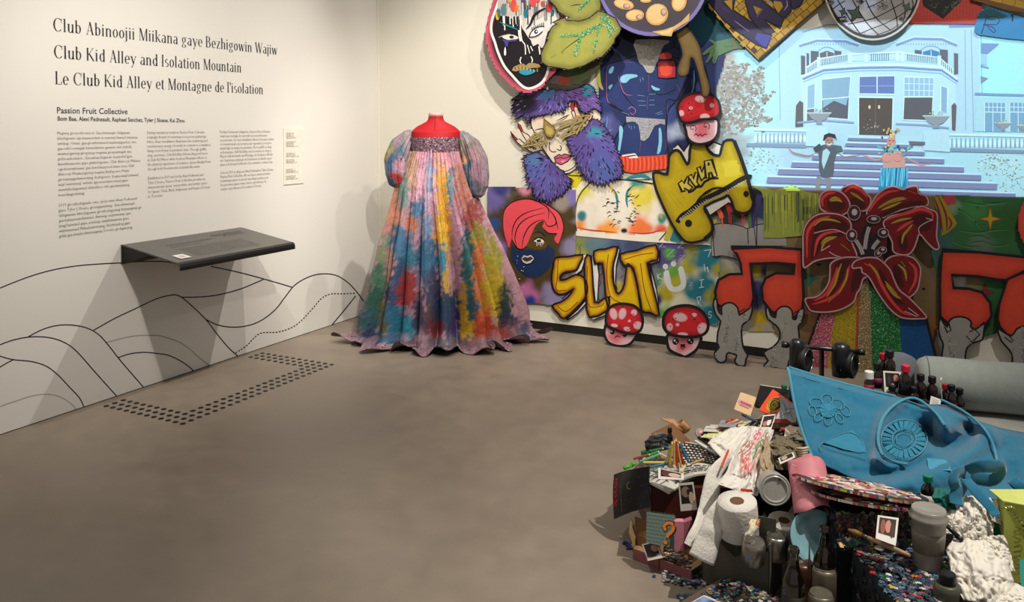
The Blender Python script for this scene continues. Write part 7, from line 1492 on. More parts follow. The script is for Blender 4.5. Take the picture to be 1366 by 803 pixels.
roll('toilet roll in shade beside the pale blue plate', 1046, 694, 2.46, .046, .10, ZZ*1-FW*.15)
t = thing('paper_strip', 'long strip of white toilet paper trailing down from the plastic bag to the carrier', 'toilet paper', P(925, 750, 2.42))
strip('paper_length', [(978, 607, 2.66), (962, 622, 2.6), (952, 640, 2.56), (948, 665, 2.53), (943, 690, 2.5), (932, 718, 2.44), (928, 733, 2.42)], lambda b: .042+.03*b, TPM, .0012, t, tw=.008)
strip('paper_length', [(968, 672, 2.42), (956, 690, 2.40), (948, 715, 2.38), (936, 748, 2.36)], lambda b: .05+.03*b, TPM, .0012, t, tw=.006)
crump('candy_wrapper', 'small cream sweet wrapper with yellow print on the edge of the toilet roll', 'wrapper', [(1002, 693, 1014, 693, 2.34), (1000, 702, 1012, 704, 2.32), (994, 712, 1006, 716, 2.31), (992, 722, 1002, 724, 2.31)], .01, .004, 'd6cfb4', mat('wrapper_print', 'd4cdb4', rough=.5, vcol=True), 6, 16, 16, lambda u, v: lin('c8a838') if v < .35 and noise.noise(Vector((u*9, v*9, 0))) > .1 else (lin('a83c34') if v < .3 and u > .6 else lin('d8d2c0')))
# khaki paper bag, corrugated pieces
KH = mat('khaki_paper', '6f6550', rough=.9, bump=.3, bscale=40)
crump('khaki_paper_bag', 'crumpled khaki-brown paper bag beside the felt blanket', 'bag', [(1034, 580, 1078, 586, 2.80), (1026, 592, 1082, 600, 2.72), (1030, 606, 1088, 618, 2.64), (1036, 626, 1084, 630, 2.56)], .05, .03, '6f6550', KH, 4, 50, 50)
crump('beige_paper_fold', 'pleated beige paper on the left side of the khaki bag', 'paper', [(1020, 588, 1036, 590, 2.72), (1016, 606, 1034, 612, 2.64), (1014, 622, 1034, 630, 2.58), (1012, 640, 1030, 642, 2.52)], .02, .014, 'a8967c', mat('beige_paper', 'a8967c', rough=.9, bump=.3, bscale=50), 7)
photo('instant photo half tucked into the khaki paper bag', [(1038, 611, 2.54), (1058, 603, 2.56), (1061, 610, 2.53), (1041, 619, 2.51)], pp((.35, .4, .2, .25, 'b89880')))
t = thing('shell_scrap', 'cream ridged cardboard scrap beside the felt edge', 'card', P(1070, 609, 2.58))
for k in range(5): q = [P(1062+k*.8, 598+k*3, 2.6), P(1078-k*.6, 597+k*3, 2.6)]; obj('ridge', tube([q[0], q[0].lerp(q[1], .5)-FW*.006, q[1]], .0042, 8, 'c8b898'), mat('cream_card', 'c4b394'), t, smooth=True)
# cup lid
t = thing('cup_lid', 'round grey-white paper cup lid facing forward below the printed bag', 'lid', P(1033, 676, 2.42)); M_ = frame(P(1033.5, 652.5, 2.44), -FW+ZZ*.15-RT*.1); LM = mat('grey_plastic_lid', 'a3a29b', rough=.3, spec=.6)
obj('lid_shell', lathe([(.043, -.05), (.045, -.004), (.0462, 0), (.0462, .004), (.043, .006), (.040, .004), (.037, .0065), (.035, .0065), (.033, .001), (.020, .0015), (.0, .002)], 48).xf(M_), LM, t)
obj('sip_hole', lathe([(.004, .0045), (.003, .005), (0, .005)], 10).xf(M_ @ Matrix.Translation((.012, .030, .002))), mat('dark_hole', '1a1a1a'), t)
# pink rolled sheet
t = thing('pink_roll', 'pink rolled paper sheet standing between the cup lid and the palettes', 'paper roll', P(1085, 692, 2.38)); A_, B_ = P(1076, 626, 2.50), P(1086, 692, 2.36); M_ = frame(B_, A_-B_); L = (A_-B_).length
PK = mat('pink_paper', 'c87c86', rough=.5, bump=.1, bscale=20)
obj('rolled_sheet', grid(lambda u, v: M_ @ Vector(((.052+.006*u)*math.cos(u*3.6+2.4), (.052+.006*u)*math.sin(u*3.6+2.4), v*L*(1.08 if .2 < u < .75 else 1)+.012*math.sin(u*9))), 48, 10, 'c87c86', thick=.0012), PK, t, smooth=True)
strip('loose_corner', [(1060, 620, 2.46), (1058, 632, 2.45), (1063, 645, 2.44)], .02, PK, .001, t)
# palettes
def palette(label, xl, yl, dl_, xr, yr, dr, ry, al, seed, lift=0):
    random.seed(seed); A_, B_ = P(xl, yl, dl_), P(xr, yr, dr); c0_ = (A_+B_)/2; X = (B_-A_)/2; rx = X.length; X.normalize(); nb = (E2*math.cos(R(al))+ZZ*math.sin(R(al))); nb = (nb-X*nb.dot(X)).normalized(); Nn = X.cross(nb); Nn = Nn if Nn.z > 0 else -Nn
    M_ = Matrix.Translation(c0_) @ Matrix((X, Nn.cross(X), Nn)).transposed().to_4x4()
    t_ = thing('paint_palette', label, 'palette', c0_-ZZ*.02); n_ = 56; rim = [(rx*math.cos(2*math.pi*k/n_)*(1+.03*math.sin(6*math.pi*k/n_)), ry*math.sin(2*math.pi*k/n_)) for k in range(n_)]
    mb = MB().add([(x, y, 0) for x, y in rim]+[(x, y, -.008) for x, y in rim], [tuple(range(n_)), tuple(reversed(range(n_, 2*n_)))]+[(k, k+n_, (k+1) % n_+n_, (k+1) % n_) for k in range(n_)], '2a2224'); obj('board', mb.xf(M_), mat('palette_board', '2c2426', rough=.5), t_)
    mb = MB(); cs = ['d8d4d0', 'e0dcd8', 'c88878', 'd89a80', 'a82434', 'c03c5c', '1c1a20', '2a2a48', 'd8b070', 'b8c44c', '4a7a5c', 'c8a0b0', '6a4a70', 'd0c8c0', 'b05040', '141418', 'd8d0cc', 'c88868']
    for k in range(420):
        a0 = random.random()*6.283; rr = random.random()**.5*.97; x, y = rx*rr*math.cos(a0), ry*rr*math.sin(a0); L = random.uniform(.015, .06); w_ = random.uniform(.004, .012); h_ = random.uniform(.0008, .004); an = random.gauss(0, .35); ca, sa = math.cos(an), math.sin(an)
        if ((abs(x)+L)/rx)**2+((abs(y)+w_)/ry)**2 > 1.03: continue
        pts = [(-L/2, 0), (-L*.3, -w_/2), (L*.3, -w_/2), (L/2, 0), (L*.3, w_/2), (-L*.3, w_/2)]
        q_ = [Vector((x+u*ca-v*sa, y+u*sa+v*ca, .0003)) for u, v in pts]; q2_ = [Vector((x+(u*ca-v*sa)*.6, y+(u*sa+v*ca)*.6, h_)) for u, v in pts]
        mb.add(q_+q2_, [tuple(range(6, 12))]+[(i, (i+1) % 6, (i+1) % 6+6, i+6) for i in range(6)], random.choice(cs))
    for k in range(130):
        a0 = math.pi+random.random()*math.pi; 
        a0 = a0+(0 if Nn.cross(X).dot(E2) < 0 else math.pi); x, y = rx*math.cos(a0)*1.001, ry*math.sin(a0)*1.001; L = random.uniform(.006, .02)
        mb.add([(x-L, y*1.004, -.007), (x+L, y*1.004, -.007), (x+L, y*1.004, 0), (x-L, y*1.004, 0)], [(0, 1, 2, 3)], random.choice(cs)) if abs(x)+L < rx*.97 else None
    o_ = obj('dried_paint', mb.xf(M_), mat('dried_oil_paint', 'ffffff', rough=.35, vcol=True, spec=.6, noise_amt=.05), t_, kind='stuff'); return t_, M_
palette('upper oval palette crusted with white, black and red paint', 1064, 629, 2.48, 1236, 668, 2.24, .115, 12, 1)
palette('lower oval palette crusted with orange and yellow paint under the other one', 1086, 648, 2.44, 1224, 676, 2.22, .10, 12, 2)
# puzzle-covered blocks
random.seed(31)
PZM = mat('jigsaw_card', 'ffffff', rough=.5, vcol=True, noise_amt=.03)
def jig(mb, M_, s_, c, h=.0022):
    """one jigsaw piece: square with knobs and bites"""
    pts = []; e = [random.choice((-1, 1)) for _ in range(4)]
    for k in range(4):
        a0 = k*math.pi/2; ca, sa = math.cos(a0), math.sin(a0)
        for u, v in ((-.5, -.5), (-.14, -.5), (-.17, -.5-.22*e[k]), (.17, -.5-.22*e[k]), (.14, -.5)): pts.append(((u*ca-v*sa)*s_, (u*sa+v*ca)*s_))
    n_ = len(pts); c0_ = Vector((0, 0, h))
    mb.add([M_ @ Vector((x, y, h)) for x, y in pts]+[M_ @ c0_]+[M_ @ Vector((x, y, 0)) for x, y in pts], [(i, (i+1) % n_, n_) for i in range(n_)]+[(i, i+n_+1, (i+1) % n_+n_+1, (i+1) % n_) for i in range(n_)], c)
DKP = ['3c5060', '4a6072', '2c3c4a', '4c6878', '26343e', '3a4c66', '586e80']; BRP = ['c8c4b8', 'b03028', 'c8a428', '2c7a48', 'c86a38', 'd8d4cc', '8a8478', '4a3a70', 'a86a70', '6a7a84', '18181c']
def jigs(mb, n_, fn, s0=.011, bright=.25, c1=DKP, c2=BRP):
    for _ in range(n_):
        p, nn = fn(); M_ = frame(p, nn+Vector((random.gauss(0, .12), random.gauss(0, .12), random.gauss(0, .05)))) @ Matrix.Rotation(random.random()*6.28, 4, 'Z'); jig(mb, M_, s0*random.uniform(.85, 1.15), random.choice(c2) if random.random() < bright else random.choice(c1))
PLM = mat('navy_plinth', '1c2630', rough=.7)
def flat_at(x, y, z): return atz(x, y, z)
# lower block, flat top z=.21
a0 = flat_at(1137, 733, .21); wX = KX*.245; o = Vector((a0.x, a0.y, .002)); 
t = thing('puzzle_block', 'low block thickly covered with loose jigsaw pieces beside the beer bottles', 'block', o-KY*.46); boxw('', '', '', o-KY*.46, wX, KY*.46, ZZ*.206, '1c2630', PLM, 'block_body', None, t)
mb = MB(); jigs(mb, 1500, lambda: (o-KY*.46*random.random()+wX*random.random()+ZZ*(.208+.006*random.random()), ZZ), .0115, .34)
jigs(mb, 160, lambda: (o-KY*.46*random.random()-KX*.002+ZZ*random.uniform(.02, .2), -KX), .012, .15, ['1c1c20', '2c2a2c', '3a3a3c', '15151a'], ['8a8478', '4a3a50', 'a03c28', '6a6a64'])
obj('jigsaw_layer', mb, PZM, t, kind='stuff')
a1 = flat_at(1122, 728, .22); o2 = Vector((a1.x, a1.y, .002))+KY*.03
t = thing('upper_puzzle_block', 'taller dark block with jigsaw pieces under the two palettes', 'block', o2); boxw('', '', '', o2, KX*.20, KY*.16, ZZ*.295, '15191e', mat('dark_plinth', '14171b', rough=.7), 'block_body', None, t)
mb = MB(); jigs(mb, 600, lambda: (o2-KY*.002+KX*.20*random.random()+ZZ*random.uniform(.19, .295), -KY), .0115, .4, ['1c2228', '2c2c30', '14161a', '343c40', '4a4438'], ['8a8478', '6a5c4c', 'a03c28', '3c3468', '6a8a50', 'a8a49c', '5c5a54', '704060']); jigs(mb, 200, lambda: (o2+KX*.20*random.random()+KY*.03*random.random()-KY*.03+ZZ*(.215+random.random()*.01), ZZ-KY*.8), .012, .4)
jigs(mb, 60, lambda: (o2-KX*.002+KY*.16*random.random()+ZZ*random.uniform(.1, .29), -KX), .012, .3, ['14161a', '2c2c30'], ['6a5c74', '8a8478', '3c3468'])
obj('jigsaw_layer', mb, PZM, t, kind='stuff')
# paint brush, photo
t = thing('paint_brush', 'wooden paint brush with golden bristles lying across the puzzle block', 'brush', P(1170, 725, 2.18)); A_, B_, C_ = P(1131, 706, 2.22), P(1150, 714, 2.2), P(1214, 741, 2.10)
obj('bristles', tube([A_, A_.lerp(B_, .5), B_], .0075, 10, '7a5a20', taper=[.25, 1.1, .8]), mat('golden_bristle', '7c5c24', rough=.6), t, smooth=True)
obj('ferrule', tube([B_, B_.lerp(C_, .12)], .006, 10), mat('worn_brass', '5a544a', rough=.4, metal=.7), t, smooth=True)
obj('handle', tube([B_.lerp(C_, .12), B_.lerp(C_, .45), B_.lerp(C_, .8), C_], .0062, 10, taper=[.8, 1.1, .9, .6]), mat('birch_handle', 'a8896a', rough=.5), t, smooth=True)
photo('instant photo propped on the puzzle block left of the grey cup', [(1171, 687, 2.20), (1199, 691, 2.18), (1195, 728, 2.12), (1168, 718, 2.14)], pp((.3, .45, .12, .3, '8a4a30'), (.55, .4, .14, .25, 'b8806a'), (.75, .5, .1, .3, '401c14')), '221410')
disc('button', 'grey plastic button lying on the jigsaw pieces', 'button', 1173, 732, 2.14, .012, .003, ZZ, None, '8a8c88')
# tumbler
t = thing('takeaway_cup', 'tall grey takeaway cup with a domed lid right of the puzzle blocks', 'cup', P(1239, 752, 2.14)); c0 = P(1239, 680, 2.16); M_ = Matrix.Translation(c0-ZZ*.152); CUP = mat('grey_cup', '8b867c', rough=.45, spec=.5)
obj('cup_body', lathe([(.032, 0), (.034, .004), (.0395, .085), (.0425, .130), (.044, .132)], 48).xf(M_), CUP, t, smooth=True)
obj('lid', lathe([(.0445, .128), (.0475, .130), (.0478, .137), (.0445, .140), (.0425, .150), (.041, .156), (.038, .157), (.033, .152), (0, .151)], 48).xf(M_), mat('grey_lid', '8f8b82', rough=.25, spec=.7), t, smooth=True)
obj('sleeve', lathe([(.0372, .045), (.0405, .085), (.0412, .1)], 48).xf(M_), mat('grey_sleeve', '7c776c', rough=.7, noise_amt=.15, nscale=200), t, smooth=True)
# squeeze bottle, tissue, lime box, teal things
t = thing('grey_bottle', 'olive-grey bottle with a wide black cap at the bottom edge beside the tissue', 'bottle', P(1265, 803, 2.02)-ZZ*.05); c0 = P(1264, 765, 2.02); M_ = Matrix.Translation(c0-ZZ*.13)
obj('bottle_body', lathe([(.030, 0), (.032, .004), (.0315, .09), (.028, .104), (.024, .106)], 32).xf(M_), mat('olive_plastic', '4a4a3c', rough=.4), t, smooth=True); obj('cap', lathe([(.0195, .104), (.0195, .128), (.018, .131), (0, .131)], 32).xf(M_), mat('plastic_141416', '141416'), t)
for i, (lb, rows, b_, am) in enumerate([('large crumpled white tissue filling the lower right corner', [(1275, 715, 1330, 720, 2.22), (1262, 735, 1345, 745, 2.16), (1268, 765, 1352, 775, 2.08), (1285, 800, 1345, 810, 2.0)], .06, .035),
        ('upper crumpled white tissue below the blue ties', [(1288, 660, 1310, 662, 2.32), (1276, 680, 1322, 682, 2.28), (1268, 700, 1326, 702, 2.24), (1272, 722, 1322, 726, 2.2)], .05, .035),
        ('thin crumpled tissue left of the grey bottle lid', [(1262, 676, 1284, 674, 2.3), (1260, 695, 1290, 700, 2.26), (1262, 712, 1300, 716, 2.22)], .02, .02),
        ('white tissue scrap touching the lime green box', [(1312, 716, 1338, 714, 2.2), (1318, 735, 1348, 738, 2.16), (1325, 765, 1354, 762, 2.12)], .02, .02),
        ('crumpled white tissue at the bottom right corner of the view', [(1340, 775, 1380, 785, 2.1), (1330, 790, 1385, 800, 2.04), (1325, 812, 1385, 820, 1.98)], .03, .025),
        ('folded white tissue under the blue tie ends', [(1318, 664, 1338, 668, 2.26), (1318, 680, 1336, 684, 2.24), (1322, 694, 1336, 700, 2.22)], .01, .012)]):
    crump('tissue', lb, 'tissue', rows, b_, am, 'd8d4ca', WTS, 10+i*3, 48, 48)
LIME = mat('lime_card', 'b4bc58', rough=.5, noise_amt=.05); o = P(1338, 776, 2.2); tl = P(1335, 668, 2.2)
t = thing('lime_box', 'lime green upright box with a beaded chain at the right frame edge', 'box', o); hz = tl.z-o.z
boxw('', '', '', o, KX*.14-KY*.02, KY*.07+KX*.02, ZZ*hz, 'b4bc58', LIME, 'box_body', None, t)
obj('lid_flap', MB().add([o+ZZ*hz-KX*.004, o+ZZ*hz+KX*.15-KY*.05+ZZ*-.012, o+ZZ*hz+KX*.15+KY*.07, o+ZZ*hz+KY*.07]+[p+ZZ*.003 for p in (o+ZZ*hz-KX*.004, o+ZZ*hz+KX*.15-KY*.05+ZZ*-.012, o+ZZ*hz+KX*.15+KY*.07, o+ZZ*hz+KY*.07)], [(0, 3, 2, 1), (4, 5, 6, 7), (0, 1, 5, 4), (1, 2, 6, 5), (2, 3, 7, 6), (3, 0, 4, 7)], 'c0c86a'), mat('lime_card_light', 'c2ca70'), t)
a_ = Art(lambda u, v, d: o+KX*(.14*u)-KY*(.02*u+.001+d)+ZZ*(hz*(1-v)), 0, .0002)
for l in ('.18 .3 .3 .33 .16 .38 .32 .4', '.2 .44 .3 .47 .18 .5', '.18 .56 .3 .54 .3 .6 .18 .62', '.3 .66 .18 .68 .3 .72', '.24 .76 .3 .8 .2 .82 .18 .77'): a_.line(P2(l), .014, '8a8c34')
a_.done('script_print', t, PRINT)
ch = thing('bead_chain', 'chunky green-gold bead chain hanging on the lime box', 'necklace', P(1355, 720, 2.16)); prev = None
for k in range(13):
    s_ = k/12; x, y = 1342+26*s_+3*math.sin(s_*9), 678+40*s_*s_-4*math.sin(s_*3.1); lk = lathe([(0, -.004), (.0075, -.003), (.0085, 0), (.0075, .003), (0, .004)], 14).xf(frame(P(x, y, 2.155-.01*s_), RT*.5+UP*.9)); 
    if prev is None: prev = obj('bead', lk, mat('olive_gold', '8a9048', rough=.2, metal=.6), ch, smooth=True)
    else: obj('bead', lk, mat('olive_gold'), ch, smooth=True)
TL_ = mat('teal_card', '0f6a66', rough=.5)
crump('teal_cloth', 'dark teal crumpled cloth behind the grey cup lid', 'cloth', [(1246, 650, 1272, 654, 2.34), (1244, 664, 1276, 668, 2.3), (1250, 676, 1276, 680, 2.28)], .015, .01, '0f6a66', mat('teal_cloth', '0f625c', rough=.7), 8, 20, 20)
slab('teal_card', 'teal card showing between the tissues beside the lime box', 'card', [(1306, 690, 2.27), (1336, 686, 2.26), (1338, 718, 2.22), (1312, 722, 2.22)], .003, '1f6a6c', TL_)
slab('teal_folder', 'teal folder corner behind the lime box top', 'card', [(1345, 655, 2.34), (1385, 658, 2.3), (1385, 672, 2.27), (1348, 664, 2.28)], .003, '1c7a74', mat('teal_bright', '187870'))
slab('green_teal_card', 'bright teal card leaning on the lime box at the frame edge', 'card', [(1360, 746, 2.1), (1385, 748, 2.08), (1385, 790, 2.04), (1362, 785, 2.06)], .003, '0f8a80', mat('teal_bright2', '0f857c'))
bottle('dark bottle with a teal-green cap between the palettes and the felt', 1238, 634, 2.40, .10, .019, '0f7a60', .016, GLD, lab='c8c4b8', group=None)
marker(1262, 700, 2.2, 1284, 722, 2.16, '101012', 'black cable-like strap end between cup and tissue', .006, nm='black_strap', cat='strap', group=None)
# blue plate, beer bottles, cans
t = thing('pale_blue_plate', 'glossy pale blue plate leaning below the pink roll', 'plate', P(1090, 750, 2.40)); M_ = frame(P(1089, 717, 2.34), -FW+ZZ*.5+RT*.05); obj('plate_body', lathe([(0, -.006), (.045, -.006), (.058, .0), (.074, .004), (.0755, .003), (.06, -.003), (.045, -.010), (0, -.010)], 48).xf(M_), mat('pale_blue_glaze', '84b2bc', rough=.12, spec=.8), t, smooth=True)
BG = mat('beer_glass', '120b06', rough=.05, spec=1)
def beer(label, x, ytop, d):
    top = P(x, ytop, d); h = .225; M_ = Matrix.Translation(top-ZZ*h); t_ = thing('beer_bottle', label, 'bottle', top-ZZ*h, 'empty beer bottles'); r = .0295
    obj('bottle_glass', lathe([(r*.92, 0), (r, .004), (r, .125), (r*.92, .142), (r*.6, .165), (r*.46, .182), (r*.42, .212), (r*.5, .2125), (r*.5, .219), (r*.44, .2195), (r*.44, .225), (r*.34, .225), (r*.3, .2)], 36).xf(M_), BG, t_, smooth=True)
    obj('label', lathe([(r+.0004, .045), (r+.0004, .105)], 36).xf(M_), mat('dark_label', '1c1912', rough=.5), t_, smooth=True); return t_
beer('dark beer bottle nearest the grey carrier, lower of the two', 1059, 730, 2.16); beer('dark beer bottle against the pale blue plate, taller of the two', 1100, 703, 2.26)
ALU = mat('aluminium_can', '8f8b84', rough=.3, metal=.85, noise_amt=.05); CANB = mat('tan_can_print', '6a6454', rough=.4, metal=.4)
def can(label, x, y, d, body=ALU, ax=ZZ, h=.115, r=.033):
    top = P(x, y, d); M_ = frame(top, ax) @ Matrix.Translation((0, 0, -h)); t_ = thing('drink_can', label, 'can', top-ZZ*h, 'empty drink cans')
    obj('can_body', lathe([(r*.75, 0), (r, .008), (r, h-.012), (r*.84, h-.002)], 36).xf(M_), body, t_, smooth=True)
    obj('can_top', lathe([(r*.84, h-.003), (r*.84, h), (r*.80, h), (r*.77, h-.004), (0, h-.004)], 36).xf(M_), mat('can_top_metal', 'a09c94', rough=.35, metal=.8), t_, smooth=False)
    obj('opening', lathe([(.008, h-.0035), (0, h-.003)], 14).xf(M_ @ Matrix.Translation((.009, .006, 0))), mat('dark_hole'), t_); obj('pull_tab', lathe([(.009, h-.003), (.009, h-.0015), (.004, h-.0015), (.004, h-.003)], 14).xf(M_ @ Matrix.Translation((-.006, -.003, 0))), mat('can_top_metal'), t_, smooth=False); return t_
can('tan drink can standing right of the taller beer bottle', 1100, 756, 2.25, CANB); can('tan drink can cut off by the bottom edge, in front of the other tan can', 1095, 790, 2.14, CANB)
can('silver drink can tilted on the edge of the grey carrier', 1006, 722, 2.31, ALU, ZZ-FW*.25, .07); can('silver drink can inside the grey carrier beside the shaded toilet roll', 1036, 713, 2.40, ALU, ZZ, .075); can('reddish-brown can between the two beer bottles', 1070, 748, 2.30, mat('copper_can', '5a3c2c', rough=.35, metal=.6))
t = thing('thin_brush', 'thin upright brown brush standing between the beer bottles', 'brush', P(1079, 800, 2.18)); obj('handle', tube([P(1079, 800, 2.18), P(1080, 760, 2.18), P(1079.5, 722, 2.18)], .0042, 8, taper=[1, .8, .3]), mat('brown_lacquer', '4a2c20', rough=.4), t, smooth=True)
# grey carrier
GC = mat('grey_carton', '5a564c', rough=.65, noise_amt=.04); c0, cl_, cr_ = flz(1026, 806), flz(938, 778), flz(1060, 790)
t = thing('bottle_carrier', 'open grey cardboard bottle carrier in the front of the heap', 'box', c0); U_ = (cl_-c0); U_ = U_.normalized()*.20; V_ = (cr_-c0); V_ = (V_-U_*V_.dot(U_)/U_.length_squared).normalized()*.13
def wall_(nm, a_, b_, h1, h2, mid=None, th=.003, m=GC):
    n = (b_-a_).cross(ZZ).normalized()*th; pts = [(0, 0), (1, 0), (1, h2)]+([(.72, h2*.98), (.5, mid), (.28, h1*.9)] if mid else [])+[(0, h1)]; q = [a_.lerp(b_, s_)+ZZ*(z+.002) for s_, z in pts]; k = len(q)
    mb = MB(); mb.add(q+[p+n for p in q], [], 'a'*6); T = tessellate_polygon([[Vector((s_, z*5, 0)) for s_, z in pts]])
    mb.f += [tuple(x) for x in T]+[tuple(i+k for i in reversed(x)) for x in T]+[(i, (i+1) % k, (i+1) % k+k, i+k) for i in range(k)]; obj(nm, mb, m, t)
wall_('side_panel', c0, c0+U_, .150, .135, .105); wall_('end_panel', c0+V_, c0, .19, .17); wall_('side_panel', c0+U_+V_, c0+V_, .15, .15); wall_('end_panel', c0+U_, c0+U_+V_, .135, .15); wall_('divider', c0+V_*.5+U_, c0+V_*.5, .17, .22, .2)
boxw('', '', '', c0+ZZ*.001, U_, V_, ZZ*.003, '5a564c', GC, 'base_panel', None, t)
# book with question mark, pink paperback
t, a = slab('question_mark_book', 'grey-green patterned book with a big orange question mark, under the instant photo', 'book', [(862.5, 683, 2.56), (900, 688, 2.53), (899, 731, 2.51), (862, 724, 2.53)], .012, '6a7c74')
for j in range(9):
    for i in range(8): a.line([(i/7.5+(j % 2)*.06+.05*math.cos(q_), j/8.5+.05*math.sin(q_)) for q_ in [math.pi+k*.8 for k in range(5)]], .014, '4a5c56'); a.k -= 1
a.k += 1; a.line(P2('.72 .52 .66 .40 .76 .26 .94 .26 1.0 .42 .92 .54 .80 .66 .80 .74'), .15, '1c1612'); a.line(P2('.70 .50 .64 .38 .75 .26 .92 .26 .97 .40 .88 .54 .77 .64 .77 .72'), .10, 'd87828'); a.oval(.72, .88, .085, .085, '1c1612'); a.oval(.70, .87, .068, .068, 'd87828'); a.poly(P2('.86 .72 .96 .6 1 .6 1 1 .85 1'), '2c3430'); fineart(t, a)
t = thing('pink_paperback', 'pink paperback standing upright right of the question mark book', 'book', P(912, 738, 2.52)); o = P(900, 735, 2.52); h_ = P(902, 689, 2.55).z-o.z
boxw('', '', '', o, KX*.028, KY*.02, ZZ*h_, 'd88a9c', mat('pink_cover', 'd8889a', rough=.45), 'spine_block', None, t); boxw('', '', '', o+KX*.0285, KX*.03+KY*.02, KY*.02, ZZ*h_*.97, 'a06070', mat('dull_pink_cover', 'a05c6c', rough=.5), 'cover', None, t)
photo('instant photo pinned on the maroon carton above the question mark book', [(905, 645, 2.59), (925, 643, 2.58), (930, 680, 2.57), (908, 682, 2.58)], pp((.42, .32, .28, .2, '8a7464'), (.6, .34, .12, .12, '2c201c'), (.75, .55, .16, .22, 'c8a894')))
photo('instant photo lying level on the open magazine under the pencils', [(878, 624, 2.68), (912, 632, 2.64), (912, 640, 2.62), (878, 639, 2.62)], pp((.35, .4, .2, .3, '5a2c24'), (.65, .5, .25, .25, 'c8a898')))
photo('instant photo standing in the left open pink box', [(856, 726, 2.58), (876, 721, 2.56), (884, 744, 2.52), (864, 748, 2.53)], pp((.7, .4, .22, .2, 'b88070'), (.4, .75, .35, .1, '4a2c20')))
# small open boxes: pink outside, kraft inside
PKB = mat('dusty_pink_card', '9a5c60', rough=.6); KRI = mat('kraft_inside', '9a7c54', rough=.75)
def obox(label, bl, br, bk, h, flaps):
    """corners on the floor: front-left, front-right, and depth vector"""
    t_ = thing('small_open_box', label, 'box', bl, 'small pink boxes on the floor'); 
    def wl(nm, a_, b_, m, h_=h, z0=.0):
        n = (b_-a_).cross(ZZ).normalized()*.0015; q = [a_+ZZ*z0, b_+ZZ*z0, b_+ZZ*h_, a_+ZZ*h_]; obj(nm, MB().add(q+[p+n for p in q], [(0, 1, 2, 3), (7, 6, 5, 4), (0, 4, 5, 1), (1, 5, 6, 2), (2, 6, 7, 3), (3, 7, 4, 0)], '8a5a58'), m, t_)
    wl('front_panel', bl, br, PKB); wl('side_panel', br, br+bk, PKB); wl('back_panel', br+bk, bl+bk, KRI); wl('side_panel', bl+bk, bl, KRI)
    n_ = MB().add([bl+ZZ*.002, br+ZZ*.002, br+bk+ZZ*.002, bl+bk+ZZ*.002], [(0, 1, 2, 3)], '9a7c54'); obj('bottom_panel', n_, KRI, t_)
    wl('inner_lining', bl+bk*.02, br+bk*.02, KRI, h*.98)
    for (a_, b_, out, up_) in flaps:
        q = [a_+ZZ*h, b_+ZZ*h, b_+ZZ*(h+up_)+out, a_+ZZ*(h+up_)+out]; n = (q[1]-q[0]).cross(q[3]-q[0]).normalized()*.0015; obj('flap', MB().add(q+[p+n for p in q], [(0, 3, 2, 1), (4, 5, 6, 7), (0, 1, 5, 4), (1, 2, 6, 5), (2, 3, 7, 6), (3, 0, 4, 7)], '9a7c54'), KRI, t_)
    return t_
bl, br = flz(845, 746), flz(879, 759); bk = (KY*.09+KX*.02); obox('left small pink box with open kraft flaps holding an instant photo', bl, br, bk, .035, [(bl, bl+bk, -KX*.015, .05), (br+bk, bl+bk, KY*.02, .05)])
bl2, br2 = flz(881, 761), flz(922, 776); bk2 = (KY*.10+KX*.03); obox('right small pink box with open kraft flaps full of jigsaw pieces', bl2, br2, bk2, .035, [(bl2, bl2+bk2, -KX*.012, .045), (br2+bk2, bl2+bk2, KY*.015, .05), (br2, br2+bk2, KX*.03, .02)])
mb = MB(); jigs(mb, 170, lambda: (bl2+(br2-bl2)*random.uniform(.05, .95)+bk2*random.uniform(.05, .9)+ZZ*random.uniform(.01, .03), ZZ), .008, .8, ['8a8c90'], ['c8c0b4', 'a89880', 'd8d4cc', '8a3c40', 'b8a888', '5a6a7a'])
tag(obj('jigsaw_pieces', mb, PZM), 'pale jigsaw pieces heaped inside the right small pink box', 'jigsaw pieces', kind='stuff')
# puzzle box at the bottom and pieces on the floor
A_, B_, C_ = flz(921, 795, .04), flz(963, 771, .04), flz(1030, 797, .04)
t = thing('puzzle_box', 'shallow brown box with a blue picture and jigsaw pieces at the bottom edge', 'box', Vector((A_.x, A_.y, .002))); Uv = (C_-B_)*1.2; Vv = (A_-B_)*1.9
v_ = [B_+Vv, B_+Vv+Uv, B_+Uv, B_]; mb = MB().add([Vector((p.x, p.y, .002)) for p in v_]+v_, [(0, 3, 2, 1), (4, 5, 6, 7), (0, 1, 5, 4), (1, 2, 6, 5), (2, 3, 7, 6), (3, 0, 4, 7)], '5c4c40'); obj('box_body', mb, mat('brown_card', '5c4a3e', rough=.7), t)
a_ = Art(lambda u, v, d: B_+Uv*u+Vv*v+ZZ*(d+.0005), 0, .0002); a_.poly(P2('.12 .42 .9 .42 .9 .98 .12 .98'), 'c8ccd4'); a_.spray(P2('.14 .45 .9 .45 .9 .98 .14 .98'), lambda x, y: mix(lin('1c2c6a'), lin('8aa0c8'), .5+noise.noise(Vector((x*6, y*9, 2)))*1.6), .03); a_.done('lid_picture', t, PRINT)
mb = MB(); jigs(mb, 230, lambda: (B_+Uv*random.uniform(.08, .95)+Vv*random.random()**1.5*.42+ZZ*random.uniform(.001, .006), ZZ), .009, .6, ['1c3c50', '2c6a7c', '1a2440'], ['c8c4b8', '8a7464', 'b08a70', '2c8a90', '8a3440', 'a8a49c', '6a7a3c']); obj('jigsaw_pieces', mb, PZM, t, kind='stuff')
mb = MB()
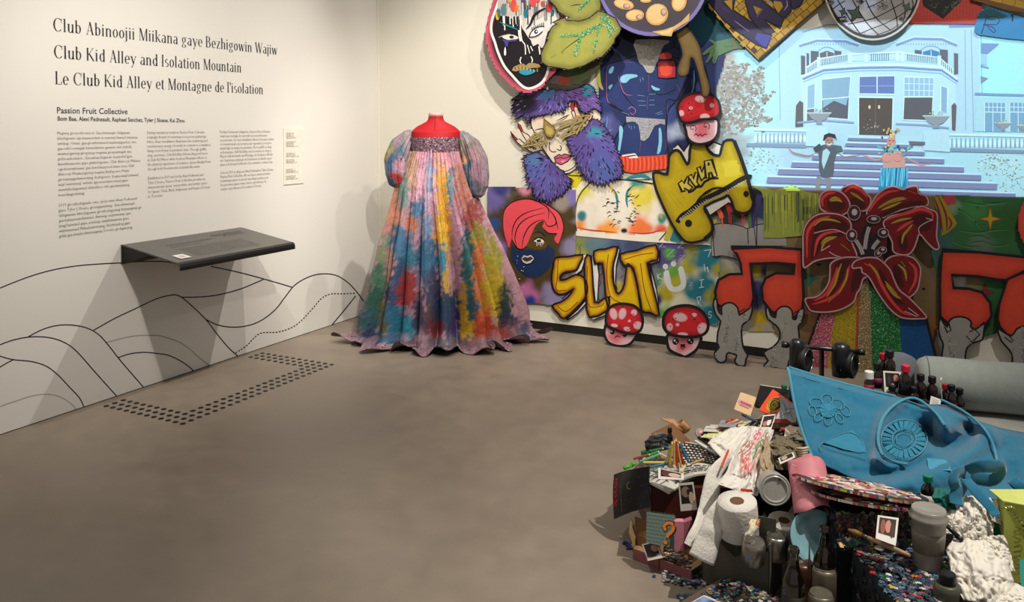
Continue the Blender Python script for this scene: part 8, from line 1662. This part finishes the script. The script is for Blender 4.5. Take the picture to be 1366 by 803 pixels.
def fl_(x0, y0, x1, y1, sp):
    def g():
        s_ = random.random(); x = x0+(x1-x0)*s_+random.gauss(0, sp); y = y0+(y1-y0)*s_+random.gauss(0, sp*.45); p = flz(x, y, random.uniform(.0005, .006)); return p, ZZ
    return g
jigs(mb, 260, fl_(890, 768, 955, 778, 9), .009, .55, ['1c2c5a', '2c4a7a', '6a7c88', '30486a', '8a9298'], ['c8c4b8', 'd0ccc4', '4a7a4a', '8a7a70', 'a8a49c', '14181c']); jigs(mb, 90, fl_(940, 766, 965, 768, 6), .009, .7, ['3a3c40', '6a7c88'], ['c8c4b8', 'd0ccc4', '6a8a4a', 'b0a890']); jigs(mb, 26, fl_(834, 722, 842, 732, 2.5), .009, .2, ['1c2c5a', '2c3c70'], ['c8c4b8']); jigs(mb, 34, fl_(908, 796, 918, 797, 3), .009, .1, ['4a6478', '3c5468'], ['8a9298'])
tag(obj('scattered_jigsaw_pieces', mb, PZM), 'blue, grey and white jigsaw pieces scattered on the floor before the heap', 'jigsaw pieces', kind='stuff')

# more small belongings filling the heap
random.seed(77)
for i, (x1, y1, d1, x2, y2, d2, c, c2, lb) in enumerate([(962, 596, 2.86, 936, 583, 2.92, '8a8c94', '2c2c30', 'grey eyeliner pencil crossing the black pen'), (1000, 566, 2.96, 1024, 552, 3.0, 'b09468', 'c8b080', 'gold lip gloss tube under the coaster'), (1006, 561, 2.98, 990, 553, 3.04, '2c4a80', '1c2c50', 'dark blue tube tip below the coaster'), (1040, 575, 2.84, 1066, 566, 2.86, 'c04030', '2a1010', 'red lipstick beside the plate-picture card'), (1024, 586, 2.8, 1046, 578, 2.82, '3a2c24', '1a1614', 'brown brow pencil above the khaki bag')]):
    marker(x1, y1, d1, x2, y2, d2, c, lb, .0045, c2)
for x0, y0, w_, h_, c, d, lb in ((930, 572, 16, 7, '3a3a40', 3.0, 'dark eyeshadow pan behind the powder compact'), (1024, 560, 18, 9, '8a2c28', 2.95, 'dark red envelope under the orange card'), (1058, 558, 20, 9, '2a2224', 2.86, 'black envelope at the felt blanket edge'), (948, 566, 18, 6, 'b8b4a4', 3.05, 'grey-white ticket stub at the back left of the white bag'), (1034, 572, 26, 9, '1c1a1a', 2.86, 'black folded card below the white-framed photo')):
    slab('loose_card', lb, 'card', [(x0, y0, d+.04), (x0+w_, y0+1, d), (x0+w_-3, y0+h_, d-.06), (x0-3, y0+h_-1, d-.03)], .002, c)
crump('dark_scarf', 'black crumpled scarf showing under the white bag and the cup lid', 'cloth', [(1000, 578, 1060, 580, 2.9), (1000, 620, 1070, 630, 2.72), (990, 650, 1070, 665, 2.62), (985, 690, 1075, 695, 2.58)], .02, .02, '141214', mat('black_cotton', '161415', rough=.9), 21, 30, 30)
